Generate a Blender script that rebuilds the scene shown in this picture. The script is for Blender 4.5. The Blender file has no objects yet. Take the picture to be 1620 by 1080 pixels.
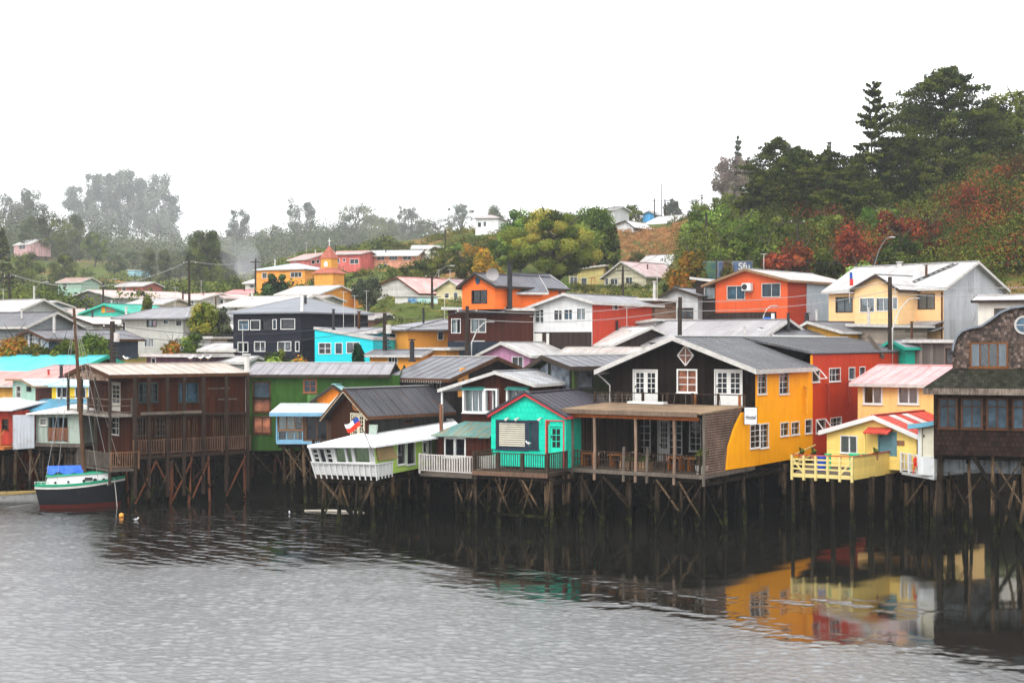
import bpy, math, random
import numpy as np
from mathutils import Vector, Matrix, noise
R = math.radians
C = bpy.context.scene.collection
FL, CH = 2250.0, 10.0            # focal length in photo pixels, eye height above the water

def W(px, py, d):
    return Vector(((px-810)/FL*d, d, CH-(py-540)/FL*d))

# ---------------------------------------------------------------- camera, world, sun
scene = bpy.context.scene
cd = bpy.data.cameras.new('camera'); cam = bpy.data.objects.new('camera', cd); C.objects.link(cam)
cam.location = (0, 0, CH); cam.rotation_euler = (R(90), 0, 0)
cd.lens = 50; cd.sensor_width = 36; cd.clip_start = .5; cd.clip_end = 9000
scene.camera = cam
SUN_EL, SUN_AZ = 48, 205
wd = bpy.data.worlds.new("World"); scene.world = wd; wd.use_nodes = True
nt = wd.node_tree; nt.nodes.clear()
sky = nt.nodes.new('ShaderNodeTexSky'); sky.sky_type = 'NISHITA'; sky.sun_disc = False
sky.sun_elevation = R(SUN_EL); sky.sun_rotation = R(SUN_AZ); sky.dust_density = 6; sky.air_density = 1.0
bw = nt.nodes.new('ShaderNodeRGBToBW'); nt.links.new(sky.outputs[0], bw.inputs[0])
gm = nt.nodes.new('ShaderNodeMath'); gm.operation = 'MULTIPLY_ADD'      # cloud layer: evens the sky out
gm.inputs[1].default_value = .25; gm.inputs[2].default_value = 9.8
nt.links.new(bw.outputs[0], gm.inputs[0])
mx = nt.nodes.new('ShaderNodeVectorMath'); mx.operation = 'SCALE'; mx.inputs[0].default_value = (.985, .995, 1.02)
nt.links.new(gm.outputs[0], mx.inputs['Scale'])
bg = nt.nodes.new('ShaderNodeBackground'); bg.inputs[1].default_value = .15
nt.links.new(mx.outputs[0], bg.inputs[0])
wo = nt.nodes.new('ShaderNodeOutputWorld'); nt.links.new(bg.outputs[0], wo.inputs[0])
sd = bpy.data.lights.new('sun', 'SUN'); sd.energy = 1.3; sd.angle = R(25); sd.color = (1, .97, .93)
sun = bpy.data.objects.new('sun', sd); C.objects.link(sun)
az = R(SUN_AZ)
sv = Vector((math.sin(az)*math.cos(R(SUN_EL)), math.cos(az)*math.cos(R(SUN_EL)), math.sin(R(SUN_EL))))
sun.rotation_euler = sv.to_track_quat('Z', 'Y').to_euler()
scene.view_settings.view_transform = 'Standard'; scene.view_settings.look = 'None'
scene.view_settings.exposure = 0.5; scene.view_settings.gamma = 1
cy = scene.cycles
cy.use_denoising = True; cy.max_bounces = 6; cy.diffuse_bounces = 3; cy.glossy_bounces = 3
cy.transparent_max_bounces = 12; cy.volume_bounces = 1; cy.caustics_reflective = False; cy.caustics_refractive = False
cy.use_adaptive_sampling = True; cy.adaptive_threshold = .015

# ---------------------------------------------------------------- mesh helpers
def set_uv(me):
    n = len(me.loops)
    if not n: return
    co = np.empty(len(me.vertices)*3); me.vertices.foreach_get('co', co); co = co.reshape(-1, 3)
    li = np.empty(n, dtype=np.int32); me.loops.foreach_get('vertex_index', li)
    pn = np.empty(len(me.polygons)*3); me.polygons.foreach_get('normal', pn); pn = pn.reshape(-1, 3)
    lt = np.empty(len(me.polygons), dtype=np.int32); me.polygons.foreach_get('loop_total', lt)
    N = np.repeat(pn, lt, axis=0)
    U = np.stack([-N[:, 1], N[:, 0], np.zeros(n)], 1); L = np.linalg.norm(U, axis=1)
    flat = L < 1e-3; U[flat] = (1, 0, 0); L[flat] = 1; U /= L[:, None]
    V = np.cross(N, U); P = co[li]
    uv = np.stack([(P*U).sum(1), (P*V).sum(1)], 1)
    lay = me.uv_layers.new(name='UVMap'); lay.data.foreach_set('uv', uv.astype(np.float32).ravel())

def tag(o, label=None, cat=None, group=None, kind=None):
    if label: o['label'] = label
    if cat: o['category'] = cat
    if group: o['group'] = group
    if kind: o['kind'] = kind
    return o

def empty(name, loc, rz=0, label=None, cat=None, group=None):
    o = bpy.data.objects.new(name, None); C.objects.link(o); o.location = loc; o.rotation_euler = (0, 0, rz)
    o.empty_display_size = .3
    return tag(o, label, cat, group)

class MB:
    def __init__(s): s.v = []; s.f = []
    def poly(s, pts):
        i = len(s.v); s.v += [tuple(p) for p in pts]; s.f.append(tuple(range(i, i+len(pts)))); return s
    def hexa(s, p):      # p: 8 points, bottom 0-3 ccw, top 4-7
        i = len(s.v); s.v += [tuple(q) for q in p]
        for f in ((0, 3, 2, 1), (4, 5, 6, 7), (0, 1, 5, 4), (1, 2, 6, 5), (2, 3, 7, 6), (3, 0, 4, 7)):
            s.f.append(tuple(i+k for k in f))
        return s
    def box(s, x0, y0, z0, x1, y1, z1):
        if x1 < x0: x0, x1 = x1, x0
        if y1 < y0: y0, y1 = y1, y0
        if z1 < z0: z0, z1 = z1, z0
        return s.hexa([(x0, y0, z0), (x1, y0, z0), (x1, y1, z0), (x0, y1, z0), (x0, y0, z1), (x1, y0, z1), (x1, y1, z1), (x0, y1, z1)])
    def beam(s, a, b, w, h, up=(0, 0, 1)):
        a = Vector(a); b = Vector(b); d = (b-a).normalized(); up = Vector(up)
        sx = d.cross(up)
        if sx.length < 1e-3: sx = d.cross(Vector((0, 1, 0)))
        sx.normalize(); uz = sx.cross(d).normalized(); sx *= w/2; uz *= h/2
        return s.hexa([a-sx-uz, a+sx-uz, b+sx-uz, b-sx-uz, a-sx+uz, a+sx+uz, b+sx+uz, b-sx+uz])
    def tube(s, pts, r, n=7, cap=True):
        pts = [Vector(p) for p in pts]; rs = r if isinstance(r, (list, tuple)) else [r]*len(pts)
        base = len(s.v)
        for k, p in enumerate(pts):
            d = (pts[min(k+1, len(pts)-1)]-pts[max(k-1, 0)]).normalized()
            a = d.cross(Vector((0, 0, 1)))
            if a.length < .05: a = d.cross(Vector((1, 0, 0)))
            a.normalize(); b = d.cross(a)
            for j in range(n):
                t = 2*math.pi*j/n; s.v.append(tuple(p+(a*math.cos(t)+b*math.sin(t))*rs[k]))
        for k in range(len(pts)-1):
            for j in range(n):
                s.f.append((base+k*n+j, base+k*n+(j+1) % n, base+(k+1)*n+(j+1) % n, base+(k+1)*n+j))
        if cap:
            s.f.append(tuple(base+j for j in range(n))[::-1]); s.f.append(tuple(base+(len(pts)-1)*n+j for j in range(n)))
        return s
    def prism(s, pts, ax, t0, t1):    # 2-D polygon (a,z) extruded along axis: 'y' -> (a,t,z), 'x' -> (t,a,z), 'z' -> (a,b,t)
        m = {'y': lambda a, z, t: (a, t, z), 'x': lambda a, z, t: (t, a, z), 'z': lambda a, z, t: (a, z, t)}[ax]
        i = len(s.v); n = len(pts)
        s.v += [m(a, z, t0) for a, z in pts]+[m(a, z, t1) for a, z in pts]
        s.f.append(tuple(range(i, i+n))); s.f.append(tuple(range(i+2*n-1, i+n-1, -1)))
        for k in range(n):
            s.f.append((i+k, i+n+k, i+n+(k+1) % n, i+(k+1) % n))
        return s
    def ball(s, c, r, n=8, m=5, sc=(1, 1, 1)):
        pts = []
        for k in range(m+1):
            t = math.pi*k/m
            pts.append([(c[0]+r*sc[0]*math.sin(t)*math.cos(2*math.pi*j/n), c[1]+r*sc[1]*math.sin(t)*math.sin(2*math.pi*j/n), c[2]+r*sc[2]*math.cos(t)) for j in range(n)])
        i = len(s.v)
        for row in pts: s.v += row
        for k in range(m):
            for j in range(n):
                s.f.append((i+k*n+j, i+(k+1)*n+j, i+(k+1)*n+(j+1) % n, i+k*n+(j+1) % n))
        return s
    def build(s, name, mat, parent=None, smooth=False, fix=True, **tg):
        me = bpy.data.meshes.new(name); me.from_pydata(s.v, [], s.f)
        if fix and len(s.f) > 1:
            import bmesh
            bm = bmesh.new(); bm.from_mesh(me); bmesh.ops.recalc_face_normals(bm, faces=bm.faces[:]); bm.to_mesh(me); bm.free()
        me.update(); set_uv(me)
        if smooth: me.polygons.foreach_set('use_smooth', [True]*len(me.polygons))
        if mat: me.materials.append(mat)
        o = bpy.data.objects.new(name, me); C.objects.link(o)
        if parent: o.parent = parent
        return tag(o, **tg) if tg else o

# ---------------------------------------------------------------- materials
class NT:
    def __init__(s, name):
        s.m = bpy.data.materials.new(name); s.m.use_nodes = True; s.t = s.m.node_tree
        s.b = s.t.nodes['Principled BSDF']; s.out = s.t.nodes['Material Output']
    def n(s, typ, **kw):
        nd = s.t.nodes.new('ShaderNode'+typ)
        for k, v in kw.items(): setattr(nd, k, v)
        return nd
    def l(s, a, b): s.t.links.new(a, b)
    def inp(s, sock, v):
        if hasattr(v, 'links') or isinstance(v, bpy.types.NodeSocket): s.l(v, sock)
        else: sock.default_value = v
    def math(s, op, a, b=0, c=0):
        nd = s.n('Math', operation=op); s.inp(nd.inputs[0], a); s.inp(nd.inputs[1], b); s.inp(nd.inputs[2], c); return nd.outputs[0]
    def mix(s, f, a, b, mode='MIX'):
        nd = s.n('Mix', data_type='RGBA', blend_type=mode); s.inp(nd.inputs[0], f)
        s.inp(nd.inputs[6], a); s.inp(nd.inputs[7], b); return nd.outputs[2]
    def ramp(s, f, lo, hi, a=0, b=1):
        nd = s.n('MapRange'); s.inp(nd.inputs[0], f)
        for k, v in zip((1, 2, 3, 4), (lo, hi, a, b)): nd.inputs[k].default_value = v
        return nd.outputs[0]
    def noise(s, vec, scale, detail=3, rough=.6):
        nd = s.n('TexNoise'); nd.inputs['Scale'].default_value = scale; nd.inputs['Detail'].default_value = detail
        nd.inputs['Roughness'].default_value = rough
        if vec is not None: s.l(vec, nd.inputs['Vector'])
        return nd.outputs[0]
    def vec(s, x, y, z=0):
        nd = s.n('CombineXYZ'); s.inp(nd.inputs[0], x); s.inp(nd.inputs[1], y); s.inp(nd.inputs[2], z); return nd.outputs[0]

def c4(c, k=1): return (min(1, c[0]*k), min(1, c[1]*k), min(1, c[2]*k), 1)
_mc = {}
def siding(col, kind='lap', pitch=.16, var=.25, dirt=.35, dirtcol=None, rough=.6, metal=0, bump=.5, spec=.07):
    key = ('s', col, kind, pitch, var, dirt, dirtcol, rough, metal, bump)
    if key in _mc: return _mc[key]
    t = NT(kind+'_surface'); uv = t.n('UVMap').outputs[0]
    oi = t.n('ObjectInfo').outputs['Random']
    sp = t.n('SeparateXYZ'); t.l(uv, sp.inputs[0]); u, v = sp.outputs[0], sp.outputs[1]
    off = t.math('MULTIPLY', oi, 37.0)
    uo = t.math('ADD', u, off)
    base = None; h = None
    if kind in ('lap', 'vert', 'corr', 'rib'):
        c = v if kind == 'lap' else uo
        q = t.math('DIVIDE', c, pitch); fr = t.math('FRACT', q); fl = t.math('FLOOR', q)
        wn = t.n('TexWhiteNoise', noise_dimensions='2D')
        piece = t.math('FLOOR', t.math('MULTIPLY', (uo if kind == 'lap' else v), .28))
        t.l(t.vec(fl, t.math('ADD', piece, off)), wn.inputs['Vector'])
        rnd = wn.outputs[0]
        if kind == 'lap': h = t.math('SUBTRACT', 1, fr)
        elif kind == 'vert': h = t.ramp(t.math('ABSOLUTE', t.math('SUBTRACT', fr, .5)), .42, .5, 1, 0)
        elif kind == 'corr': h = t.math('SINE', t.math('MULTIPLY', q, 6.2832))
        else: h = t.ramp(t.math('ABSOLUTE', t.math('SUBTRACT', fr, .5)), .08, .0, 0, 1)
    else:
        br = t.n('TexBrick'); t.l(t.vec(uo, v), br.inputs['Vector']); br.inputs['Scale'].default_value = 1
        br.inputs['Brick Width'].default_value = pitch; br.inputs['Row Height'].default_value = pitch*1.15
        br.inputs['Mortar Size'].default_value = pitch*.09; br.inputs['Mortar Smooth'].default_value = .3
        br.inputs['Color1'].default_value = (0, 0, 0, 1); br.inputs['Color2'].default_value = (1, 1, 1, 1); br.inputs['Mortar'].default_value = (.2, .2, .2, 1)
        rnd = t.n('RGBToBW'); t.l(br.outputs[0], rnd.inputs[0]); rnd = rnd.outputs[0]
        h = t.math('SUBTRACT', 1, br.outputs['Fac'])
    k = t.ramp(rnd, 0, 1, 1-var, 1+var*.6)
    base = t.n('VectorMath', operation='SCALE'); base.inputs[0].default_value = col; t.l(k, base.inputs['Scale']); base = base.outputs[0]
    n1 = t.noise(t.vec(t.math('MULTIPLY', uo, 2.2), t.math('MULTIPLY', v, .45)), 1.3, 5, .7)
    n2 = t.noise(t.vec(uo, v, off), .6, 4, .65)
    d1 = t.ramp(t.math('ADD', t.math('MULTIPLY', n1, .6), t.math('MULTIPLY', n2, .4)), .42, .64)
    dirt = min(.92, dirt*1.5)
    if kind == 'corr':      # separate sheets of iron, some rusting
        wn2 = t.n('TexWhiteNoise', noise_dimensions='2D'); t.l(t.vec(t.math('FLOOR', t.math('DIVIDE', uo, .86)), t.math('FLOOR', t.math('DIVIDE', v, 2.1))), wn2.inputs['Vector'])
        b2 = t.n('VectorMath', operation='SCALE'); t.l(base, b2.inputs[0]); t.l(t.ramp(wn2.outputs[0], 0, 1, .8, 1.1), b2.inputs['Scale']); base = b2.outputs[0]
        rs = t.noise(t.vec(t.math('MULTIPLY', uo, .8), t.math('MULTIPLY', v, .5), 7), 1.1, 6, .75)
        base = t.mix(t.math('MULTIPLY', t.ramp(rs, .56, .68), .55), base, (max(.12, col[0]*.45), max(.05, col[1]*.28), max(.03, col[2]*.2), 1))
    dc = dirtcol or tuple(x*.45+.015 for x in col)
    colr = t.mix(t.math('MULTIPLY', d1, dirt), base, (*dc, 1))
    n3 = t.noise(t.vec(uo, v, off), 9, 4, .7)
    colr = t.mix(.35, colr, t.mix(n3, c4(col, .75), c4(col, 1.2)), 'SOFT_LIGHT') if False else colr
    t.l(colr, t.b.inputs['Base Color'])
    t.b.inputs['Metallic'].default_value = metal
    t.l(t.ramp(n3, .3, .7, max(.1, rough-.12), min(1, rough+.15)), t.b.inputs['Roughness'])
    t.b.inputs['Specular IOR Level'].default_value = spec
    bm = t.n('Bump'); bm.inputs['Strength'].default_value = bump; bm.inputs['Distance'].default_value = .03
    t.l(t.math('ADD', h, t.math('MULTIPLY', n3, .35)), bm.inputs['Height']); t.l(bm.outputs[0], t.b.inputs['Normal'])
    _mc[key] = t.m; return t.m

def paint(col, var=.2, rough=.55, spec=.15, scale=3, dirtcol=None, metal=0):
    key = ('p', col, var, rough, scale, dirtcol, metal)
    if key in _mc: return _mc[key]
    t = NT('painted_surface'); tc = t.n('TexCoord').outputs['Object']
    n = t.noise(tc, scale, 5, .7); f = t.ramp(n, .35, .7)
    dc = dirtcol or tuple(x*.5 for x in col)
    t.l(t.mix(t.math('MULTIPLY', f, var*2), c4(col), (*dc, 1)), t.b.inputs['Base Color'])
    t.b.inputs['Roughness'].default_value = rough; t.b.inputs['Specular IOR Level'].default_value = spec
    t.b.inputs['Metallic'].default_value = metal
    bm = t.n('Bump'); bm.inputs['Strength'].default_value = .25; bm.inputs['Distance'].default_value = .02
    t.l(t.noise(tc, scale*6, 4), bm.inputs['Height']); t.l(bm.outputs[0], t.b.inputs['Normal'])
    _mc[key] = t.m; return t.m

def wood(col, var=.5, dark=None, scale=1):
    key = ('w', col, var, dark, scale)
    if key in _mc: return _mc[key]
    t = NT('weathered_wood'); tc = t.n('TexCoord').outputs['Object']
    mp = t.n('Mapping'); t.l(tc, mp.inputs[0]); mp.inputs['Scale'].default_value = (6*scale, 6*scale, .8*scale)
    n = t.noise(mp.outputs[0], 2, 6, .75); m2 = t.noise(tc, .7, 3)
    f = t.ramp(t.math('ADD', t.math('MULTIPLY', n, .6), t.math('MULTIPLY', m2, .4)), .38, .62)
    dk = dark or tuple(x*.35 for x in col)
    t.l(t.mix(t.math('MULTIPLY', f, min(1, var*1.6)), c4(col), (*dk, 1)), t.b.inputs['Base Color'])
    t.b.inputs['Roughness'].default_value = .8; t.b.inputs['Specular IOR Level'].default_value = .06
    bm = t.n('Bump'); bm.inputs['Strength'].default_value = .5; bm.inputs['Distance'].default_value = .02
    t.l(n, bm.inputs['Height']); t.l(bm.outputs[0], t.b.inputs['Normal'])
    _mc[key] = t.m; return t.m

def glass(kind='dark'):
    key = ('g', kind)
    if key in _mc: return _mc[key]
    t = NT('window_glass')
    oi = t.n('ObjectInfo').outputs['Random']
    if kind == 'clear':
        tr = t.n('BsdfTransparent'); gl = t.n('BsdfGlossy'); gl.inputs['Roughness'].default_value = .03
        ms = t.n('MixShader'); fr = t.n('Fresnel'); fr.inputs[0].default_value = 1.6
        t.l(fr.outputs[0], ms.inputs[0]); t.l(tr.outputs[0], ms.inputs[1]); t.l(gl.outputs[0], ms.inputs[2])
        tr.inputs[0].default_value = (.85, .9, .92, 1)
        t.l(ms.outputs[0], t.out.inputs[0])
    else:
        tc = t.n('TexCoord').outputs['Object']
        col = {'dark': (.008, .01, .013), 'blue': (.025, .05, .07), 'grey': (.05, .055, .06), 'brown': (.19, .065, .03), 'sky': (.12, .14, .16)}[kind]
        k = t.ramp(t.noise(tc, 1.5, 2), .3, .7, .4, 1.8)
        b = t.n('VectorMath', operation='SCALE'); b.inputs[0].default_value = col
        t.l(t.math('MULTIPLY', k, t.ramp(oi, 0, 1, .5, 1.6)), b.inputs['Scale']); t.l(b.outputs[0], t.b.inputs['Base Color'])
        t.b.inputs['Roughness'].default_value = .06; t.b.inputs['Specular IOR Level'].default_value = .3
        bm = t.n('Bump'); bm.inputs['Strength'].default_value = .06; bm.inputs['Distance'].default_value = .05
        t.l(t.noise(tc, 1.2, 1), bm.inputs['Height']); t.l(bm.outputs[0], t.b.inputs['Normal'])
    _mc[key] = t.m; return t.m

def curtain_mat(col):
    key = ('c', col)
    if key in _mc: return _mc[key]
    t = NT('curtain_cloth'); uv = t.n('UVMap').outputs[0]
    sp = t.n('SeparateXYZ'); t.l(uv, sp.inputs[0])
    n = t.noise(t.vec(t.math('MULTIPLY', sp.outputs[0], 9), t.math('MULTIPLY', sp.outputs[1], .4)), 1.2, 2)
    t.b.inputs['Base Color'].default_value = c4(col); t.b.inputs['Roughness'].default_value = .9
    bm = t.n('Bump'); bm.inputs['Strength'].default_value = 1; bm.inputs['Distance'].default_value = .12
    t.l(n, bm.inputs['Height']); t.l(bm.outputs[0], t.b.inputs['Normal'])
    _mc[key] = t.m; return t.m

WHITE = paint((.66, .66, .64), .15, dirtcol=(.5, .48, .44)); OFFW = paint((.6, .58, .53), .2); DKFR = paint((.03, .03, .032), .2)
BRFR = wood((.1, .045, .022)); TRIM = paint((.55, .53, .5), .3, dirtcol=(.25, .23, .2)); DKTRIM = wood((.06, .045, .035))
def stilt_wood(col):
    t = NT('tide_and_shade_timber'); g = t.n('NewGeometry'); sp = t.n('SeparateXYZ'); t.l(g.outputs['Position'], sp.inputs[0]); tc = t.n('TexCoord').outputs['Object']
    mp = t.n('Mapping'); t.l(tc, mp.inputs[0]); mp.inputs['Scale'].default_value = (7, 7, .9)
    n = t.noise(mp.outputs[0], 2, 6, .75); n2 = t.noise(g.outputs['Position'], 1.7, 4, .7); oi = t.n('ObjectInfo').outputs['Random']
    dry = t.mix(t.ramp(n, .38, .62), c4(col), (*[x*.2 for x in col], 1)); hs = t.n('HueSaturation'); t.l(dry, hs.inputs['Color']); t.l(t.ramp(oi, 0, 1, .5, 1.5), hs.inputs['Value'])
    weed = t.mix(t.ramp(n2, .5, .62), (.006, .006, .004, 1), (.03, .032, .008, 1))  # weedy tide band; under-house shade is also put into its near-black colour
    h_ = t.math('ADD', sp.outputs[2], t.math('MULTIPLY', n2, 1.4)); foot_fade = t.ramp(h_, 1.7, 2.3, 1, 0)
    t.l(t.mix(foot_fade, hs.outputs[0], weed), t.b.inputs['Base Color']); t.b.inputs['Roughness'].default_value = .85; t.b.inputs['Specular IOR Level'].default_value = .05
    bm = t.n('Bump'); bm.inputs['Strength'].default_value = .6; bm.inputs['Distance'].default_value = .03; t.l(n, bm.inputs['Height']); t.l(bm.outputs[0], t.b.inputs['Normal']); return t.m
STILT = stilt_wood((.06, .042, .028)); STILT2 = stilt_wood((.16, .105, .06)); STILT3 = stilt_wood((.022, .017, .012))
BOARD = wood((.16, .13, .105), .6); DBOARD = wood((.05, .032, .022), .6)

# ---------------------------------------------------------------- house builder
def pl(prof, a):
    for (a0, z0), (a1, z1) in zip(prof, prof[1:]):
        if a0-1e-6 <= a <= a1+1e-6: return z0+(z1-z0)*(a-a0)/max(1e-9, a1-a0)
    return prof[0][1] if a < prof[0][0] else prof[-1][1]

class House:
    """local frame: x along the front from A to B, y inwards, z up from the base"""
    def __init__(s, name, label, A, B, zb=3.0, D=7, cat='house', group=None):
        a = W(A[0], 540, A[1]); b = W(B[0], 540, B[1])
        s.yaw = math.atan2(b.y-a.y, b.x-a.x); s.w = math.hypot(b.x-a.x, b.y-a.y); s.D = D; s.zb = zb
        s.o = Vector((a.x, a.y, zb)); s.root = empty(name, s.o, s.yaw, label, cat, group)
        s.holes = {'F': [], 'L': [], 'R': [], 'B': []}; s.top = {}
        s.voff = 0
        s.c, s.sn = math.cos(s.yaw), math.sin(s.yaw)
        s.camL = s.tol(Vector((0, 0, CH)))
    def tol(s, p):
        d = p-s.o; return Vector((d.x*s.c+d.y*s.sn, -d.x*s.sn+d.y*s.c, d.z))
    def tow(s, p):
        return Vector((s.o.x+p[0]*s.c-p[1]*s.sn, s.o.y+p[0]*s.sn+p[1]*s.c, s.o.z+p[2]))
    def ray(s, px, py, ax, c):
        q = s.tol(W(px, py, 50.0)); d = q-s.camL; t = (c-s.camL[ax])/d[ax]; return s.camL+d*t
    def P(s, side, px, py, off=0):
        if side == 'F': p = s.ray(px, py, 1, s.voff+off); return (p.x, p.z)
        p = s.ray(px, py, 0, (s.w if side == 'R' else 0)+off); return (p.y, p.z)
    def m(s, side, a, z, out=0):      # wall coords -> local 3-D; out = distance outwards
        return {'F': (a, s.voff-out, z), 'R': (s.w+out, a, z), 'L': (-out, a, z), 'B': (a, s.D+out, z)}[side]
    def absorb(s, sub):
        rel = s.root_m().inverted() @ sub.root_m()
        for ch in [o for o in C.objects if o.parent == sub.root]:
            ch.parent = s.root; ch.matrix_basis = rel @ ch.matrix_basis
        bpy.data.objects.remove(sub.root)
    def root_m(s): return Matrix.Translation(s.o) @ Matrix.Rotation(s.yaw, 4, 'Z')
    def zf(s, py, v=0, px=None):
        q = s.tow((s.w/2, v, 0)) if px is None else None
        d = q.y if q is not None else px
        return CH-(py-540)/FL*d-s.zb
    def wbox(s, mb, side, a0, z0, a1, z1, o0, o1):
        p = s.m(side, a0, z0, o0); q = s.m(side, a1, z1, o1); mb.box(p[0], p[1], p[2], q[0], q[1], q[2])
    def window(s, side, rect, cols=2, rows=2, fm=None, gl='dark', fw=.06, curtain=None, split=None, name='window', hole=True, flush=0, bar=.028, sill=None, proud=.03, blind=None):
        a0, z0, a1, z1 = rect; fm = fm or WHITE
        if sill is None: sill = s.o.y < 97 and z1-z0 < 1.9
        if hole: s.holes[side].append((a0, z0, a1, z1)); rec = .1
        else: rec = 0
        mb = MB(); pr = flush+proud
        inn = -rec+.005 if hole else flush+.002
        for r in ((a0-fw, z1, a1+fw, z1+fw), (a0-fw, z0-fw, a1+fw, z0), (a0-fw, z0, a0, z1), (a1, z0, a1+fw, z1)):
            s.wbox(mb, side, *r, inn, pr)
        if sill: s.wbox(mb, side, a0-fw*1.5, z0-fw-.04, a1+fw*1.5, z0-fw, inn, pr+.05)
        bi, bo = (-rec+.012, -rec+.04) if hole else (flush+.01, flush+.025)
        xs = [a0+(a1-a0)*k/cols for k in range(1, cols)]; zs = [z0+(z1-z0)*k/rows for k in range(1, rows)]
        for x in xs: s.wbox(mb, side, x-bar, z0, x+bar, z1, bi, bo)
        for z in zs: s.wbox(mb, side, a0, z-bar*.8, a1, z+bar*.8, bi, bo-.004)
        if split:
            for x in split:
                xx = a0+(a1-a0)*x; s.wbox(mb, side, xx-.06, z0, xx+.06, z1, bi, bo+.006)
        fo = mb.build(name, fm, s.root)
        pm = MB(); s.wbox(pm, side, a0, z0, a1, z1, bi-.012, bi-.004)
        if curtain: pm.build('pane', glass('clear'), fo)
        else: pm.build('pane', glass(gl), fo)
        if curtain:
            cm = MB(); off = bi-.03
            cols_ = curtain if isinstance(curtain, list) else [(0, 1, curtain)]
            bk = MB(); s.wbox(bk, side, a0, z0, a1, z1, off-.03, off-.02); bk.build('room_shade', glass('dark'), fo)
            for (k0, k1, cc) in cols_:
                cm = MB(); s.wbox(cm, side, a0+(a1-a0)*k0, z0, a0+(a1-a0)*k1, z1, off-.012, off); cm.build('curtain', curtain_mat(cc), fo)
        return fo
    def win(s, side, x0, y0, x1, y1, cols=2, rows=2, **kw):
        xm, ym = (x0+x1)/2, (y0+y1)/2
        a0 = s.P(side, x0, ym)[0]; a1 = s.P(side, x1, ym)[0]
        if a0 > a1: a0, a1 = a1, a0
        z1 = s.P(side, xm, y0)[1]; z0 = s.P(side, xm, y1)[1]
        return s.window(side, (a0, z0, a1, z1), cols, rows, **kw)
    def door(s, side, x0, y0, x1, y1, leafm, fm=None, glz=True, cols=2, rows=4, **kw):
        xm, ym = (x0+x1)/2, (y0+y1)/2
        a = sorted((s.P(side, x0, ym)[0], s.P(side, x1, ym)[0])); z1 = s.P(side, xm, y0)[1]; z0 = s.P(side, xm, y1)[1]
        s.holes[side].append((a[0], z0, a[1], z1)); mb = MB(); fw = .07
        for r in ((a[0]-fw, z1, a[1]+fw, z1+fw), (a[0]-fw, z0, a[0], z1), (a[1], z0, a[1]+fw, z1)): s.wbox(mb, side, *r, -.06, .035)
        s.wbox(mb, side, a[0], z0, a[1], z1, -.075, -.045)
        n = kw.get('leaves', 1); wd = (a[1]-a[0])/n
        for k in range(1, n): s.wbox(mb, side, a[0]+wd*k-.03, z0, a[0]+wd*k+.03, z1, -.044, -.03)
        d = mb.build('door', leafm, s.root)
        hm = MB(); s.wbox(hm, side, a[0]+.06, z0+1.0, a[0]+.11, z0+1.14, -.043, .0); hm.build('handle', DKFR, d)
        if glz:
            pm = MB(); bm = MB()
            zz0 = z0+(z1-z0)*kw.get('low', .42); zz1 = z1-.14
            for k in range(n):
                l, r = a[0]+wd*k+.13, a[0]+wd*(k+1)-.13
                s.wbox(pm, side, l, zz0, r, zz1, -.044, -.038)
                for j in range(1, cols): x = l+(r-l)*j/cols; s.wbox(bm, side, x-.018, zz0, x+.018, zz1, -.037, -.025)
                for j in range(1, rows): z = zz0+(zz1-zz0)*j/rows; s.wbox(bm, side, l, z-.018, r, z+.018, -.037, -.027)
            pm.build('pane', glass('dark'), d); bm.build('glazing_bars', leafm, d)
        return d
    def walls(s, mats, sides='FRBL', name='wall'):
        """s.top[side] = roof line as polyline (a,z); mats: dict side->material"""
        for side in sides:
            ln = s.w if side in 'FB' else s.D
            prof = s.top[side]; hs = s.holes[side]
            us = sorted({0.0, ln} | {h[0] for h in hs} | {h[2] for h in hs} | {a for a, _ in prof if 0 < a < ln})
            us = [u for u in us if -1e-6 <= u <= ln+1e-6]
            mb = MB(); z00 = getattr(s, 'bot', {}).get(side, [(0, 0), (ln, 0)])
            for ua, ub in zip(us, us[1:]):
                if ub-ua < 1e-4: continue
                hh = sorted([h for h in hs if h[0] <= ua+1e-6 and h[2] >= ub-1e-6], key=lambda h: h[1])
                za, zb_ = pl(z00, ua), pl(z00, ub)
                for h in hh:
                    mb.poly([s.m(side, ua, za), s.m(side, ub, zb_), s.m(side, ub, h[1]), s.m(side, ua, h[1])]); za = zb_ = h[3]
                ta, tb = pl(prof, ua+1e-5), pl(prof, ub-1e-5)
                mb.poly([s.m(side, ua, za), s.m(side, ub, zb_), s.m(side, ub, tb), s.m(side, ua, ta)])
            for h in hs:
                c = [(h[0], h[1]), (h[2], h[1]), (h[2], h[3]), (h[0], h[3])]
                for (p, q) in zip(c, c[1:]+c[:1]):
                    mb.poly([s.m(side, *p), s.m(side, *q), s.m(side, *q, -.12), s.m(side, *p, -.12)])
            mt = mats.get(side) if isinstance(mats, dict) else mats
            if mt is None: mt = mats['F']
            mb.build(name, mt, s.root, fix=False)
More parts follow.
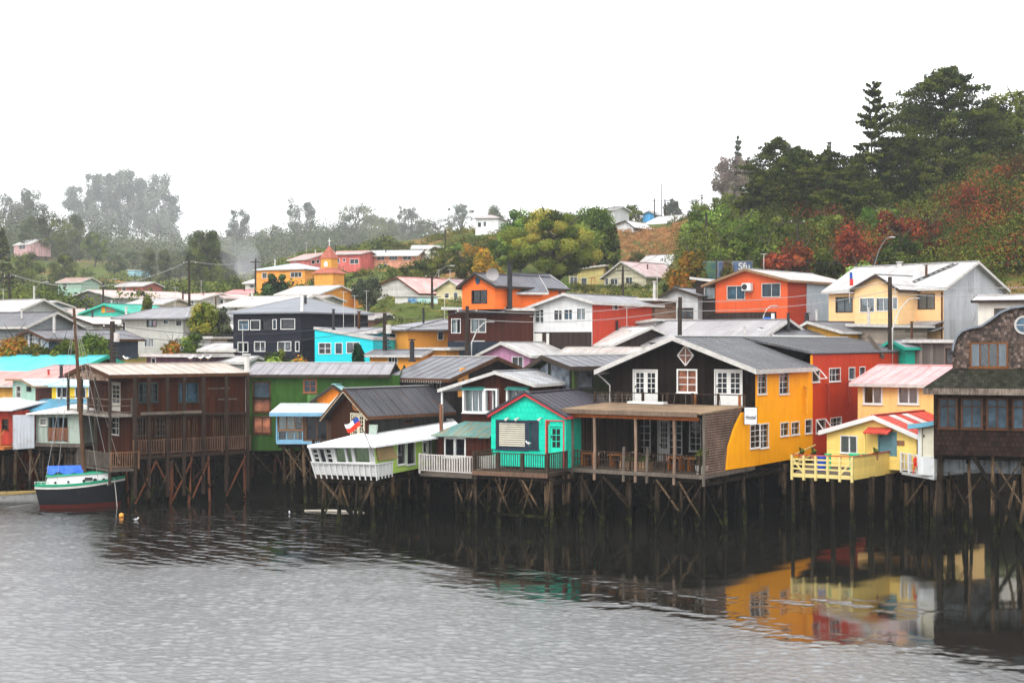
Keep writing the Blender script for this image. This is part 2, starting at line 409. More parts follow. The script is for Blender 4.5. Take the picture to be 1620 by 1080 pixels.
    def roof(s, ax, prof, t0, t1, mat, th=.12, trim=None, ribs=0, ridge=True, name='roof', tw=.2, gutter=None, ribm=None):
        """ax 'F': profile in the front plane (a = x) running back from y=t0 to t1;  ax 'S': profile along depth (a = y) running from x=t0 to t1"""
        f = (lambda a, z, t: (a, t, z)) if ax == 'F' else (lambda a, z, t: (t, a, z))
        mb = MB()
        if not ribs and s.o.y < 97 and mat.name.startswith('corr'): ribs = .7
        for (a0, z0), (a1, z1) in zip(prof, prof[1:]):
            L = math.hypot(a1-a0, z1-z0); nx, nz = (z1-z0)/L*th, -(a1-a0)/L*th
            q = [(a0, z0), (a1, z1), (a1+nx*0, z1-th), (a0+nx*0, z0-th)]
            mb.prism(q, 'y' if ax == 'F' else 'x', t0, t1)
            if ribs:
                n = max(1, int((t1-t0)/ribs))
                for k in range(n+1):
                    t = t0+(t1-t0)*k/n
                    mb.beam(f(a0, z0+.01, t), f(a1, z1+.01, t), .04, .035)
        o = mb.build(name, mat, s.root)
        if trim:
            tb = MB()
            for (a0, z0), (a1, z1) in zip(prof, prof[1:]):
                for t, sg in ((t0, -1), (t1, 1)):
                    q = [(a0, z0+.02), (a1, z1+.02), (a1, z1-tw), (a0, z0-tw)]
                    tb.prism(q, 'y' if ax == 'F' else 'x', t+sg*.004, t+sg*.04)
            for k, sg in ((0, -1), (-1, 1)):
                a, z = prof[k]
                q = [(a+sg*.004, z-.01), (a+sg*.035, z-.01), (a+sg*.035, z-tw), (a+sg*.004, z-tw)]
                tb.prism(q, 'y' if ax == 'F' else 'x', t0, t1)
            tb.build('bargeboard', trim, o)
        if ridge and len(prof) > 2:
            rb = MB()
            for (p, q, r) in zip(prof, prof[1:], prof[2:]):
                if q[1] > p[1] and q[1] > r[1]: rb.beam(f(q[0], q[1]+.02, t0), f(q[0], q[1]+.02, t1), .28, .05)
            if rb.v: rb.build('ridge_cap', ribm or mat, o)
        return o
    def gable(s, prof, over=.35, mats=None, roofm=None, **kw):
        """gable towards the front; prof in front-plane local coords incl. eaves overhang"""
        th = kw.get('th', .12)
        un = [(a, z-th*.9) for a, z in prof]
        s.top['F'] = un; s.top['B'] = un
        s.top['L'] = [(0, pl(un, 0)), (s.D, pl(un, 0))]; s.top['R'] = [(0, pl(un, s.w)), (s.D, pl(un, s.w))]
        s.walls(mats); return s.roof('F', prof, -over, s.D+over, roofm, **kw)
    def side_gable(s, prof, over=.35, mats=None, roofm=None, over2=None, **kw):
        """ridge parallel to the front; prof (depth, z) from front eave to back eave"""
        th = kw.get('th', .12)
        un = [(a, z-th*.9) for a, z in prof]
        s.top['L'] = un; s.top['R'] = un
        s.top['F'] = [(0, pl(un, 0)), (s.w, pl(un, 0))]; s.top['B'] = [(0, pl(un, s.D)), (s.w, pl(un, s.D))]
        s.walls(mats); return s.roof('S', prof, -over, s.w+(over if over2 is None else over2), roofm, **kw)
    def hip(s, ze, zr, mats=None, roofm=None, over=.4, trim=None, inset=None, th=.12, ribs=0):
        s.top = {'F': [(0, ze-th), (s.w, ze-th)], 'B': [(0, ze-th), (s.w, ze-th)], 'L': [(0, ze-th), (s.D, ze-th)], 'R': [(0, ze-th), (s.D, ze-th)]}
        s.walls(mats)
        x0, x1, y0, y1 = -over, s.w+over, -over, s.D+over; iy = (y1-y0)/2
        ins = inset if inset is not None else min(iy, (x1-x0)/2-.01); ym = (y0+y1)/2
        a = [(x0, y0, ze), (x1, y0, ze), (x1, y1, ze), (x0, y1, ze)]; r0, r1 = (x0+ins, ym, zr), (x1-ins, ym, zr)
        b = [(p[0], p[1], ze-th) for p in a]
        mb = MB(); mb.poly([a[0], a[1], r1, r0]); mb.poly([a[1], a[2], r1]); mb.poly([a[2], a[3], r0, r1]); mb.poly([a[3], a[0], r0])
        for k in range(4): mb.poly([b[k], b[(k+1) % 4], a[(k+1) % 4], a[k]])
        mb.poly(b[::-1]); o = mb.build('roof', roofm, s.root)
        tb = MB()
        for p, q in ((a[0], r0), (a[1], r1), (r0, r1), (a[2], r1), (a[3], r0)):
            tb.beam((p[0], p[1], p[2]+.02), (q[0], q[1], q[2]+.02), .22, .05)
        tb.build('ridge_cap', trim or roofm, o); return o
    def mesh(s, name, mat, fn, parent=None, **kw):
        mb = MB(); fn(mb); return mb.build(name, mat, parent or s.root, **kw)
    def rail(s, p, q, h=.95, mat=None, sp=.14, posts=1.6, bw=.03, name='railing', mid=False, thick=.05, lean=0):
        p = Vector(p); q = Vector(q); L = (q-p).length; d = (q-p)/L; mb = MB(); up = Vector((0, 0, 1))
        nx = Vector((-d.y, d.x, 0))*.03
        mb.beam(p+up*h, q+up*h, .07, .05); mb.beam(p+up*.12, q+up*.12, .05, .05)
        if mid: mb.beam(p+up*h*.55, q+up*h*.55, .04, .05)
        n = max(1, round(L/posts))
        for k in range(n+1):
            a = p+d*(L*k/n); mb.box(a.x-thick, a.y-thick, a.z-.05, a.x+thick, a.y+thick, a.z+h+.06)
        if sp:
            n = int(L/sp)
            for k in range(1, n):
                a = p+d*(L*k/n)+d*random.uniform(-.01, .01)
                mb.beam(a+up*.1, a+up*(h-.01)+d*lean, bw, bw)
        return mb.build(name, mat or BOARD, s.root)
    def stilts(s, us, vs, zt=0, zbot=None, mat=None, r=.11, braces=True, name='stilt', bm=None):
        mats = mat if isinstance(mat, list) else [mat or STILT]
        zb = -s.zb-1.2 if zbot is None else zbot
        for j, v in enumerate(vs):
            pts = []
            for u in us:
                x = u+random.uniform(-.12, .12); y = v+random.uniform(-.15, .15); rr = r*random.uniform(.62, 1.3)
                lx, ly = random.uniform(-.28, .28), random.uniform(-.2, .2)
                mb = MB().tube([(x, y, zt-.02), (x+lx*.5+random.uniform(-.04, .04), y+ly*.5, (zt+zb)/2), (x+lx, y+ly, zb)], [rr*.9, rr, rr*1.08], 7)
                mb.build(name, random.choice(mats), s.root, smooth=False); pts.append((x, y))
            if braces and j < 2:
                for k in range(len(pts)-1):
                    if random.random() < .75:
                        (xa, ya), (xb, yb) = pts[k], pts[k+1]
                        if random.random() < .5: xa, ya, xb, yb = xb, yb, xa, ya
                        MB().beam((xa, ya-.12, zt-.2), (xb, yb-.12, zt-random.uniform(1.6, 2.9)), .07, .11, up=(0, 1, 0)).build('brace', random.choice(mats), s.root)
                        if random.random() < .45:
                            MB().beam((xb, yb-.2, zt-.2), (xa, ya-.2, zt-random.uniform(1.6, 2.9)), .07, .11, up=(0, 1, 0)).build('brace', random.choice(mats), s.root)
        if True:
            u0, u1 = min(us), max(us); mb = MB()
            for v in vs: mb.beam((u0-.3, v, zt-.14), (u1+.3, v, zt-.14), .14, .2)
            for u in us: mb.beam((u, min(vs)-.2, zt-.34), (u, max(vs)+.2, zt-.34), .12, .18)
            mb.build('floor_joists', bm or STILT3, s.root)
    def chimney(s, x, y, z0, z1, r=.13, mat=None, cap=True, parent=None):
        mb = MB().tube([(x, y, z0), (x, y, z1)], r, 9)
        if cap:
            mb.tube([(x, y, z1+.06), (x, y, z1+.14)], r*1.5, 9); mb.tube([(x, y, z1-.02), (x, y, z1+.08)], r*.6, 6)
        mb.tube([(x, y, z0-.02), (x, y, z0+.12)], r*1.6, 9)
        return mb.build('chimney', mat or DKFR, parent or s.root, smooth=False)
_sw = {}
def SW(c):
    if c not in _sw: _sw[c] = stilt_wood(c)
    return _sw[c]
# ================================================================ stilt houses along the water
random.seed(4)
def zat(py, d): return CH-(py-540)/FL*d
def clutter(parent_pt, kind, **k): pass

# ---- shingle house with the curved gable, far right
MSH = siding((.15, .105, .08), 'shingle', .2, .9, .3, (.035, .028, .025), rough=.85, bump=.9)
MSH2 = siding((.026, .013, .009), 'shingle', .22, .6, .3, (.012, .009, .008), rough=.8, bump=.9)
MOSSR = siding((.028, .025, .02), 'shingle', .28, .8, .5, (.026, .03, .016), rough=.9, bump=1)
h = House('shingle_house', 'dark brown shingled stilt house with curved scalloped gable and round window', (1477, 71.2), (1740, 68.8), 0, 9)
h.zb = 0; h.o.z = 0; h.root.location.z = 0; h.camL = h.tol(Vector((0, 0, CH)))
zlo, zme = zat(722, 70), zat(626, 70)
for (x0, x1) in ((1487, 1512), (1523, 1552), (1563, 1592), (1604, 1634), (1646, 1675)):
    a0 = h.P('F', x0, 650)[0]; a1 = h.P('F', x1, 650)[0]
    h.window('F', (a0, zat(677, 70), a1, zat(633, 70)), 2, 1, fm=BRFR, gl='blue', fw=.09, split=None, sill=True, bar=.03)
    mb = MB(); h.wbox(mb, 'F', a0, zat(644, 70)-.02, a1, zat(644, 70)+.02, -.055, -.02); mb.build('transom', BRFR, h.root)
h.top = {'F': [(0, zme+.2), (h.w, zme+.2)], 'R': [(0, zme+.2), (h.D, zme+.2)], 'L': [(0, zme+.2), (h.D, zme+.2)], 'B': [(0, zme+.2), (h.w, zme+.2)]}
h.bot = {k: [(0, zlo), (99, zlo)] for k in 'FRLB'}
h.walls(MSH2)
# skirt roof
zs0, zs1 = zat(614, 69.4), zat(581, 71.3)
mb = MB()
mb.hexa([(-.45, -.6, zs0-.12), (h.w+.4, -.6, zs0-.12), (h.w+.4, 1.3, zs0-.12), (-.45, 1.3, zs0-.12), (-.45, -.6, zs0), (h.w+.4, -.6, zs0), (h.w+.4, 1.3, zs1), (.95, 1.3, zs1)])
mb.build('skirt_roof', MOSSR, h.root)
MB().box(-.5, -.68, zs0-.34, h.w+.4, -.605, zs0-.03).build('fascia_board', wood((.3, .24, .19), .7, (.05, .035, .03)), h.root)
h.voff = 1.2
cur = [(1507, 556), (1509, 545), (1513, 534), (1521, 525), (1535, 520), (1553, 516.5), (1568, 506), (1583, 495), (1600, 488), (1620, 485.5), (1640, 488), (1657, 495), (1672, 506), (1687, 516.5), (1705, 520), (1719, 525), (1727, 534), (1733, 556)]
pr = [h.P('F', x, y) for x, y in cur]; a_l, a_r = pr[0][0], pr[-1][0]
h.holes['F'] = []
w0 = h.P('F', 1537, 560)[0]; w1 = h.P('F', 1592, 560)[0]; zt, zb_ = h.P('F', 1560, 544)[1], h.P('F', 1560, 579)[1]
h.window('F', (w0, zb_, w1, zt), 4, 1, fm=wood((.2, .08, .03)), fw=.09, curtain=[(0, .22, (.45, .47, .5)), (.8, 1, (.45, .47, .5))], bar=.035)
us = sorted({a for a, _ in pr} | {w0, w1}); mb = MB()
for ua, ub in zip(us, us[1:]):
    ta, tb = pl(pr, ua+1e-5), pl(pr, ub-1e-5)
    if w0-1e-6 <= ua and ub <= w1+1e-6:
        mb.poly([h.m('F', ua, zs1-.3), h.m('F', ub, zs1-.3), h.m('F', ub, zb_), h.m('F', ua, zb_)]); z = zt
    else: z = zs1-.3
    mb.poly([h.m('F', ua, z), h.m('F', ub, z), h.m('F', ub, tb), h.m('F', ua, ta)])
q = [(w0, zb_), (w1, zb_), (w1, zt), (w0, zt)]
for p_, q_ in zip(q, q[1:]+q[:1]): mb.poly([h.m('F', *p_), h.m('F', *q_), h.m('F', *q_, -.12), h.m('F', *p_, -.12)])
mb.build('gable_wall', MSH, h.root, fix=False)
# raised scalloped shingles on the gable
mb = MB(); z = zs1; r = 0
while z < pl(pr, (a_l+a_r)/2):
    a = a_l+.1+(r % 2)*.1
    while a < a_r:
        if z+.15 < pl(pr, a+.1)-.04 and not (w0-.22 < a < w1+.12 and zb_-.25 < z < zt+.1):
            o = random.uniform(.02, .05)
            mb.hexa([(a, 1.2-o, z), (a+.13, 1.2-o, z), (a+.13, 1.199, z), (a, 1.199, z), (a+.0, 1.19, z+.15), (a+.13, 1.19, z+.15), (a+.13, 1.199, z+.15), (a, 1.199, z+.15)])
        a += .15
    z += .15; r += 1
t = NT('shingle_chips'); g = t.n('NewGeometry').outputs['Random Per Island']
cr = t.n('ValToRGB'); t.l(g, cr.inputs[0]); e = cr.color_ramp.elements
e[0].position = 0; e[0].color = (.02, .014, .012, 1); e[1].position = .5; e[1].color = (.055, .032, .023, 1)
for p_, c_ in ((.8, (.1, .066, .05)), (1, (.2, .145, .12))): k = e.new(p_); k.color = (*c_, 1)
t.l(cr.outputs[0], t.b.inputs['Base Color']); t.b.inputs['Roughness'].default_value = .85; CHIPS = t.m
mb.build('wall_shingles', CHIPS, h.root, fix=False)
mb = MB()
for (p, q) in zip(pr, pr[1:]): mb.beam((p[0], 1.15, p[1]+.04), (q[0], 1.15, q[1]+.04), .35, .1)
mb.build('gable_coping', paint((.2, .22, .25), .2), h.root)
mb = MB()     # side walls and barrel roof behind the gable
for k in range(len(pr)-1):
    (x0, z0), (x1, z1) = pr[k], pr[k+1]; mb.poly([(x0, 1.25, z0-.1), (x1, 1.25, z1-.1), (x1, 9, z1-.1), (x0, 9, z0-.1)])
mb.poly([(a_l, 1.25, pr[0][1]-.1), (a_l, 9, pr[0][1]-.1), (a_l, 9, zme), (a_l, 1.25, zme)])
mb.build('roof', MOSSR, h.root, fix=False)
ax, az_ = h.P('F', 1620, 514); ring = MB()
for k in range(20):
    t0, t1 = k*math.pi/10, (k+1)*math.pi/10
    ring.beam((ax+.42*math.cos(t0), 1.15, az_+.42*math.sin(t0)), (ax+.42*math.cos(t1), 1.15, az_+.42*math.sin(t1)), .1, .1, up=(0, 1, 0))
ring.beam((ax-.4, 1.16, az_), (ax+.4, 1.16, az_), .05, .04); ring.beam((ax, 1.16, az_-.4), (ax, 1.16, az_+.4), .05, .04)
rw = ring.build('round_window', TRIM, h.root)
MB().prism([(ax+.4*math.cos(k*math.pi/8), az_+.4*math.sin(k*math.pi/8)) for k in range(16)], 'y', 1.14, 1.18).build('pane', glass('blue'), rw)
h.voff = 0
# corrugated lower skirt, stilts
MB().box(.1, 1.0, zat(752, 70), h.w, 1.06, zlo).build('lower_wall', siding((.22, .24, .25), 'corr', .2, .3, .6, (.05, .05, .05), rough=.5, metal=.3), h.root)
MB().beam((1.9, -.1, zlo-.05), (6.0, .3, -2.5-0*1), .2, .22, up=(0, 1, 0)).build('brace', STILT3, h.root)
h.stilts([.3, 1.6, 2.9, 4.2, 5.4, 6.8, 8.0], [.5, 2.6, 4.8, 7], zt=zlo, zbot=-1.4, mat=[STILT, STILT2, STILT3], r=.13)
for k in range(7):
    x = random.uniform(2.5, 6); MB().tube([(x, .2+k*.1, zlo-random.uniform(1, 2)), (x+random.uniform(-1, 1), .1+k*.1, -1.3)], .08, 6).build('stilt', random.choice([STILT, STILT2]), h.root)

# ---- small white and blue annex
MBL = siding((.72, .74, .74), 'vert', .14, .1, .25, rough=.5)
SKYB = paint((.16, .42, .55), .2); YEL = siding((.83, .6, .17), 'lap', .18, .08, .3, (.55, .4, .12), rough=.5)
h = House('white_annex', 'narrow white annex with sky blue trim, white railing and blue-edged roof', (1452, 75), (1481, 74), 3.0, 5, cat='house')
h.door('F', 1459, 676, 1476, 722, paint((.74, .7, .55), .15), glz=False)
h.gable([(-.35, zat(672, 75)-3), (h.w*.5, zat(668, 75)-3), (h.w+.3, zat(663, 75)-3)], mats=MBL, roofm=siding((.5, .1, .08), 'corr', .2, .2, .4, rough=.5), trim=SKYB, tw=.22, ridge=False)
a = W(1426, 743, 77.2); b = W(1478, 752, 74.0); a2 = h.tol(Vector((a.x, a.y, 2.95))); b2 = h.tol(Vector((b.x, b.y, 2.95)))
h.rail(a2, b2, 1.0, WHITE, sp=.32, posts=.9, mid=True, bw=.045); 
mb = MB(); mb.hexa([(a2.x, a2.y, -.2), (b2.x, b2.y, -.2), (h.w, .3, -.2), (-.3, .8, -.2), (a2.x, a2.y, -.04), (b2.x, b2.y, -.04), (h.w, .3, -.04), (-.3, .8, -.04)]); mb.build('deck_floor', paint((.6, .62, .62), .3), h.root)
h.stilts([a2.x+.2, (a2.x+b2.x)/2, b2.x-.1], [a2.y+.2, 1.5], zt=-.2, mat=[STILT, STILT2])
def plastic_chair(px, py, d, rz, col, label):
    r = empty('plastic_chair', W(px, py, d), rz, label, 'chair'); m = paint(col, .08, .35)
    MB().box(-.22, -.22, .4, .22, .22, .44).build('seat', m, r)
    mb = MB(); mb.prism([(-.22, .44), (.22, .44), (.24, .8), (.12, .9), (-.12, .9), (-.24, .8)], 'y', .2, .24); mb.build('backrest', m, r)
    for sx in (-1, 1):
        for sy in (-1, 1): MB().beam((sx*.2, sy*.2, .4), (sx*.24, sy*.24, 0), .05, .05).build('leg', m, r)
        MB().box(sx*.22-.03, -.2, .6, sx*.22+.03, .22, .63).build('armrest', m, r)
    return r
o = plastic_chair(1455, 748.5, 75.4, R(20), (.75, .07, .03), 'red plastic chair on the white railed balcony of the annex')
o.location.z = 2.97

# ---- small yellow house with red roof
h = House('small_yellow_house', 'small pale yellow bungalow with red and white roof and yellow fenced deck', (1308, 80), (1450, 76.8), 3.0, 6.5)
ztop = zat(656, 78.5)-3; ze = zat(684, 78.5)-3
h.win('F', 1331, 690, 1355, 715, 2, 1, fm=WHITE, curtain=(.5, .47, .42), bar=.04)
h.door('F', 1391, 684, 1417, 721, paint((.12, .24, .27), .2), fm=TRIM, glz=False)
ap = h.P('F', 1385, 656)[0]
REDR = siding((.56, .07, .045), 'corr', .22, .15, .3, (.3, .06, .05), rough=.45)
h.gable([(-.35, ze), (ap, ztop), (h.w+.3, ze-.05)], mats=YEL, roofm=REDR, trim=WHITE, over=.3, tw=.24)
PINKM = siding((.62, .55, .53), 'corr', .22, .1, .3, rough=.45)
s_ = (ze-.05-ztop)/(h.w+.3-ap)
for t0 in (1.2, 3.1):
    mb = MB(); x0, x1 = ap+.25, h.w-.1
    mb.hexa([(x0, t0, ztop+s_*(x0-ap)+.02), (x1, t0, ztop+s_*(x1-ap)+.02), (x1, t0+.8, ztop+s_*(x1-ap)+.02), (x0, t0+.8, ztop+s_*(x0-ap)+.02),
             (x0, t0, ztop+s_*(x0-ap)+.05), (x1, t0, ztop+s_*(x1-ap)+.05), (x1, t0+.8, ztop+s_*(x1-ap)+.05), (x0, t0+.8, ztop+s_*(x0-ap)+.05)])
    mb.build('roof_sheet', PINKM, h.root)
aw0 = h.P('F', 1374, 680)[0]; aw1 = h.P('F', 1413, 680)[0]; za = h.P('F', 1390, 677)[1]
MB().hexa([(aw0, -.75, za-.28), (aw1, -.75, za-.28), (aw1, -.01, za-.05), (aw0, -.01, za-.05), (aw0, -.75, za-.2), (aw1, -.75, za-.2), (aw1, -.01, za+.05), (aw0, -.01, za+.05)]).build('porch_roof', REDR, h.root)
MB().box(aw0, -.6, .1, aw0+.08, -.52, za-.25).build('porch_post', YEL, h.root)
MB().box(h.P('F', 1418, 690)[0], -.03, 1.35, h.P('F', 1431, 690)[0], -.005, 1.62).build('name_board', wood((.3, .15, .08)), h.root)
# deck
pA, pB, pC, pD = (h.tol(Vector(tuple(W(x, 540, d))[:2]+(3.0,))) for x, d in ((1253, 75.8), (1348, 74.2), (1426, 79), (1290, 84)))
mb = MB(); mb.prism([(p.x, p.y) for p in (pA, pB, pC, pD)], 'z', -.22, -.03); mb.build('deck_floor', BOARD, h.root)
CREAM = paint((.72, .58, .22), .25, dirtcol=(.4, .33, .15)); REDW = paint((.45, .06, .03), .2)
mb = MB(); up = Vector((0, 0, 1))
for z in (-.1, .25, .5, .75): mb.beam(pA+up*z, pB+up*z, .05, .09 if z > 0 else .2)
d = (pB-pA)
for k in range(6):
    a = pA+d*k/5; mb.box(a.x-.06, a.y-.06, -.35, a.x+.06, a.y+.06, .98)
for k in (0, 4): mb.beam(pA+d*k/5+up*(.8 if k == 0 else 0), pA+d*(k+1)/5+up*(0 if k == 0 else .8), .04, .08)
mb.build('railing', CREAM, h.root)
MB().beam(pA+up*.99, pB+up*.99, .12, .05).beam(pB+up*.99, pC+up*.99, .12, .05).build('handrail', REDW, h.root)
dn = (pC-pB).normalized(); mb = MB(); n = int((pC-pB).length/.3)
for k in range(n):
    a = pB+dn*(k*(pC-pB).length/n); b = pB+dn*((k+1)*(pC-pB).length/n-.012)
    mb.beam(a+up*.35, b+up*.35, .03, 1.18)
mb.build('deck_fence', YEL, h.root)
mb = MB(); nl = (pA-pD)
mb.beam(pD+up*.9, pA+up*.9, .05, .07); mb.beam(pD+up*.4, pA+up*.4, .05, .07); mb.build('railing', CREAM, h.root)
h.o_ = h.o
us = [pA.x+.15, (pA.x*2+pB.x)/3, (pA.x+pB.x*2)/3, pB.x-.1, pB.x+1.2, pC.x]
for j, (u, v) in enumerate([(pA.x+.1, pA.y+.1), ((2*pA.x+pB.x)/3, (2*pA.y+pB.y)/3+.1), ((pA.x+2*pB.x)/3, (pA.y+2*pB.y)/3+.1), (pB.x, pB.y+.1), ((2*pB.x+pC.x)/3, (2*pB.y+pC.y)/3+.1), ((pB.x+2*pC.x)/3, (pB.y+2*pC.y)/3), (pC.x, pC.y)]):
    for v2 in (0, 2.4, 5): MB().tube([(u+random.uniform(-.1, .1), v+v2, -.2), (u+random.uniform(-.15, .15), v+v2+.1, -4.4)], [.1, .12], 7).build('stilt', random.choice([STILT, STILT2, STILT]), h.root)
ydeck = h

# ---- peach house with pink roof
h = House('peach_house', 'peach two-storey house with pale pink metal roof', (1357, 87.5), (1484, 84.3), 3.0, 7.5)
ze = zat(606, 87)-3; zr = zat(577, 90)-3
PEACH = siding((.85, .55, .2), 'vert', .2, .06, .2, (.6, .38, .16), rough=.5)
for x0, x1 in ((1368, 1394), (1423, 1451)): h.win('F', x0, 610, x1, 637, 2, 1, curtain=(.62, .55, .6) if x0 > 1400 else [(.5, 1, (.62, .55, .6))], fw=.1, bar=.045)
h.side_gable([(-.45, ze), (3.75, zr), (7.95, ze)], mats=PEACH, roofm=siding((.62, .3, .3), 'corr', .25, .12, .35, (.55, .42, .4), rough=.4), trim=TRIM, over=.35)
h.stilts([.5, 2, 3.6, 5], [.5, 3, 6], zt=0, mat=[STILT, STILT3])

# ---- hostel
BLK = siding((.009, .006, .005), 'vert', .22, .6, .4, (.02, .013, .009), rough=.85, spec=.02)
YW = siding((.98, .40, .001), 'vert', .95, .05, .3, (.72, .25, .01), rough=.5, bump=.2)
RW = siding((.5, .045, .008), 'vert', .95, .05, .4, (.33, .02, .02), rough=.5, bump=.2)
GREYR = siding((.15, .155, .165), 'corr', .2, .14, .55, (.09, .085, .085), rough=.42, metal=.35)
h = House('hostel', 'black and yellow stilt hostel with long red wing, balcony and covered deck', (965, 84.05), (1195, 79), 3.1, 8.6)
zbk = 6.14-3.1; ap = h.P('F', 1075, 540)[0]
FW = paint((.72, .7, .66), .15)
h.door('F', 1003, 586, 1039, 641, FW, leaves=2, cols=2, rows=4, low=.35)
h.door('F', 1132, 586, 1173, 641, FW, leaves=2, cols=2, rows=4, low=.35)
h.win('F', 1073, 586, 1101, 619, 2, 3, fm=FW, gl='brown', fw=.09)
dx, dz = h.P('F', 1085, 562); mb = MB()
for k in range(4):
    c, s2 = [(0, .58), (.5, 0), (0, -.58), (-.5, 0)][k], [(0, .58), (.5, 0), (0, -.58), (-.5, 0)][(k+1) % 4]
    mb.beam((dx+c[0], -.04, dz+c[1]), (dx+s2[0], -.04, dz+s2[1]), .06, .055, up=(0, 1, 0))
mb.beam((dx, -.03, dz-.55), (dx, -.03, dz+.55), .04, .04); mb.beam((dx-.47, -.03, dz), (dx+.47, -.03, dz), .04, .04)
dw = mb.build('diamond_window', FW, h.root); MB().prism([(dx, dz-.55), (dx+.47, dz), (dx, dz+.55), (dx-.47, dz)], 'y', -.02, -.005).build('pane', glass('brown'), dw)
# lower french windows
for x0, x1, y1 in ((970, 983, 690), (986, 1002, 716), (1008, 1028, 718), (1060, 1078, 718), (1092, 1108, 712)):
    h.win('F', x0, 663, x1, y1, 2, 5, fm=FW, fw=.06, bar=.022)
h.door('F', 1042, 664, 1058, 733, FW, cols=3, rows=5, low=.35)
# side windows
for x0, x1, y0, y1, c, r_ in ((1199, 1212, 586, 622, 2, 4), (1233, 1247, 586, 622, 2, 4), (1187, 1201, 672, 707, 2, 4), (1203, 1215, 671, 707, 2, 4), (1235, 1247, 669, 688, 2, 2), (1252, 1264, 668, 686, 2, 2), (1274, 1284, 664, 684, 1, 2)):
    h.win('R', x0, y0, x1, y1, c, r_, fm=FW, fw=.06, bar=.02, hole=(x0 != 1187), gl='dark')
zel, zer, zap = zat(585, 84.7)-3.1, zat(584, 78.6)-3.1, zat(531.5, 81.5)-3.1
th = .12
wallz = zat(561, 86.5)-3.1
prof = [(-.55, zel), (ap, zap), (h.w+.0, wallz+.02), (h.w+.62, zer)]
prof = [(-.55, zel), (ap, zap), (h.w+.45, zer)]
un = [(a, z-.1) for a, z in prof]
h.top = {'F': un, 'B': un, 'L': [(0, pl(un, 0)), (8.6, pl(un, 0))], 'R': [(0, pl(un, h.w)), (8.2, pl(un, h.w)), (8.21, wallz), (8.6, wallz)]}
h.walls({'F': BLK, 'L': BLK, 'B': BLK, 'R': YW})
h.roof('F', prof, -.9, 8.15, GREYR, trim=TRIM, tw=.26, ribm=WHITE)
# extension of the yellow wall in front, curved edge
ext = [(0, 0), (-3.78, .05), (-3.55, 1.25), (-2.75, 2.25), (-1.8, 3.03), (0, 3.03)]
MB().prism(ext, 'x', h.w-.14, h.w-.003).build('side_wall', YW, h.root)
mb = MB(); edge = [(-3.78, .05), (-3.55, 1.25), (-2.75, 2.25), (-1.8, 3.03), (-1.4, 3.3)]
def edgev(z):
    for (v0, z0), (v1, z1) in zip(edge, edge[1:]):
        if z0 <= z <= z1: return v0+(v1-v0)*(z-z0)/(z1-z0)
    return edge[0][0] if z < .05 else edge[-1][0]
z = .0
while z < 3.2:
    mb.box(h.w-.1, -6.5, z, h.w-.06, edgev(z)-.02, z+.085); z += .135
mb.build('slat_screen', wood((.3, .2, .15), .6, (.08, .05, .04)), h.root)
MB().box(h.w-.18, -6.3, -.05, h.w-.12, edge[0][0]+2, 3.1).build('screen_back', DBOARD, h.root)
# covered deck
xl = h.w-8.5
MB().box(xl, -6.6, -.22, h.w-.02, 0, -.02).build('deck_floor', BOARD, h.root)
MB().hexa([(xl-.3, -6.75, 3.12), (h.w-.02, -6.75, 3.12), (h.w-.02, -1.25, 3.28), (xl-.3, -1.25, 3.28), (xl-.3, -6.75, 3.2), (h.w-.02, -6.75, 3.2), (h.w-.02, -1.25, 3.36), (xl-.3, -1.25, 3.36)]).build('deck_roof', wood((.3, .21, .13), .7, (.1, .065, .045)), h.root)
MB().box(xl-.35, -6.82, 2.98, h.w-.3, -6.76, 3.22).build('fascia_board', wood((.24, .17, .12), .6), h.root)
MB().box(xl-.1, -6.6, 2.78, h.w-.3, -6.54, 2.98).build('beam', paint((.4, .1, .015), .6), h.root)
for k, px_ in enumerate((905, 940, 986, 1005, 1023, 1066, 1113)):
    u = h.P('F', px_, 700, -6.5)[0]; low = k in (2, 4)
    MB().tube([(u, -6.5, -.6), (u+.03, -6.48, 1.2), (u, -6.5, 1.25 if low else 3.1)], .085, 7).build('post', wood((.3, .2, .14), .5) if k % 2 else BOARD, h.root)
h.rail((xl, -6.45, 0), (h.w-.3, -6.45, 0), .95, DBOARD, sp=.17, posts=2, mid=True, bw=.035)
MB().hexa([(xl, -6.4, 0), (xl+.07, -6.4, 0), (xl+1.5, -.3, 0), (xl+1.43, -.3, 0), (xl, -6.4, 3.1), (xl+.07, -6.4, 3.1), (xl+1.5, -.3, 3.1), (xl+1.43, -.3, 3.1)]).build('slat_wall', siding((.07, .048, .034), 'vert', .1, .8, .4, (.015, .01, .008), rough=.8, bump=1), h.root)
# balcony
MB().box(-.3, -1.3, 2.85, h.w, 0, 3.0).build('balcony_floor', DBOARD, h.root)
h.rail((-.3, -1.25, 3.0), (h.w-.1, -1.25, 3.0), .95, DBOARD, sp=0, posts=1.5, thick=.06)
mb = MB()
for k in range(26):
    u = -.2+k*.12 if k < 20 else random.uniform(2.4, 8.5)
    mb.tube([(u, -1.25, 3.05), (u+random.uniform(-.2, .2), -1.25, 3.9)], .018, 4)
for k in range(4): mb.beam((-.3, -1.27, 3.2+k*.2), (2.3, -1.27, 3.2+k*.2+.03), .02, .025)
mb.build('driftwood_balustrade', BOARD, h.root)
MB().box(2.3, -2.1, 3.37, 4.6, -1.6, 3.5).build('deck_roof_patch', paint((.65, .65, .62), .2), h.root)
for u, c in ((5.9, (.3, .12, .04)), (8.6, (.4, .12, .03)), (2.6, (.3, .1, .04))): MB().box(u, -.9, 3.02, u+.14, -.84, 3.95).build('balcony_board', wood(c), h.root)
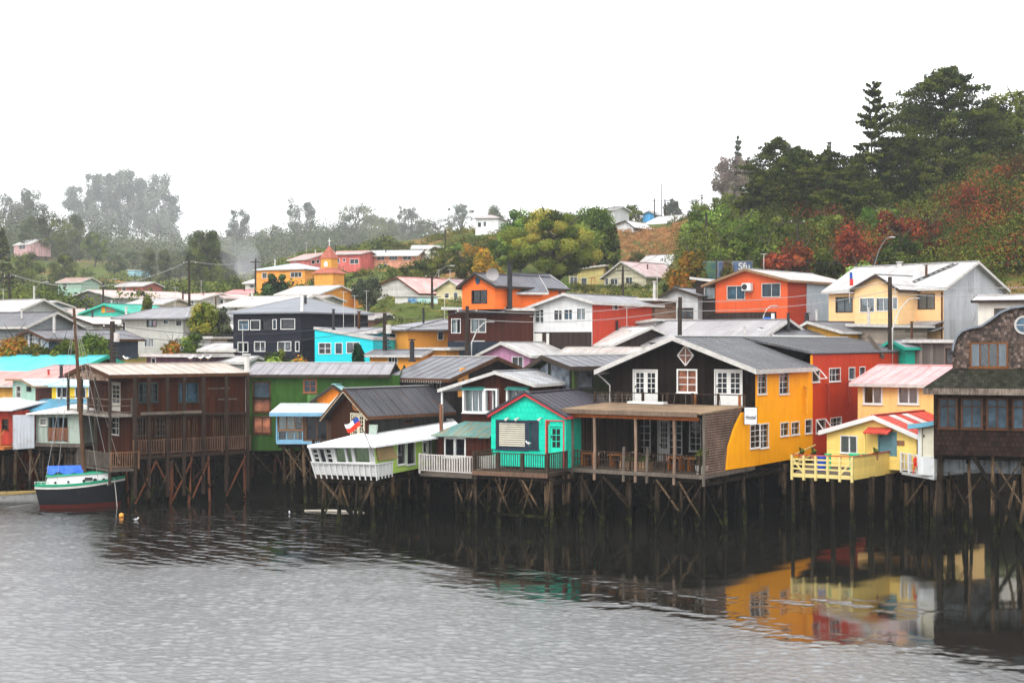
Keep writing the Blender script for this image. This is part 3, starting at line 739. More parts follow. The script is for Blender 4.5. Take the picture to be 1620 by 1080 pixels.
MB().tube([(-.55, -.8, zel-.1), (-.3, -.3, zel-.5), (.02, -.05, zel-.9), (.02, -.05, 3)], .045, 6).build('drain_pipe', TRIM, h.root)
h.chimney(.2, 5, zel, zel+1.1+.4, .16)
h.stilts([.4, 1.9, 3.3, 4.8, 6.3, 7.7, 9.1], [-6.3, -4.0, -1.5, 1.5, 4.5, 7.5], zt=-.2, mat=[STILT, STILT2, STILT, STILT3], r=.12)
sub = House('w', '', (965, 84.05), (1195, 79), 3.1, 18.5); off = 8.6
p0 = h.tow((0, 8.6, 0)); sub.o = p0; sub.root.location = p0; sub.camL = sub.tol(Vector((0, 0, CH)))
for x0, x1, y0, y1, c, r_ in ((1312, 1329, 583, 602, 3, 2), (1343, 1352, 582, 599, 1, 1), (1360, 1368, 581, 594, 1, 1), (1314, 1331, 661, 676, 3, 2)):
    sub.win('R', x0, y0, x1, y1, c, r_, fm=FW, fw=.06, bar=.02, gl='dark' if r_ > 1 else 'blue')
for x0, x1, y0, y1 in ((1285, 1296, 585, 603), (1291, 1305, 664, 683)):
    fo = sub.win('R', x0, y0, x1, y1, 1, 1, fm=FW, fw=.06)
    a0, z1 = sub.P('R', x0, y0); a1, z0 = sub.P('R', x1, y1)
    sm = MB(); P_ = [(sub.w+.03, a0, z1), (sub.w+.03, a1, z1), (sub.w+.5, a1, z0+.2), (sub.w+.5, a0, z0+.2)]
    for p, q in zip(P_, P_[1:]+P_[:1]): sm.beam(p, q, .06, .06)
    sm.build('open_sash', FW, sub.root)
pr2 = [(-.3, zel), (ap, zap), (sub.w+.12, wallz+.16)]; u2 = [(a, z-.12) for a, z in pr2]
sub.top = {'F': u2, 'B': u2, 'L': [(0, pl(u2, 0)), (18.5, pl(u2, 0))], 'R': [(0, wallz), (18.5, wallz)]}
sub.walls({'F': YW, 'L': BLK, 'B': BLK, 'R': RW}, 'RBL')
sub.roof('F', pr2, -.44, 18.7, GREYR, trim=None, ribm=WHITE)
MB().box(sub.w+.0, -.7, wallz+.1, sub.w+.14, 18.6, wallz+.17).build('gutter', paint((.2, .2, .22)), sub.root)
for (xp, y0, y1, sd_) in ((1306, 608, 650, 0), (1340, 605, 640, 0)):
    a, z1 = sub.P('R', xp, y0); z0 = sub.P('R', xp, y1)[1]
    MB().tube([(sub.w+.02, a, z1), (sub.w+.2, a, z1), (sub.w+.2, a, z0)], .08, 7).build('flue_pipe', paint((.3, .04, .02), .2), sub.root)
MB().beam((sub.w-.9, 12.6, wallz+1.2), (sub.w+.3, 12.2, wallz-.3), .06, .3).build('plank', BOARD, sub.root)
sub.stilts([.6, 3, 5.5, 8.5], [.5, 3, 6, 9], zt=-.05, mat=[STILT, STILT3]); h.absorb(sub)
a, z1 = h.P('R', 1272, 612); MB().tube([(h.w+.02, a, z1), (h.w+.18, a, z1), (h.w+.18, a, z1-1.6)], .08, 7).build('flue_pipe', paint((.85, .4, .02), .2), h.root)
hostel = h
# sign
a0, zt = h.P('R', 1176.5, 646); a1, zb_ = h.P('R', 1196, 669)
mid = (a0+a1)/2; sw = 1.18; sh = zt-zb_
_p = h.tow((h.w, mid, 0)); sl = W(1187.5, 657.5, _p.y-1.0)
sg = empty('hostel_sign', sl, R(-8), 'white hostel name board hanging on the corner of the yellow wall', 'sign')
sw = .64
MB().box(-.33, -.05, -sh/2-.03, .33, -.005, sh/2+.03).build('board', paint((.82, .83, .84), .08), sg)
fb = MB(); f_ = .03
for r_ in ((-.36, -sh/2-.05, .36, -sh/2-.02), (-.36, sh/2+.02, .36, sh/2+.05), (-.36, -sh/2-.02, -.33, sh/2+.02), (.33, -sh/2-.02, .36, sh/2+.02)): fb.box(r_[0], -.07, r_[1], r_[2], -.0, r_[3])
fb.build('frame', DKFR, sg)
def text(s, size, loc, parent, mat, rot=(R(90), 0, 0), name='lettering', sx=1, bold=0):
    cu = bpy.data.curves.new(name, 'FONT'); cu.body = s; cu.size = size; cu.align_x = 'CENTER'; cu.align_y = 'CENTER'; cu.extrude = .004; cu.offset = bold
    tmp = bpy.data.objects.new(name, cu); C.objects.link(tmp)
    dg = bpy.context.evaluated_depsgraph_get(); me = bpy.data.meshes.new_from_object(tmp.evaluated_get(dg)); bpy.data.objects.remove(tmp); me.materials.clear(); me.materials.append(mat)
    o = bpy.data.objects.new(name, me); C.objects.link(o); o.location = loc; o.rotation_euler = rot; o.scale = (sx, 1, 1)
    o.parent = parent; return o
INK = paint((.01, .01, .012), .1)
text('Hostel', .34, (0, -.06, -.08), sg, INK, sx=.6, bold=.006)
mb = MB()
for k in range(6): mb.box(-.25+k*.085, -.056, sh/2-.16, -.2+k*.085, -.05, sh/2-.1)
mb.build('small_marks', paint((.35, .36, .38)), sg)
MB().beam((0, 0, 0), (-.1, 1.0, 0), .05, .05).build('bracket', DKFR, sg)

mb = MB()
for k in range(70): 
    u = xl+.6+random.random()*7.6; z = random.uniform(.75, 1.0); mb.ball((u, -6.42+random.uniform(-.03, .03), z), random.uniform(.02, .05), 5, 3)
mb.build('shell_garland', wood((.35, .28, .24), .6), h.root)
for k in range(3):
    u = 1.0+k*2.6; MB().tube([(u, -1.0, 3.35), (u, -1.0, 3.0)], .2, 8).build('balcony_stool', wood((.16, .08, .04)), h.root)
# furniture on the deck
def loc_on(h, u, v, z=0): return h.tow((u, v, z))
ORW = wood((.36, .12, .025), .4)
for k, (u, lb) in enumerate(((.9+xl-.0, 'orange wooden table by the slatted wall at the left of the hostel deck'), (2.7+xl, 'orange wooden table left of the planters on the hostel deck'), (6.2+xl, 'orange wooden table in front of the white french door'), (7.4+xl, 'orange wooden table at the screened end of the hostel deck'))):
    tb = empty('deck_table', loc_on(h, u, -5.2), h.yaw, lb, 'table', 'tables on the hostel deck')
    MB().box(-.45, -.35, .7, .45, .35, .75).build('table_top', ORW, tb)
    for sx in (-.38, .3): MB().box(sx, -.3, 0, sx+.1, .3, .7).build('leg', ORW, tb)
for u, lb in ((4.15+xl-.35, 'plank planter box with green plants, left one of the pair on the hostel deck'), (5.1+xl-.25, 'plank planter box with green plants, right one of the pair on the hostel deck')):
    tb = empty('planter_box', loc_on(h, u, -6.15), h.yaw, lb, 'planter', 'plank planters on the hostel deck')
    mb = MB(); 
    for z in (0, .17, .34): mb.box(-.42, -.16, z+.02, .42, .16, z+.17)
    mb.build('box', wood((.45, .28, .16), .3), tb)
    planter_fill = tb
    PF = PF + [tb] if 'PF' in globals() else [tb]
tb = empty('plant_pot', loc_on(h, 8.5+xl-.35, -6.1), h.yaw, 'white pot with a tall bushy plant at the end of the hostel deck', 'plant pot')
MB().hexa([(-.2, -.2, 0), (.2, -.2, 0), (.2, .2, 0), (-.2, .2, 0), (-.26, -.26, .45), (.26, -.26, .45), (.26, .26, .45), (-.26, .26, .45)]).build('pot', OFFW, tb); PF.append(tb)

# ---- turquoise house
TQ = siding((.012, .62, .42), 'shingle', .26, .12, .2, (.01, .42, .3), rough=.5, bump=.8)
PINKT = paint((.68, .06, .07), .15); NAVY = paint((.02, .03, .05), .15)
h = House('turquoise_house', 'turquoise shingled stilt cottage with pink-edged gable and dark timber balcony', (777, 79.2), (895, 77.2), 3.1, 8)
ze = zat(657, 78.4)-3.1; za = zat(621, 78.4)-3.1; ap = h.P('F', 833, 640)[0]
a0 = h.P('F', 788, 690)[0]; a1 = h.P('F', 831, 690)[0]; zt_, zb_ = h.P('F', 810, 668)[1], h.P('F', 810, 707)[1]
fo = h.window('F', (a0, zb_, a1, zt_), 1, 1, fm=NAVY, fw=.14)
mb = MB(); z = zb_+.05
while z < zt_: h.wbox(mb, 'F', a0+.04, z, a1-.04, z+.085, -.05, -.03); z += .12
mb.build('blind', paint((.6, .56, .45), .15), fo)
h.win('F', 838, 668, 849, 707, 1, 1, fm=NAVY, gl='blue', fw=.13)
h.door('F', 870, 674, 889, 722, paint((.015, .6, .4), .1), cols=2, rows=3, low=.3)
u0 = h.P('F', 865, 690)[0]; u1 = h.P('F', 893, 690)[0]; zt_ = h.P('F', 879, 666)[1]
MB().box(u0-.06, -.06, .05, u0, -.003, zt_+.06).box(u1-.06, -.06, .05, u1, -.003, zt_+.06).box(u0, -.06, zt_, u1-.06, -.003, zt_+.06).build('door_surround', PINKT, h.root)
MB().box(u0, -.02, .1, u0+.18, -.004, zt_).build('door_sidelight', glass('brown'), h.root)
h.gable([(-.1, ze), (ap, za), (h.w+.1, ze)], mats=TQ, roofm=siding((.075, .07, .085), 'corr', .22, .15, .3, rough=.5, metal=.2), trim=PINKT, tw=.14, over=.2)
mb = MB(); mb.beam((-.2, -.25, ze+.0), (ap, -.25, za+.07), .1, .12); mb.beam((ap, -.25, za+.07), (h.w+.2, -.25, ze), .1, .12); mb.build('ridge_edge', paint((.05, .05, .06)), h.root)
for x in (806, 822, 858):
    a, z = h.P('F', x, 661); MB().tube([(a, 0, z), (a-.0, -.22, z+.02), (a-.12, -.34, z-.12)], [.03, .03, .09], 7).build('floodlight', paint((.6, .55, .5)), h.root)
v0 = -2.3
q0 = h.P('F', 748, 740, v0)[0]; q1 = h.P('F', 866, 740, v0)[0]
DW = wood((.07, .045, .03), .6, (.025, .018, .015))
MB().box(q0, v0, -.3, q1, 0, -.1).build('balcony_floor', DW, h.root)
mb = MB().box(q0-.02, v0-.05, -.32, q1+.02, v0-.004, -.08); mb.build('fascia_board', wood((.2, .12, .08), .6), h.root)
h.rail((q0+.05, v0+.05, -.1), (q1-.05, v0+.05, -.1), 1.0, DW, sp=.13, posts=1.35, thick=.07)
h.rail((q1-.05, v0+.1, -.1), (h.w+.1, -.1, -.1), 1.05, DW, sp=.2, posts=3, bw=.06)
h.rail((q0+.05, v0+.1, -.1), (q0+.05, 1, -.1), 1.0, DW, sp=.13, posts=3)
h.stilts([q0+.2, q0+1.5, q0+2.9, q1-.2, h.w+.1], [v0+.2, .3, 3, 6], zt=-.3, mat=[STILT, STILT2])
MB().beam((q0+1.2, v0+.1, -2.35), (h.w+.3, v0+.3, -2.45), .1, .16).build('brace', SW((.15, .09, .04)), h.root)
for k in range(4):
    x = q0+1.3+k*.75; MB().beam((x, v0+.1, -.4), (x+(.9 if k % 2 == 0 else -.6), v0+.1, -2.3), .07, .12, up=(0, 1, 0)).build('brace', SW((.1, .065, .035)), h.root)

# ---- dark green glazed house
DG = siding((.028, .04, .014), 'vert', .25, .3, .3, rough=.7)
h = House('dark_green_house', 'dark green house with tall gable glazing behind the turquoise cottage', (840, 88), (907, 84.3), 3.1, 7.5)
zs = [zat(598, 88.4)-3.1, zat(562, 86)-3.1, zat(578, 84)-3.1]
ap = h.P('F', 868, 562)[0]
c0, c1, c2, c3 = (h.P('F', x, 600)[0] for x in (848, 868, 873, 902))
h.top = {}
for (x0, x1, zl, zr) in ((c0, c1, 1, 0), (c2, c3, 0, 1)):
    zt0 = pl([(-.9, zs[0]), (ap, zs[1]), (h.w+.3, zs[2])], x0)-.45; zt1 = pl([(-.9, zs[0]), (ap, zs[1]), (h.w+.3, zs[2])], x1)-.45
    z0 = zat(618, 86)-3.1
    f_ = MB().prism([(x0-.08, z0-.1), (x1+.08, z0-.1), (x1+.08, zt1+.08), (x0-.08, zt0+.08)], 'y', -.04, -.005).build('window', DKFR, h.root)
    MB().prism([(x0, z0), (x1, z0), (x1, zt1), (x0, zt0)], 'y', -.06, -.045).build('pane', glass('sky'), f_)
h.win('R', 915, 585, 938, 612, 1, 1, fm=DKFR, gl='grey', fw=.12)
h.gable([(-1.6, zs[0]), (ap, zs[1]), (h.w+.35, zs[2]-.05)], mats=DG, roofm=siding((.2, .2, .215), 'corr', .22, .12, .4, rough=.45, metal=.3), trim=DKTRIM, tw=.26, over=.5, ribm=TRIM)
MB().box(h.w+.02, -.12, 0, h.w+.12, -.02, zs[2]-.2).build('corner_post', siding((.06, .1, .02), 'vert', .2), h.root)
h.stilts([.5, 2.5, 4], [.5, 3, 6], zt=0, mat=STILT3)

# ---- red-brown house with the white railing
RB = siding((.05, .011, .005), 'vert', .15, .4, .3, (.03, .015, .012), rough=.7)
TEAL = siding((.1, .26, .25), 'corr', .22, .2, .7, (.3, .2, .1), rough=.5, metal=.2)
h = House('red_brown_house', 'red-brown timber house with white bay windows, grey gable roof and teal lean-to', (731, 83.5), (843, 81.5), 2.7, 7)
ap = h.P('F', 789, 600)[0]; zb0 = 2.7
pz = lambda py, d=82.5: zat(py, d)-zb0
for x0, x1, cr in ((737, 766, [(0, .3, (.6, .62, .55)), (.3, .8, (.65, .66, .65)), (.8, 1, (.4, .4, .25))]), (771, 787, [(0, .5, (.6, .1, .1)), (.9, 1, (.5, .5, .5))]), (806, 835, [(.0, .2, (.6, .6, .6))])):
    h.win('F', x0, 617, x1, 650, 2 if x1-x0 < 20 else 3, 1, curtain=cr, fw=.1, bar=.03, flush=.12, proud=.14)
for x0, x1 in ((733, 768), (803, 838)):
    a0, z = h.P('F', x0, 613); a1 = h.P('F', x1, 613)[0]
    MB().hexa([(a0, -.4, z-.12), (a1, -.4, z-.12), (a1, -.004, z-.12), (a0, -.004, z-.12), (a0, -.4, z-.07), (a1, -.4, z-.07), (a1, -.004, z+.08), (a0, -.004, z+.08)]).build('window_hood', paint((.04, .2, .17), .2), h.root)
h.gable([(-1.35, pz(617)), (ap, pz(587)), (h.w+.35, pz(606.5))], mats=RB, roofm=siding((.42, .42, .43), 'corr', .22, .1, .4, rough=.4, metal=.3), trim=TRIM, tw=.17, over=.5)
MB().box(-1.25, -.3, 1, -1.15, -.2, pz(620)).build('porch_post', WHITE, h.root)
# lean-to
l0 = h.P('F', 690, 690, -2)[0]; l1 = h.P('F', 778, 690, -2)[0]
MB().hexa([(l0-.2, -2.3, pz(691, 80.5)-.05), (l1, -2.3, pz(691, 80.5)-.05), (l1, -.01, pz(668)-.05), (l0+.8, -.01, pz(668)-.05), (l0-.2, -2.3, pz(691, 80.5)+.03), (l1, -2.3, pz(691, 80.5)+.03), (l1, -.01, pz(668)+.03), (l0+.8, -.01, pz(668)+.03)]).build('lean_to_roof', TEAL, h.root)
h.voff = -2; h.holes['F'] = []
h.win('F', 705, 694, 719, 720, 1, 1, fw=.08); h.win('F', 720, 694, 735, 720, 1, 1, fw=.08)
hs = h.holes['F']; mb = MB(); us = sorted({l0, l1, hs[0][0], hs[0][2], hs[1][0], hs[1][2]}); zt_ = pz(692, 80.5)
for ua, ub in zip(us, us[1:]):
    z = 0
    for q in hs:
        if q[0] <= ua+1e-6 and ub <= q[2]+1e-6: mb.poly([h.m('F', ua, z), h.m('F', ub, z), h.m('F', ub, q[1]), h.m('F', ua, q[1])]); z = q[3]
    mb.poly([h.m('F', ua, z), h.m('F', ub, z), h.m('F', ub, zt_), h.m('F', ua, zt_)])
for q in hs: 
    c = [(q[0], q[1]), (q[2], q[1]), (q[2], q[3]), (q[0], q[3])]
    for a_, b_ in zip(c, c[1:]+c[:1]): mb.poly([h.m('F', *a_), h.m('F', *b_), h.m('F', *b_, -.12), h.m('F', *a_, -.12)])
mb.poly([(l0, -2, 0), (l0, 0, 0), (l0, 0, zt_), (l0, -2, zt_)]); mb.build('lower_wall', RB, h.root, fix=False)
h.voff = 0
r0 = h.tol(Vector((*tuple(W(664, 540, 79.5))[:2], 2.7))); r1 = h.tol(Vector((*tuple(W(756, 540, 77.6))[:2], 2.7))); r2 = h.tol(Vector((*tuple(W(800, 540, 79.3))[:2], 2.7)))
mb = MB(); mb.prism([(r0.x, r0.y), (r1.x, r1.y), (r2.x, r2.y), (h.w, 0), (l0, 0)], 'z', -.2, -.05); mb.build('deck_floor', BOARD, h.root)
WR = paint((.62, .58, .54), .3, dirtcol=(.3, .26, .22))
h.rail(r0, r1, 1.0, WR, sp=.16, posts=4, bw=.07); h.rail(r1, r2, 1.0, WR, sp=.16, posts=4, bw=.07)
h.stilts([r0.x+.3, r0.x+1.8, r0.x+3.2, 2.5, 4], [r0.y+.6, 0, 3], zt=-.25, mat=[STILT2, STILT])
pt = h.P('F', 703, 690, -1.2); hh = pz(645, 81)
h.chimney(pt[0], -1.6, pz(690, 80.5), hh, .1, wood((.3, .13, .07), .6), cap=True)
tb = empty('deck_table', h.tow((l0+1.6, -2.9, 0)), h.yaw, 'small table with a white cloth behind the white railing', 'table')
MB().box(-.5, -.35, .72, .5, .35, .76).build('table_top', WHITE, tb)
for sx in (-.4, .4):
    for sy in (-.28, .28): MB().box(sx-.03, sy-.03, 0, sx+.03, sy+.03, .72).build('leg', WHITE, tb)

# ---- lime green house with white glazed front
LIME = siding((.36, .52, .1), 'lap', .24, .1, .3, (.25, .36, .1), rough=.55)
WL = siding((.6, .6, .58), 'lap', .3, .08, .35, (.42, .42, .4), rough=.5)
h = House('lime_house', 'lime green stilt house with flaring white glazed front and white sheet roof', (500, 77.6), (596, 76.3), 2.75, 9.5)
pz = lambda py, d=77: zat(py, d)-2.75
zt_ = pz(704)
wl = [(504, 512, 1, 3), (514, 522, 1, 1), (524, 532, 1, 3)]
for x0, x1, c, r_ in wl: h.win('F', x0, 710, x1, 731, c, r_, fm=WHITE, fw=.06, bar=.04)
for x0, x1 in ((538, 552), (555, 562), (566, 588)): h.win('F', x0, 707, x1, 730, 1, 1, fm=WHITE, fw=.06, curtain=(.25, .4, .04))
for x0, x1 in ((629, 641), (644, 656)): h.win('R', x0, 699, x1, 733, 1, 1, fm=WHITE, fw=.06)
h.door('R', 669, 697, 676, 728, FW, cols=1, rows=1); h.win('R', 678, 697, 682, 722, 1, 1, fw=.05)
h.top = {k: [(0, zt_), (99, zt_)] for k in 'FB'}; h.top['L'] = h.top['R'] = [(0, zt_), (9.5, zt_+.1)]; h.top['F'] = h.top['B'] = [(0, zt_), (h.w, zt_)]
h.walls({'F': WL, 'R': LIME, 'L': WL, 'B': LIME})
mb = MB()
for k in range(12):
    u = -.02+k*(h.w+.04)/11; mb.box(u-.03, -.09, -.2, u+.03, -.035, pz(733)+.0)
mb.box(-.05, -.12, pz(733), h.w+.05, -.04, pz(733)+.08); mb.build('batten', WHITE, h.root)
for k in range(5):
    v = .1+k*.42; MB().box(h.w+.035, v-.03, -.15, h.w+.09, v+.03, pz(733)).build('batten', WHITE, h.root)
MB().box(h.w+.01, 0, -.02, h.w+.03, 1.9, pz(733)).build('side_board', WL, h.root)
MB().box(h.w+.04, 0, pz(733), h.w+.12, 1.9, pz(733)+.07).build('sill_rail', WHITE, h.root)
MB().hexa([(h.w+.02, .2, pz(733)+.2), (h.w+.1, .2, pz(733)+.2), (h.w+.25, 2.2, pz(733)+.2), (h.w+.2, 2.2, pz(733)+.2), (h.w+.02, .1, zt_-.02), (h.w+.1, .1, zt_-.02), (h.w+.1, 1.7, zt_-.02), (h.w+.02, 1.7, zt_-.02)]).build('reed_screen', wood((.35, .24, .12), .5, (.16, .12, .05), 3), h.root)
def flare(h, k):
    for ch in [o for o in C.objects if o.parent and (o.parent == h.root or o.parent.parent == h.root) and o.type == 'MESH']:
        for v in ch.data.vertices:
            x, y, z = v.co
            if y < 1.0 and x < h.w+.2: v.co.y = y-k*z*(1-max(0, y)); v.co.x = x-(k*1.1)*z*(1-x/h.w)*(1-max(0, y))
flare(h, .2)
rp = [h.tol(p) for p in (W(486, 705, 77), W(594, 705, 75.4), W(740, 684.5, 85.3), W(708, 654, 92), W(560, 687, 84))]
mb = MB(); dn = Vector((0, 0, -.1))
lo = [p+dn for p in rp]
for t_ in ((0, 1, 4), (1, 2, 4), (2, 3, 4)): mb.poly([rp[k] for k in t_]); mb.poly([lo[k] for k in t_[::-1]])
for a_, b_ in ((0, 1), (1, 2), (2, 3), (3, 4), (4, 0)): mb.poly([lo[a_], lo[b_], rp[b_], rp[a_]])
mb.build('roof', siding((.8, .82, .82), 'corr', .24, .05, .12, (.6, .62, .62), rough=.4), h.root)
h.stilts([.4, 1.3, 2.3, 3.1], [.5, 3, 5.5, 8], zt=-.2, mat=[SW((.12, .075, .035)), STILT2, STILT])
MB().beam((.2, .3, -.3), (2.4, .4, -2.6), .12, .16, up=(0, 1, 0)).build('brace', SW((.1, .068, .04)), h.root)
MB().beam((3.3, .3, -.3), (1.9, .4, -3.2), .12, .16, up=(0, 1, 0)).build('brace', SW((.1, .068, .04)), h.root)
lime = h
# flag
fp = W(592, 722, 75.2); fl = empty('national_flag', fp, 0, 'red, white and blue flag on a thin pole leaning over the white roof', 'flag')
tip = W(566, 662, 75.4)-fp; MB().tube([(0, 0, 0), tip*.55+Vector((.03, 0, 0)), tip], .025, 5).build('pole', BOARD, fl)
n = tip.normalized(); ps = []
def fpt(s_, t_):   # s along the fly 0..1, t down the hoist 0..1
    b_ = tip*(1-.22*t_); return b_+Vector((-.72*s_, -.1*math.sin(s_*6), -.28*s_+.09*math.sin(s_*5+1)))
def fpatch(s0, s1, t0, t1, m_, nm):
    mb = MB()
    N_ = 8
    for i in range(N_):
        a_ = s0+(s1-s0)*i/N_; b_ = s0+(s1-s0)*(i+1)/N_; mb.poly([fpt(a_, t0), fpt(b_, t0), fpt(b_, t1), fpt(a_, t1)])
        mb.poly([fpt(a_, t1)+Vector((0, .012, 0)), fpt(b_, t1)+Vector((0, .012, 0)), fpt(b_, t0)+Vector((0, .012, 0)), fpt(a_, t0)+Vector((0, .012, 0))])
    mb.build(nm, m_, fl, fix=False)
fpatch(0, .36, 0, .5, paint((.02, .06, .3), .1), 'canton'); fpatch(.36, 1, 0, .5, paint((.8, .8, .8), .1), 'white_stripe'); fpatch(0, 1, .5, 1, paint((.75, .05, .02), .1), 'red_stripe')

# ---- small cottage with carved gable
CB = siding((.045, .014, .006), 'vert', .16, .4, .3, rough=.7)
h = House('carved_cottage', 'small dark brown cottage with steep grey metal roof and scalloped bargeboards', (524, 86.4), (584, 84.2), 3.3, 6.6)
pz = lambda py, d=85: zat(py, d)-3.3
h.door('F', 556, 655, 576, 692, paint((.62, .55, .4), .1), leaves=2, cols=2, rows=5, low=.15)
h.win('R', 640, 663, 652, 668, 1, 1, fm=BRFR, fw=.05)
ap = h.P('F', 553, 640)[0]
h.gable([(-.45, pz(661, 86)), (ap, pz(614)), (h.w+.4, pz(658, 84))], mats={'F': CB, 'L': DG, 'R': siding((.02, .02, .018), 'vert', .2, .4), 'B': CB}, roofm=siding((.06, .06, .068), 'corr', .22, .12, .25, (.12, .12, .13), rough=.42, metal=.35), trim=BRFR, tw=.2, over=.45, ribm=paint((.3, .3, .3)))
mb = MB(); pr_ = [(-.45, pz(661, 86)), (ap, pz(614)), (h.w+.4, pz(658, 84))]
for (a0, z0), (a1, z1) in zip(pr_, pr_[1:]):
    for k in range(18):
        t_ = (k+.5)/18; mb.ball((a0+(a1-a0)*t_, -.53, z0+(z1-z0)*t_-.22), .05, 6, 3)
mb.build('scallops', paint((.5, .42, .3)), h.root)
mb = MB(); cx, cz = h.P('F', 565, 641)
for k in range(14):
    t0, t1 = k*math.pi/7, (k+1)*math.pi/7; mb.beam((cx+.28*math.cos(t0), -.05, cz+.28*math.sin(t0)), (cx+.28*math.cos(t1), -.05, cz+.28*math.sin(t1)), .09, .12, up=(0, 1, 0))
mb.build('round_ornament', wood((.4, .15, .04), .3), h.root)
MB().hexa([(h.w+.02, -.1, 0), (h.w+.5, -.1, 0), (h.w+.5, 0, 0), (h.w+.02, 0, 0), (h.w+.1, -.1, 1.8), (h.w+.75, -.1, 1.8), (h.w+.75, 0, 1.8), (h.w+.1, 0, 1.8)]).build('corner_board', paint((.35, .42, .36), .3), h.root)
q0 = h.P('F', 497, 690, -1.4)[0]; q1 = h.P('F', 562, 690, -1.4)[0]
MB().box(q0, -1.6, -.2, h.w, 0, -.03).build('deck_floor', BOARD, h.root)
h.rail((q0, -1.5, .0), (q1, -1.5, .0), .85, DW, sp=.16, posts=.8, bw=.05)
h.stilts([q0+.3, .8, 2.5], [-1.3, 1, 4], zt=-.2, mat=[STILT, STILT2])
for px_, c, lb in ((519, (.0, .35, .2), 'green plastic tub on the deck of the carved cottage'), (535, (.35, .6, .75), 'pale blue bucket on the deck of the carved cottage')):
    b_ = h.tow((h.P('F', px_, 690, -1)[0], -1.0, 0)); t_ = empty('bucket', b_, 0, lb, 'bucket')
    MB().tube([(0, 0, 0), (0, 0, .5)], [.16, .22], 10).build('tub', paint(c, .1, .35), t_); MB().tube([(0, 0, .48), (0, 0, .53)], [.235, .235], 10).build('rim', paint(c, .1, .3), t_)

# ---- sky-blue annex and orange gable
h = House('blue_annex', 'low glazed porch house with sky-blue frame and pale roof beside the green house', (439, 87.5), (535, 87.5), 3.8, 3.6)
pz = lambda py, d=87.5: zat(py, d)-3.8
BLF = paint((.2, .4, .55), .2); 
h.win('F', 441, 657, 478, 679, 3, 1, fm=wood((.3, .15, .07), .4), curtain=[(0, .3, (.55, .52, .45)), (.35, .65, (.5, .47, .4))], fw=.05)
h.win('F', 441, 682, 478, 695, 3, 1, fm=BLF, fw=.05, curtain=[(.3, .85, (.5, .45, .35))])
h.win('F', 485, 658, 517, 695, 2, 1, fm=wood((.2, .1, .05), .4), fw=.05, gl='dark')
f0 = pz(654); h.top = {'F': [(0, f0), (h.w, f0)], 'B': [(0, f0+.3), (h.w, f0+.3)], 'L': [(0, f0), (3.6, f0+.3)], 'R': [(0, f0), (3.6, f0+.3)]}
h.walls(siding((.12, .07, .045), 'vert', .2, .3))
MB().hexa([(-.4, -.5, f0+.02), (h.w+.1, -.5, f0+.02), (h.w+.1, 3.6, f0+.42), (-.4, 3.6, f0+.42), (-.4, -.5, f0+.1), (h.w+.1, -.5, f0+.1), (h.w+.1, 3.6, f0+.5), (-.4, 3.6, f0+.5)]).build('roof', siding((.62, .72, .72), 'corr', .24, .1, .3, (.5, .4, .3), rough=.4), h.root)
MB().box(-.42, -.54, f0-.14, h.w+.1, -.504, f0+.08).build('fascia_board', BLF, h.root)
MB().box(-.05, -.12, -.1, h.w, -.03, .08).box(-.08, -.1, 0, .0, -.02, f0).build('sill_beam', BLF, h.root)
h.stilts([.3, 1.5, 2.8, 3.6], [.3, 2.5], zt=-.1, mat=[STILT2, STILT])
h = House('orange_gable_house', 'orange gabled cottage with pale cyan roof behind the blue porch', (488, 91.5), (578, 90), 3.3, 8)
pz = lambda py, d=91: zat(py, d)-3.3
ap = h.P('F', 531, 640)[0]
h.gable([(-.35, pz(645)), (ap, pz(607.5)), (h.w+.3, pz(645))], mats=siding((.8, .22, .02), 'vert', .2, .12, .3, rough=.55), roofm=siding((.32, .55, .55), 'corr', .24, .1, .25, rough=.4), trim=DKTRIM, tw=.22, over=.3)
a, z = h.P('F', 535, 632); MB().prism([(a-.7, z-.35), (a+.55, z-.35), (a+.2, z+.5)], 'y', -.05, -.01).build('gable_window', FW, h.root)
MB().prism([(a-.5, z-.27), (a+.42, z-.27), (a+.16, z+.36)], 'y', -.06, -.052).build('pane', glass('grey'), h.root)
h.stilts([.5, 2.5], [.5, 4], zt=0, mat=STILT3)

# ---- dark brown house behind
h = House('dark_brown_house', 'dark brown house with wide grey roof, black stovepipe and carved window screens', (632, 92.6), (712, 90), 3.0, 8.2)
pz = lambda py, d=90: zat(py, d)-3
h.win('F', 650, 602, 660, 618, 1, 1, fm=BRFR); h.win('F', 684, 600, 696, 630, 2, 2, fm=paint((.3, .28, .24)), fw=.07)
ze, zr = pz(598, 90.5), pz(564, 93.5)
h.side_gable([(-.7, ze), (4.1, zr), (8.9, ze)], mats=siding((.022, .018, .016), 'vert', .2, .5), roofm=siding((.19, .19, .205), 'corr', .22, .12, .3, rough=.42, metal=.35), trim=BRFR, over=.6, tw=.24, ribm=TRIM)
mb = MB()
for k in range(24): mb.box(-.5+k*.2, -.75, ze-.3, -.42+k*.2, -.7, ze-.12)
mb.build('eave_fringe', paint((.2, .19, .17)), h.root)
a, z = h.P('R', 732, 605); MB().prism([(a-.5, z-.9), (a+.5, z-.9), (a+.5, z+.6), (a+.2, z+.95), (a-.2, z+.95), (a-.5, z+.6)], 'x', h.w+.005, h.w+.06).build('shutter', paint((.8, .34, .08), .15), h.root)
MB().ball((h.w+.06, a, z+.1), .12, 8, 5).build('shutter_hole', DKFR, h.root)
pt = h.ray(655, 570, 1, 2.2); h.chimney(pt.x, 2.0, ze+1.0, ze+2.35, .16)
h.stilts([.5, 2.5, 4], [.5, 4, 7], zt=0, mat=STILT3)
MB().tube([(-.9, -.6, 1), (-.9, -.6, ze-.2)], .05, 6).build('post', BOARD, h.root)

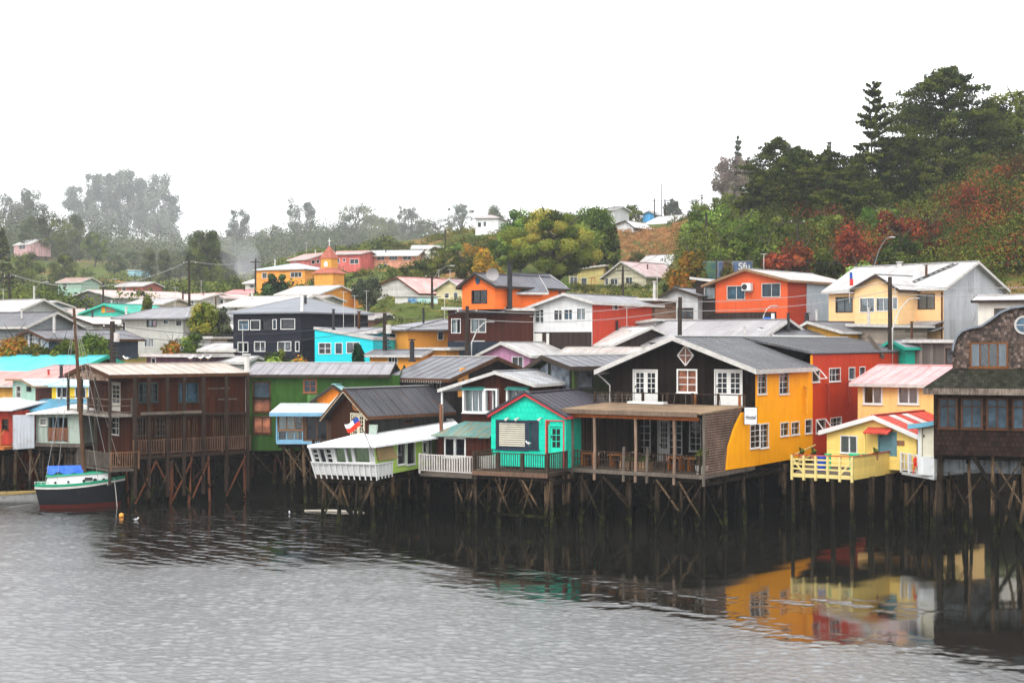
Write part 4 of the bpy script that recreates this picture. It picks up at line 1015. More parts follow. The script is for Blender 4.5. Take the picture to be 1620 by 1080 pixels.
# ---- green house
GRN = siding((.03, .078, .012), 'vert', .22, .25, .35, (.03, .075, .02), rough=.6)
h = House('green_house', 'long moss green stilt house with low grey roof', (388, 91.3), (632, 91.3), 3.0, 8)
pz = lambda py, d=91.3: zat(py, d)-3
h.win('F', 402, 605, 426, 629, 1, 1, fm=BRFR, gl='blue', fw=.1); h.win('F', 402, 631, 426, 650, 1, 1, fm=BRFR, gl='brown', fw=.1)
h.win('F', 482, 602, 499, 619, 2, 2, fm=wood((.25, .1, .05), .3), gl='blue', fw=.1)
h.win('F', 402, 660, 427, 684, 2, 1, fm=BRFR, gl='brown', fw=.1)
h.side_gable([(-.4, pz(592)), (4, pz(573.5, 95.3)), (8.4, pz(592))], mats=GRN, roofm=siding((.28, .265, .28), 'corr', .24, .1, .3, rough=.45, metal=.2), trim=DKTRIM, tw=.2, over=.02, over2=-.6, ribm=TRIM)
a = h.P('F', 388, 600)[0]; MB().tube([(.08, -.1, 0), (.08, -.1, pz(594))], .05, 6).build('drain_pipe', OFFW, h.root)
h.chimney(.1, .0, pz(588), pz(563), .17, OFFW)
MB().box(4.0, -.03, pz(621)-1.2, 5.2, -.005, pz(621)-.1).build('wall_patch', siding((.09, .2, .06), 'vert', .22), h.root)
h.stilts([.5, 1.8, 3.2, 4.6, 6, 7.5, 9], [.4, 2.8, 5.5], zt=0, mat=[SW((.075, .035, .02)), STILT, STILT2])

# ---- long red-brown gallery house
RBW = siding((.058, .013, .004), 'vert', .18, .45, .5, (.04, .018, .01), rough=.7)
h = House('gallery_house', 'large two-storey red-brown timber stilt house with slatted lower gallery and cream roof', (205, 86.3), (388, 91.2), 3.0, 6.2)
pz = lambda py, d=88.5: zat(py, d)-3
for x0, x1, c, g_ in ((221, 248, 4, 'dark'), (284, 312, 2, 'blue')): h.win('F', x0, 607, x1, 634, c, 3, fm=paint((.03, .05, .05)), gl=g_, fw=.08)
for x0, x1 in ((216, 229), (246, 262)): h.win('F', x0, 662, x1, 688, 2, 3, fm=paint((.04, .05, .045)), gl='dark', fw=.06)
h.door('L', 176, 606, 190, 650, paint((.55, .52, .45), .2), cols=2, rows=4, low=.3, leaves=1)
h.win('L', 176, 660, 188, 686, 2, 3, fm=OFFW)
ze, zr = pz(592, 86), pz(575.5, 88.6)
h.side_gable([(-.45, ze), (3.1, zr), (6.6, ze-.1)], mats=RBW, roofm=siding((.43, .37, .32), 'corr', .24, .12, .2, (.45, .33, .26), rough=.45), trim=BRFR, tw=.22, over=1.5, over2=.0)
MB().prism([(-.3, ze-.38), (6.4, ze-.38), (6.4, ze-.22), (3.1, zr-.2), (-.3, ze-.2)], 'x', -1.42, -1.36).build('gable_shingles', siding((.3, .2, .14), 'shingle', .2, .7, .3, (.06, .04, .03), bump=.8), h.root)
MB().box(-1.45, -.35, 2.45, 0, 6.3, 2.62).build('balcony_floor', wood((.3, .26, .22), .5), h.root)
h.rail((-1.4, -.3, 2.62), (-1.4, 6.2, 2.62), .9, BOARD, sp=0, posts=1.6, mid=True)
h.rail((-1.4, -.3, 2.62), (0, -.3, 2.62), .9, BOARD, sp=0, posts=1.6, mid=True)
for v in (-.3, 1.8, 4, 6.2): MB().box(-1.45, v-.07, -1.6, -1.31, v+.07, ze-.2).build('post', DKTRIM, h.root)
MB().box(-1.45, -.6, -.8, 0, 6.3, -.65).build('landing', BOARD, h.root)
h.rail((-1.45, -.6, -.65), (-1.45, 6, -.65), .95, BOARD, sp=.14, posts=1.5, bw=.05); h.rail((-1.45, -.62, -.65), (.3, -.62, -.65), 1.0, wood((.22, .12, .07)), sp=.14, posts=1.5, bw=.05)
for u in (.1, 1.0, 2.2, 3.3, 4.6, 6.2, 7.7):
    MB().box(u-.09, -.65, -2.5, u+.09, -.47, ze-.15).build('post', wood((.045, .03, .022), .5), h.root)
MB().box(0, -.6, 2.38, h.w, 0, 2.5).build('gallery_floor', DBOARD, h.root)
MB().box(.4, -.75, 2.55, 4.4, -.68, 2.72).build('plank', BOARD, h.root)
MB().box(5.2, -.05, 4.0, 6.7, -.01, 4.08).build('plank', BOARD, h.root); MB().box(5.9, -.05, 3.3, 7.2, -.01, 3.38).build('plank', BOARD, h.root)
mb = MB()
for k in range(50):
    if 26 < k < 33: continue
    u = .15+k*.155; z1 = random.uniform(2.1, 2.37); mb.beam((u, -.55, random.uniform(-.2, .2)), (u+random.uniform(-.05, .05), -.55, z1), .05, .03)
mb.build('slat_screen', wood((.1, .06, .035), .85, (.012, .008, .006)), h.root)
h.rail((0, -.6, .1), (h.w, -.6, .1), .9, wood((.16, .09, .06), .6), sp=.16, posts=2.2, bw=.05)
MB().box(0, -.6, -.12, h.w, 0, .05).build('deck_floor', DBOARD, h.root)
h.stilts([.3, 1.4, 2.6, 3.8, 5, 6.3, 7.5], [-.4, 1.5, 3.5, 5.5], zt=-.1, mat=[STILT, STILT3, wood((.16, .06, .03), .5)])
mb = MB()
for k in range(8): pass
# ---- left cluster
h = House('yellow_window_house', 'yellow house with row of white windows and pale cyan roof behind the mast', (82, 95), (165, 95), 3.2, 5)
pz = lambda py, d=95: zat(py, d)-3.2
for x0, x1 in ((91, 97), (99, 106), (120, 126), (128, 135), (141, 146), (153, 160)): h.win('F', x0, 613, x1, 628, 1, 1, fm=WHITE, fw=.07)
h.hip(pz(609), pz(597, 97.5), mats=siding((.85, .55, .04), 'vert', .3, .05, .1), roofm=siding((.45, .68, .75), 'corr', .24, .08, .15, rough=.4), over=.35, inset=1.2)
MB().hexa([(-1.2, -2.6, pz(651, 92.4)), (3.0, -2.6, pz(651, 92.4)), (3.4, -.02, pz(632)), (-.6, -.02, pz(632)), (-1.2, -2.6, pz(651, 92.4)+.08), (3.0, -2.6, pz(651, 92.4)+.08), (3.4, -.02, pz(632)+.08), (-.6, -.02, pz(632)+.08)]).build('lean_to_roof', siding((.1, .28, .4), 'corr', .24, .15, .3, rough=.45), h.root)
h.stilts([.5, 2.5], [.5, 3], zt=0, mat=STILT3)
h = House('pale_porch_house', 'pale green weathered shack with open railed porch and white roof', (57, 90), (129, 89), 3.6, 5)
pz = lambda py, d=89.5: zat(py, d)-3.6
h.win('F', 64, 663, 73, 671, 1, 3, fm=OFFW, gl='grey')
PG = siding((.36, .42, .36), 'vert', .2, .15, .5, (.2, .22, .17), rough=.7)
h.holes['F'].append((h.P('F', 76, 670)[0], .12, h.P('F', 107, 670)[0], pz(660)))
zt_ = pz(656); h.top = {'F': [(0, zt_), (h.w, zt_+.1)], 'B': [(0, zt_+.4), (h.w, zt_+.5)], 'L': [(0, zt_), (5, zt_+.4)], 'R': [(0, zt_+.1), (5, zt_+.5)]}
h.walls(PG)
a0, a1 = h.holes['F'][-1][0], h.holes['F'][-1][2]
MB().box(a0-.1, 1.3, 0, a1+.1, 1.35, zt_).build('porch_back', DBOARD, h.root)
h.rail((a0, .05, .1), (a1, .05, .1), .85, wood((.28, .13, .08), .4), sp=.1, posts=.5, bw=.07)
for t_ in (.25, .5, .75): MB().box(a0+(a1-a0)*t_-.04, .02, .1, a0+(a1-a0)*t_+.04, .1, pz(660)).build('post', paint((.1, .16, .2)), h.root)
MB().hexa([(-.4, -.5, zt_), (h.w+.3, -.5, zt_+.12), (h.w+.8, 5, zt_+.6), (.2, 5, zt_+.5), (-.4, -.5, zt_+.08), (h.w+.3, -.5, zt_+.2), (h.w+.8, 5, zt_+.68), (.2, 5, zt_+.58)]).build('roof', siding((.68, .66, .62), 'corr', .24, .1, .3, (.4, .33, .28), rough=.4), h.root)
MB().box(-1.6, -.3, -.2, h.w+.1, 5, -.03).build('deck_floor', BOARD, h.root)
a0 = h.P('F', 21, 690, -.3)[0]; a1 = h.P('F', 55, 690, -.3)[0]
MB().hexa([(a0, -.35, -.45), (a1, -.35, -.3), (a1, -.3, -.3), (a0, -.3, -.45), (a0, -.35, pz(657)), (a1, -.35, pz(657)+.05), (a1, -.3, pz(657)+.05), (a0, -.3, pz(657))]).build('metal_panel', siding((.5, .53, .56), 'corr', .25, .08, .2, rough=.4, metal=.3), h.root)
h.stilts([-1.2, -.3, .5, 1.4, 2.1, 2.8], [-.1, 2, 4], zt=-.2, mat=[SW((.12, .085, .06)), STILT, STILT2], r=.09)
h = House('red_shack', 'red timber shack with orange railed landing at the left edge', (-60, 92), (25, 91), 3.4, 5)
pz = lambda py, d=91.5: zat(py, d)-3.4
zt_ = pz(649); h.top = {k: [(0, zt_), (9, zt_)] for k in 'FBLR'}; 
h.win('F', 4, 664, 12, 678, 1, 2, fm=BRFR)
h.walls(siding((.42, .05, .03), 'vert', .2, .2, .4))
MB().hexa([(-.3, -.6, zt_), (h.w+.1, -.6, zt_), (h.w+.1, 5, zt_+.55), (-.3, 5, zt_+.55), (-.3, -.6, zt_+.08), (h.w+.1, -.6, zt_+.08), (h.w+.1, 5, zt_+.63), (-.3, 5, zt_+.63)]).build('roof', siding((.68, .7, .7), 'corr', .24, .1, .2, rough=.4), h.root)
MB().box(0, -1.6, -.22, h.w+.2, 0, -.05).build('deck_floor', wood((.5, .17, .05), .3), h.root)
OR_ = wood((.55, .17, .06), .35)
h.rail((0, -1.5, 0), (h.w-.1, -1.5, 0), 1.0, OR_, sp=0, posts=1.1, mid=True)
for k in range(3): MB().beam((h.w-2.6+k, -1.5, 0), (h.w-1.8+k, -1.5, 1), .05, .08).build('brace', OR_, h.root)
h.stilts([.5, 1.5, 2.4, 3.2], [-1.3, 1, 3], zt=-.2, mat=[STILT2, STILT], r=.09)
h = House('mint_shed', 'small mint green shed with brown side and grey roof', (20, 97), (56, 94.5), 3.6, 5)
pz = lambda py, d=96: zat(py, d)-3.6
h.win('F', 26, 611, 33, 628, 1, 2, fm=OFFW, gl='grey'); h.win('F', 43, 612, 49, 618, 1, 1, fm=DKFR)
h.gable([(-.4, pz(600)), (h.w*.6, pz(599)), (h.w+.4, pz(609))], mats={'F': siding((.3, .45, .36), 'vert', .2, .1), 'R': siding((.11, .04, .03), 'vert', .2, .3), 'L': PG, 'B': PG}, roofm=siding((.4, .42, .44), 'corr', .22, .1, .3, rough=.4, metal=.2), trim=wood((.35, .25, .15)), tw=.12, ridge=False)
h.stilts([.4, 1.2], [.5, 3], zt=0, mat=STILT3)
h = House('salmon_roof_house', 'ochre walled house under a salmon pink sheet roof at the left edge', (-60, 101), (20, 99), 3.4, 6)
pz = lambda py, d=100: zat(py, d)-3.4
h.side_gable([(-.4, pz(607)), (3, pz(587, 103)), (6.4, pz(607))], mats=siding((.62, .33, .07), 'vert', .3, .1), roofm=siding((.68, .24, .21), 'corr', .26, .1, .25, (.6, .3, .28), rough=.45), trim=TRIM, over=.3, over2=4.3, ridge=False)
h.chimney(h.w+3.0, 1.5, pz(597), pz(584)+.2, .12); h.chimney(h.w+1.2, 2.2, pz(596), pz(590)+.1, .08, paint((.4, .05, .04)))
h.stilts([.4, 2.2], [.5, 3], zt=0, mat=STILT3)
h = House('mauve_roof_house', 'low brown house with faded mauve pink roof left of the gallery house', (50, 106), (178, 104), 4, 7)
pz = lambda py, d=105: zat(py, d)-4
h.side_gable([(-.4, pz(590)), (3.5, pz(578, 108)), (7.4, pz(590))], mats=CB, roofm=siding((.48, .29, .28), 'corr', .26, .12, .3, rough=.5), trim=wood((.4, .26, .15)), over=.5)
h.chimney(4.1, 1, pz(588), pz(578), .12, BRFR)
h = House('cyan_roof_house', 'house with bright cyan roof and sea green fascia at the left edge', (-60, 112), (108, 108), 4, 8)
pz = lambda py, d=109: zat(py, d)-4
ap = h.P('F', 78, 570)[0]
h.side_gable([(-.5, pz(588)), (4, pz(562, 113)), (8.5, pz(588))], mats={'F': CB, 'R': siding((.03, .03, .035), 'vert', .2), 'L': CB, 'B': CB}, roofm=siding((.1, .55, .58), 'corr', .26, .1, .2, rough=.4), trim=paint((.02, .38, .25), .1), tw=.24, over=.5)
# ================================================================ ground, water, haze
def zz(py, d): return CH-(py-540)/FL*d
COLS = {
 -1400: [(60, -2), (90, -1.6), (98, -.5), (104, 3.6), (110, 6.6), (122, 8.2), (140, 9.4), (170, 11.2), (220, 14.5), (300, 19), (400, 26), (600, 40), (900, 66), (1150, 85), (1500, 88)],
 -200: [(60, -2), (90, -1.6), (98, -.5), (104, 3.6), (110, 6.6), (122, 8.2), (140, 9.4), (170, 11.2), (220, 14.8), (300, 20), (350, 24), (430, 36), (500, 42), (650, 46), (900, 66), (1150, 88), (1500, 90)],
 120: [(60, -2), (90, -1.6), (98, -.5), (104, 3.6), (110, 6.6), (122, 8.2), (140, 9.2), (170, 11.0), (220, 14.8), (300, 20), (350, 23), (420, 33), (480, 38), (650, 44), (900, 64), (1150, 89), (1500, 92)],
 330: [(60, -2), (84, -1.6), (92, .4), (100, 3.6), (110, 6.6), (122, 8.2), (140, 9.2), (170, 11.0), (220, 15.5), (300, 20), (400, 25), (600, 38), (900, 64), (1150, 88), (1500, 92)],
 520: [(60, -2), (82, -1.6), (92, .4), (100, 3.6), (108, 6.4), (120, 8.2), (140, 10), (170, 11.6), (200, 14.6), (240, 21), (300, 27), (450, 38), (800, 62), (1100, 80), (1500, 86)],
 640: [(60, -2), (82, -1.6), (92, .4), (100, 3.6), (108, 6.4), (118, 8.0), (135, 10), (160, 13.6), (190, 17), (230, 21), (260, 24), (320, 32), (500, 44), (800, 64), (1100, 74), (1500, 80)],
 740: [(60, -2), (80, -1.6), (90, .4), (99, 3.6), (106, 6.4), (118, 8.0), (140, 11.5), (170, 14.5), (200, 19.5), (240, 25.5), (290, 32), (400, 41), (600, 52), (1000, 62), (1500, 66)],
 900: [(60, -2), (80, -1.6), (90, .4), (99, 3.6), (106, 6.4), (118, 8.4), (140, 11.5), (170, 15), (200, 18.2), (230, 24), (260, 30), (320, 38), (450, 42), (700, 46), (1500, 50)],
 1030: [(60, -2), (78, -1.6), (90, .4), (99, 3.6), (106, 6.4), (118, 8.4), (135, 11.5), (165, 15), (200, 18.2), (232, 24.5), (262, 30.5), (300, 35), (340, 38), (450, 40), (1500, 48)],
 1120: [(60, -2), (78, -1.6), (90, .4), (99, 3.6), (106, 6.6), (118, 9), (135, 12.2), (150, 15), (170, 20), (200, 25.5), (240, 31), (300, 35), (450, 40), (1500, 48)],
 1250: [(60, -2), (76, -1.6), (88, .4), (97, 3.6), (104, 6.6), (118, 9.2), (138, 12), (150, 15.5), (165, 20.5), (185, 27), (205, 31), (260, 38), (400, 46), (1500, 50)],
 1420: [(60, -2), (74, -1.6), (86, .4), (95, 3.6), (102, 6.8), (118, 9.6), (136, 13), (150, 17), (163, 22), (178, 27), (200, 31), (260, 40), (400, 50), (1500, 56)],
 1620: [(60, -2), (72, -1.6), (84, .4), (94, 3.6), (102, 7.5), (118, 12), (132, 16), (146, 21), (160, 26), (178, 30.5), (210, 36), (260, 42), (400, 50), (1500, 56)],
 2900: [(60, -2), (72, -1.6), (84, .4), (94, 3.6), (102, 7.5), (118, 12), (132, 16), (146, 21), (160, 26), (178, 30.5), (210, 36), (260, 42), (400, 50), (1500, 56)],
}
def fd(d): return d if d <= 300 else 300+(d-300)*2.0
COLS = {k: [(fd(d), z if d <= 300 else CH+(z-CH)*fd(d)/d) for d, z in v] for k, v in COLS.items()}
CK = sorted(COLS)
def ground(x, y):
    y = max(y, 60.0); px = 810+FL*x/y
    px = min(max(px, CK[0]), CK[-1])
    for a, b in zip(CK, CK[1:]):
        if a <= px <= b:
            za = np.interp(y, *zip(*COLS[a])); zb = np.interp(y, *zip(*COLS[b])); t = (px-a)/(b-a); t = t*t*(3-2*t)
            return float(za+(zb-za)*t)
def build_ground():
    xs = [CK[0]+k*24 for k in range(int((CK[-1]-CK[0])/24)+1)]
    ds = [60, 70, 76, 80, 84, 88, 92, 96, 100]+list(np.geomspace(104, 2650, 90))
    v = []; f = []
    for d in ds:
        for px in xs:
            x = (px-810)/FL*d; z = ground(x, d)
            if d > 90: z += noise.noise(Vector((x*.05, d*.05, 0)))*(.6 if d < 130 else 1.5)*(1 if d < 400 else 3)*.5
            v.append((x, d, z))
    n = len(xs)
    for i in range(len(ds)-1):
        for j in range(n-1): f.append((i*n+j, i*n+j+1, (i+1)*n+j+1, (i+1)*n+j))
    me = bpy.data.meshes.new('ground'); me.from_pydata(v, [], f); me.polygons.foreach_set('use_smooth', [True]*len(f))
    o = bpy.data.objects.new('ground', me); C.objects.link(o); o['kind'] = 'structure'
    t = NT('ground_cover'); tc = t.n('TexCoord').outputs['Object']
    n1 = t.noise(tc, .05, 6, .65); n2 = t.noise(tc, .7, 5, .7); sp = t.n('SeparateXYZ'); t.l(tc, sp.inputs[0])
    g = t.mix(t.ramp(n2, .35, .65), (.05, .075, .018, 1), (.11, .13, .035, 1))
    g = t.mix(t.ramp(n1, .5, .62), g, (.26, .14, .06, 1))
    mud = t.mix(n2, (.005, .004, .003, 1), (.012, .01, .007, 1))
    g = t.mix(t.ramp(sp.outputs[2], 4.5, 7.0), mud, g)
    t.l(g, t.b.inputs['Base Color']); t.b.inputs['Roughness'].default_value = .95; t.b.inputs['Specular IOR Level'].default_value = .01
    bm = t.n('Bump'); bm.inputs['Distance'].default_value = .4; bm.inputs['Strength'].default_value = .8; t.l(t.noise(tc, 2.5, 6, .7), bm.inputs['Height']); t.l(bm.outputs[0], t.b.inputs['Normal'])
    me.materials.append(t.m)
build_ground()

def build_water():
    r = np.random.default_rng(5)
    ys = np.concatenate([np.linspace(-280, 30, 12)[:-1], np.arange(30, 38, .5), np.arange(38, 96, .115), np.linspace(96, 118, 12)])
    px = np.concatenate([[-60000, -9000, -3000, -1200, -500, -300], np.arange(-160, 1785, 2.3), [1900, 2200, 3000, 6000, 12000, 60000]])
    Y = np.repeat(ys, len(px)); PX = np.tile(px, len(ys)); X = (PX-810)/FL*np.maximum(Y, 70 if False else 36)
    far_ = np.abs(PX-810) > 2000; X = np.where(far_, np.sign(PX-810)*np.minimum(np.abs(X), 2200), X)
    PX2 = 810+FL*X/np.maximum(Y, 20); PY = 540+FL*CH/np.maximum(Y, 20)
    # wind pattern: where gusts ruffle the water
    def wav(n, l0, l1, p=0.0, spread=3.14, base=1.57):
        H = np.zeros(len(X)); 
        for k in range(n):
            L = math.exp(r.uniform(math.log(l0), math.log(l1))); a = base+r.normal()*spread; K = 2*math.pi/L
            H += (L**(1-p))*np.sin(K*(X*math.cos(a)+Y*math.sin(a))+r.uniform(0, 6.28))
        return H
    fine = wav(26, .35, 1.6, 1.0, .5, 1.3)/3.6; big = wav(9, 5, 22, 1.0)/3; mid = wav(12, 1.2, 5, 1.0)/3.5
    bnd = np.interp(PX2, [-3000, 300, 470, 600, 700, 820, 1100, 1400, 1620, 3000], [806, 808, 812, 876, 914, 944, 978, 1018, 1064, 1220])
    tw = np.interp(PX2, [300, 500, 1000], [3, 26, 22]); e = (PY-bnd+big*8+mid*6)/tw; wind = np.clip(.5+e*.5+fine*.33*np.clip(1.3-np.abs(e), 0, 1), 0, 1)
    dk = np.clip((PX2-130)/70, 0, 1)*np.clip((640-PX2)/120, 0, 1)*np.clip((PY-806)/6, 0, 1)*np.clip((903-PY+(PX2-300)*.02+big*7)/26, 0, 1)
    wind = wind*(1-.95*np.clip(dk*(.8-mid*.25-big*.2-fine*.55), 0, 1))
    st = np.exp(-((PY-np.interp(PX2, [240, 500], [826, 822]))/9)**2)*np.clip((PX2-240)/60, 0, 1)*np.clip((490-PX2)/30, 0, 1)
    wind = np.maximum(wind, st*.8*np.clip(.35+mid*.3+fine*.6, 0, 1))
    ln = np.interp(PX2, [780, 960, 1100, 1250, 1450, 1560], [900, 922, 945, 952, 962, 975])
    st = np.exp(-((PY-ln+big*3)/11)**2)*np.clip((PX2-760)/60, 0, 1)*np.clip((1560-PX2)/120, 0, 1)
    wind = np.maximum(wind, st*.75*np.clip(.2+mid*.3+fine*.7, 0, 1)); wind = wind**1.2
    rip = wav(54, .26, .62, 0.0, .6, 1.25); s_ = .115/ (math.sqrt(46/2)*2*math.pi)
    swell = wav(10, 1.5, 6, 0, .6, 1.45)*.012/(math.sqrt(5)*2*math.pi)
    Z = rip*s_*wind*1.0+swell*(.2+wind); Z *= (np.abs(PX-810) < 1000)*(Y > 36)*(Y < 96)
    n, m = len(px), len(ys); v = np.stack([X, Y, Z], 1).astype(np.float32)
    ii = (np.arange(m-1)[:, None]*n+np.arange(n-1)[None, :]).ravel(); f = np.stack([ii, ii+1, ii+n+1, ii+n], 1).astype(np.int32)
    me = bpy.data.meshes.new('water'); me.vertices.add(len(v)); me.vertices.foreach_set('co', v.ravel()); me.loops.add(f.size); me.loops.foreach_set('vertex_index', f.ravel())
    me.polygons.add(len(f)); me.polygons.foreach_set('loop_start', np.arange(0, f.size, 4, dtype=np.int32)); me.update(calc_edges=True); me.polygons.foreach_set('use_smooth', np.ones(len(f), dtype=bool))
    at = me.attributes.new('ruffle', 'FLOAT', 'POINT'); at.data.foreach_set('value', wind.astype(np.float32))
    t = NT('estuary_water'); tc = t.n('TexCoord').outputs['Object']; wd_ = t.n('Attribute', attribute_name='ruffle').outputs['Fac']
    mp = t.n('Mapping'); t.l(tc, mp.inputs[0]); mp.inputs['Rotation'].default_value = (0, 0, .35); mp.inputs['Scale'].default_value = (.7, 1.25, 1)
    r1 = t.noise(mp.outputs[0], 6.5, 4, .62); b2 = t.n('Bump'); b2.inputs['Distance'].default_value = WBUMP; t.l(r1, b2.inputs['Height']); t.l(t.math('ADD', t.math('POWER', wd_, 1.7), .014), b2.inputs['Strength'])
    t.l(b2.outputs[0], t.b.inputs['Normal']); t.b.inputs['Base Color'].default_value = (.008, .008, .006, 1)
    t.l(t.ramp(wd_, 0, 1, .035, WROUGH), t.b.inputs['Roughness']); t.b.inputs['IOR'].default_value = WIOR
    me.materials.append(t.m); o = bpy.data.objects.new('water', me); C.objects.link(o); o['kind'] = 'structure'
WBUMP, WROUGH, WIOR = .06, .2, 3.4
build_water()
# ================================================================ houses on the slope
random.seed(11)
CR = lambda c, **k: siding(c, 'corr', .26, .16, .5, rough=.45, dirtcol=(c[0]*.6+.02, c[1]*.52, c[2]*.45), **k)
WHR, LGR, GRR, PKR = CR((.49, .49, .49)), CR((.27, .28, .3), metal=.2), CR((.15, .16, .175), metal=.3), CR((.62, .3, .28))
DKB = siding((.035, .022, .018), 'vert', .2, .4); PGY = siding((.5, .51, .5), 'lap', .2, .07, .3)
def bg_extras(h, ze, name):
    if name == 'w' or h.o.y > 260: return
    if random.random() < .6: h.chimney(h.w*random.uniform(.2, .85), h.D*random.uniform(.15, .4), ze-.1, ze+random.uniform(1.1, 1.9), random.uniform(.08, .12), random.choice([DKFR, TRIM, BRFR]))
    if random.random() < .35:
        x, y = h.w*random.uniform(.2, .8), h.D*.5; mb = MB().tube([(x, y, ze), (x, y, ze+3)], .025, 5)
        for k in range(5): mb.beam((x-.35+k*.04, y, ze+2.95-k*.0), (x+.35-k*.04, y, ze+2.95), .015, .015) if k == 0 else mb.beam((x-.3+k*.13, y-.3, ze+2.96), (x-.3+k*.13, y+.3, ze+2.96), .015, .015)
        mb.build('aerial', TRIM, h.root)
def bg(name, label, A, B, kind, ye, yr, wall, roof, D=7, wins=(), ap=None, trim=None, zb=None, group=None, over=.4, fin=True, cat='house', dm=None, **kw):
    a = W(A[0], 540, A[1]); b = W(B[0], 540, B[1])
    if zb is None: zb = min(ground(a.x, a.y), ground(b.x, b.y))-.8
    h = House(name, label, A, B, zb, D, cat, group)
    d0 = (A[1]+B[1])/2; back = math.cos(h.yaw)*D/2
    z = lambda py, d: zat(py, d)-zb
    for w in wins:
        side, x0, y0, x1, y1 = w[:5]; c, r = (w[5], w[6]) if len(w) > 6 and isinstance(w[5], int) else (2, 1)
        o = dict(w[-1]) if isinstance(w[-1], dict) else {}
        o.setdefault('gl', random.choice(['dark', 'grey', 'blue', 'dark'])); o.setdefault('fm', WHITE)
        h.win(side, x0, y0, x1, y1, c, r, **o)
    if not fin: return h
    bg_extras(h, zat(ye[0] if isinstance(ye, tuple) else ye, d0)-zb, name)
    if kind == 'F':
        yl, yri = ye if isinstance(ye, tuple) else (ye, ye)
        al = kw.pop('al', -over); ar = kw.pop('ar', h.w+over)
        apu = h.P('F', ap, 500)[0] if ap else h.w/2
        h.gable([(al, z(yl, A[1])), (apu, z(yr, d0)), (ar, z(yri, B[1]))], mats=wall, roofm=roof, trim=trim or TRIM, over=over, **kw)
    elif kind == 'S':
        ze = z(ye, d0-.4); zr = z(yr, d0+back)
        h.side_gable([(-over, ze), (D/2, zr), (D+over, ze)], mats=wall, roofm=roof, trim=trim or TRIM, over=over, **kw)
    elif kind == 'H': h.hip(z(ye, d0), z(yr, d0+back), mats=wall, roofm=roof, over=over, trim=trim or roof, **kw)
    elif kind == 'M':   # flat or single pitch: ye left, yr right
        h.top = {'F': [(0, z(ye, A[1])), (h.w, z(yr, B[1]))], 'B': [(0, z(ye, A[1])), (h.w, z(yr, B[1]))], 'L': [(0, z(ye, A[1])), (D, z(ye, A[1]))], 'R': [(0, z(yr, B[1])), (D, z(yr, B[1]))]}
        h.walls(wall); h.roof('F', [(-over, z(ye, A[1])+.1), (h.w+over, z(yr, B[1])+.1)], -over, D+over, roof, trim=trim or TRIM)
    return h
S = siding
# --- far right and middle, nearest terrace
h = bg('cream_house', 'large cream clapboard house with white roof, central gabled bay and grey metal side', (1311, 116), (1493, 108), 'S', 458, 418,
   {'F': S((.8, .5, .24), 'lap', .2, .05, .15), 'R': S((.42, .43, .45), 'corr', .3, .05, .2, rough=.5, metal=.2), 'L': PGY, 'B': PGY}, WHR, D=8.5,
   wins=[('F', 1323, 471, 1348, 493, 2, 1, dict(fm=DKFR, curtain=(.42, .42, .4))), ('F', 1453, 466, 1478, 488, 2, 1, dict(fm=DKFR, curtain=(.42, .42, .4)))])
bay = bg('w', '', (1352, 111.3), (1421, 108.2), 'F', 458, 434, S((.82, .53, .26), 'lap', .2, .05, .15), WHR, D=4.5, ap=1389, zb=h.zb+2.3, over=.3,
   wins=[('F', 1361, 472, 1383, 493, 2, 1, dict(curtain=[(0, .4, (.5, .5, .48))])), ('F', 1387, 472, 1407, 491, 2, 1, dict(curtain=[(.5, .8, (.3, .3, .3))])), ('F', 1413, 471, 1419, 488, 1, 1)], trim=DKTRIM)
h.absorb(bay); 
mb = MB()
for k in range(9): mb.beam((5.9+k*.22, 1.6+k*.3, 0), (6.2+k*.22, 1.5+k*.3, 0), .1, .04)
a = h.P('F', 1486, 500)[0]; MB().tube([(h.w-.1, -.1, 0), (h.w-.1, -.1, zat(462, 108)-h.zb)], .06, 6).build('drain_pipe', BRFR, h.root)
lt = h.P('F', 1432, 514)[0]; l2 = h.P('F', 1494, 514)[0]
for k, dz in enumerate((0, -.45)):
    z = h.P('F', 1460, 508)[1]+dz
    MB().hexa([(lt, -1.5, z-.35), (l2, -1.5, z-.35), (l2, -.01, z-.05), (lt, -.01, z-.05), (lt, -1.5, z-.29), (l2, -1.5, z-.29), (l2, -.01, z+.02), (lt, -.01, z+.02)]).build('lean_to_roof', LGR, h.root)
h.chimney(1.9+2.2, 3.9, zat(425, 113)-h.zb-.6, zat(414, 113)-h.zb, .2, TRIM)
# ladder lying on the roof
lr = empty('roof_ladder', h.tow((h.P('F', 1435, 450)[0], .6, zat(452, 110)-h.zb+.25)), h.yaw, 'dark ladder lying up the white roof of the cream house', 'ladder')
mb = MB(); tp = Vector((1.9, 3.2, 1.55))
sx = Vector((.22, 0, 0))
for s_ in (-1, 1): MB().beam(sx*s_, tp+sx*s_, .06, .06).build('rail', DKFR, lr)
for k in range(9): MB().beam(tp*(k+.5)/9-sx, tp*(k+.5)/9+sx, .04, .05).build('rung', DKFR, lr)
bg('white_roof_house', 'off-white rendered house with thin white roof behind the shingle house', (1547, 101), (1660, 99), 'S', 474, 466, S((.6, .57, .5), 'vert', 3, .05, .3), WHR, D=6, wins=[('F', 1574, 489, 1592, 510, 1, 1, dict(fm=BRFR))], trim=DKB)
RD = S((.62, .1, .03), 'vert', .22, .06, .15, rough=.5)
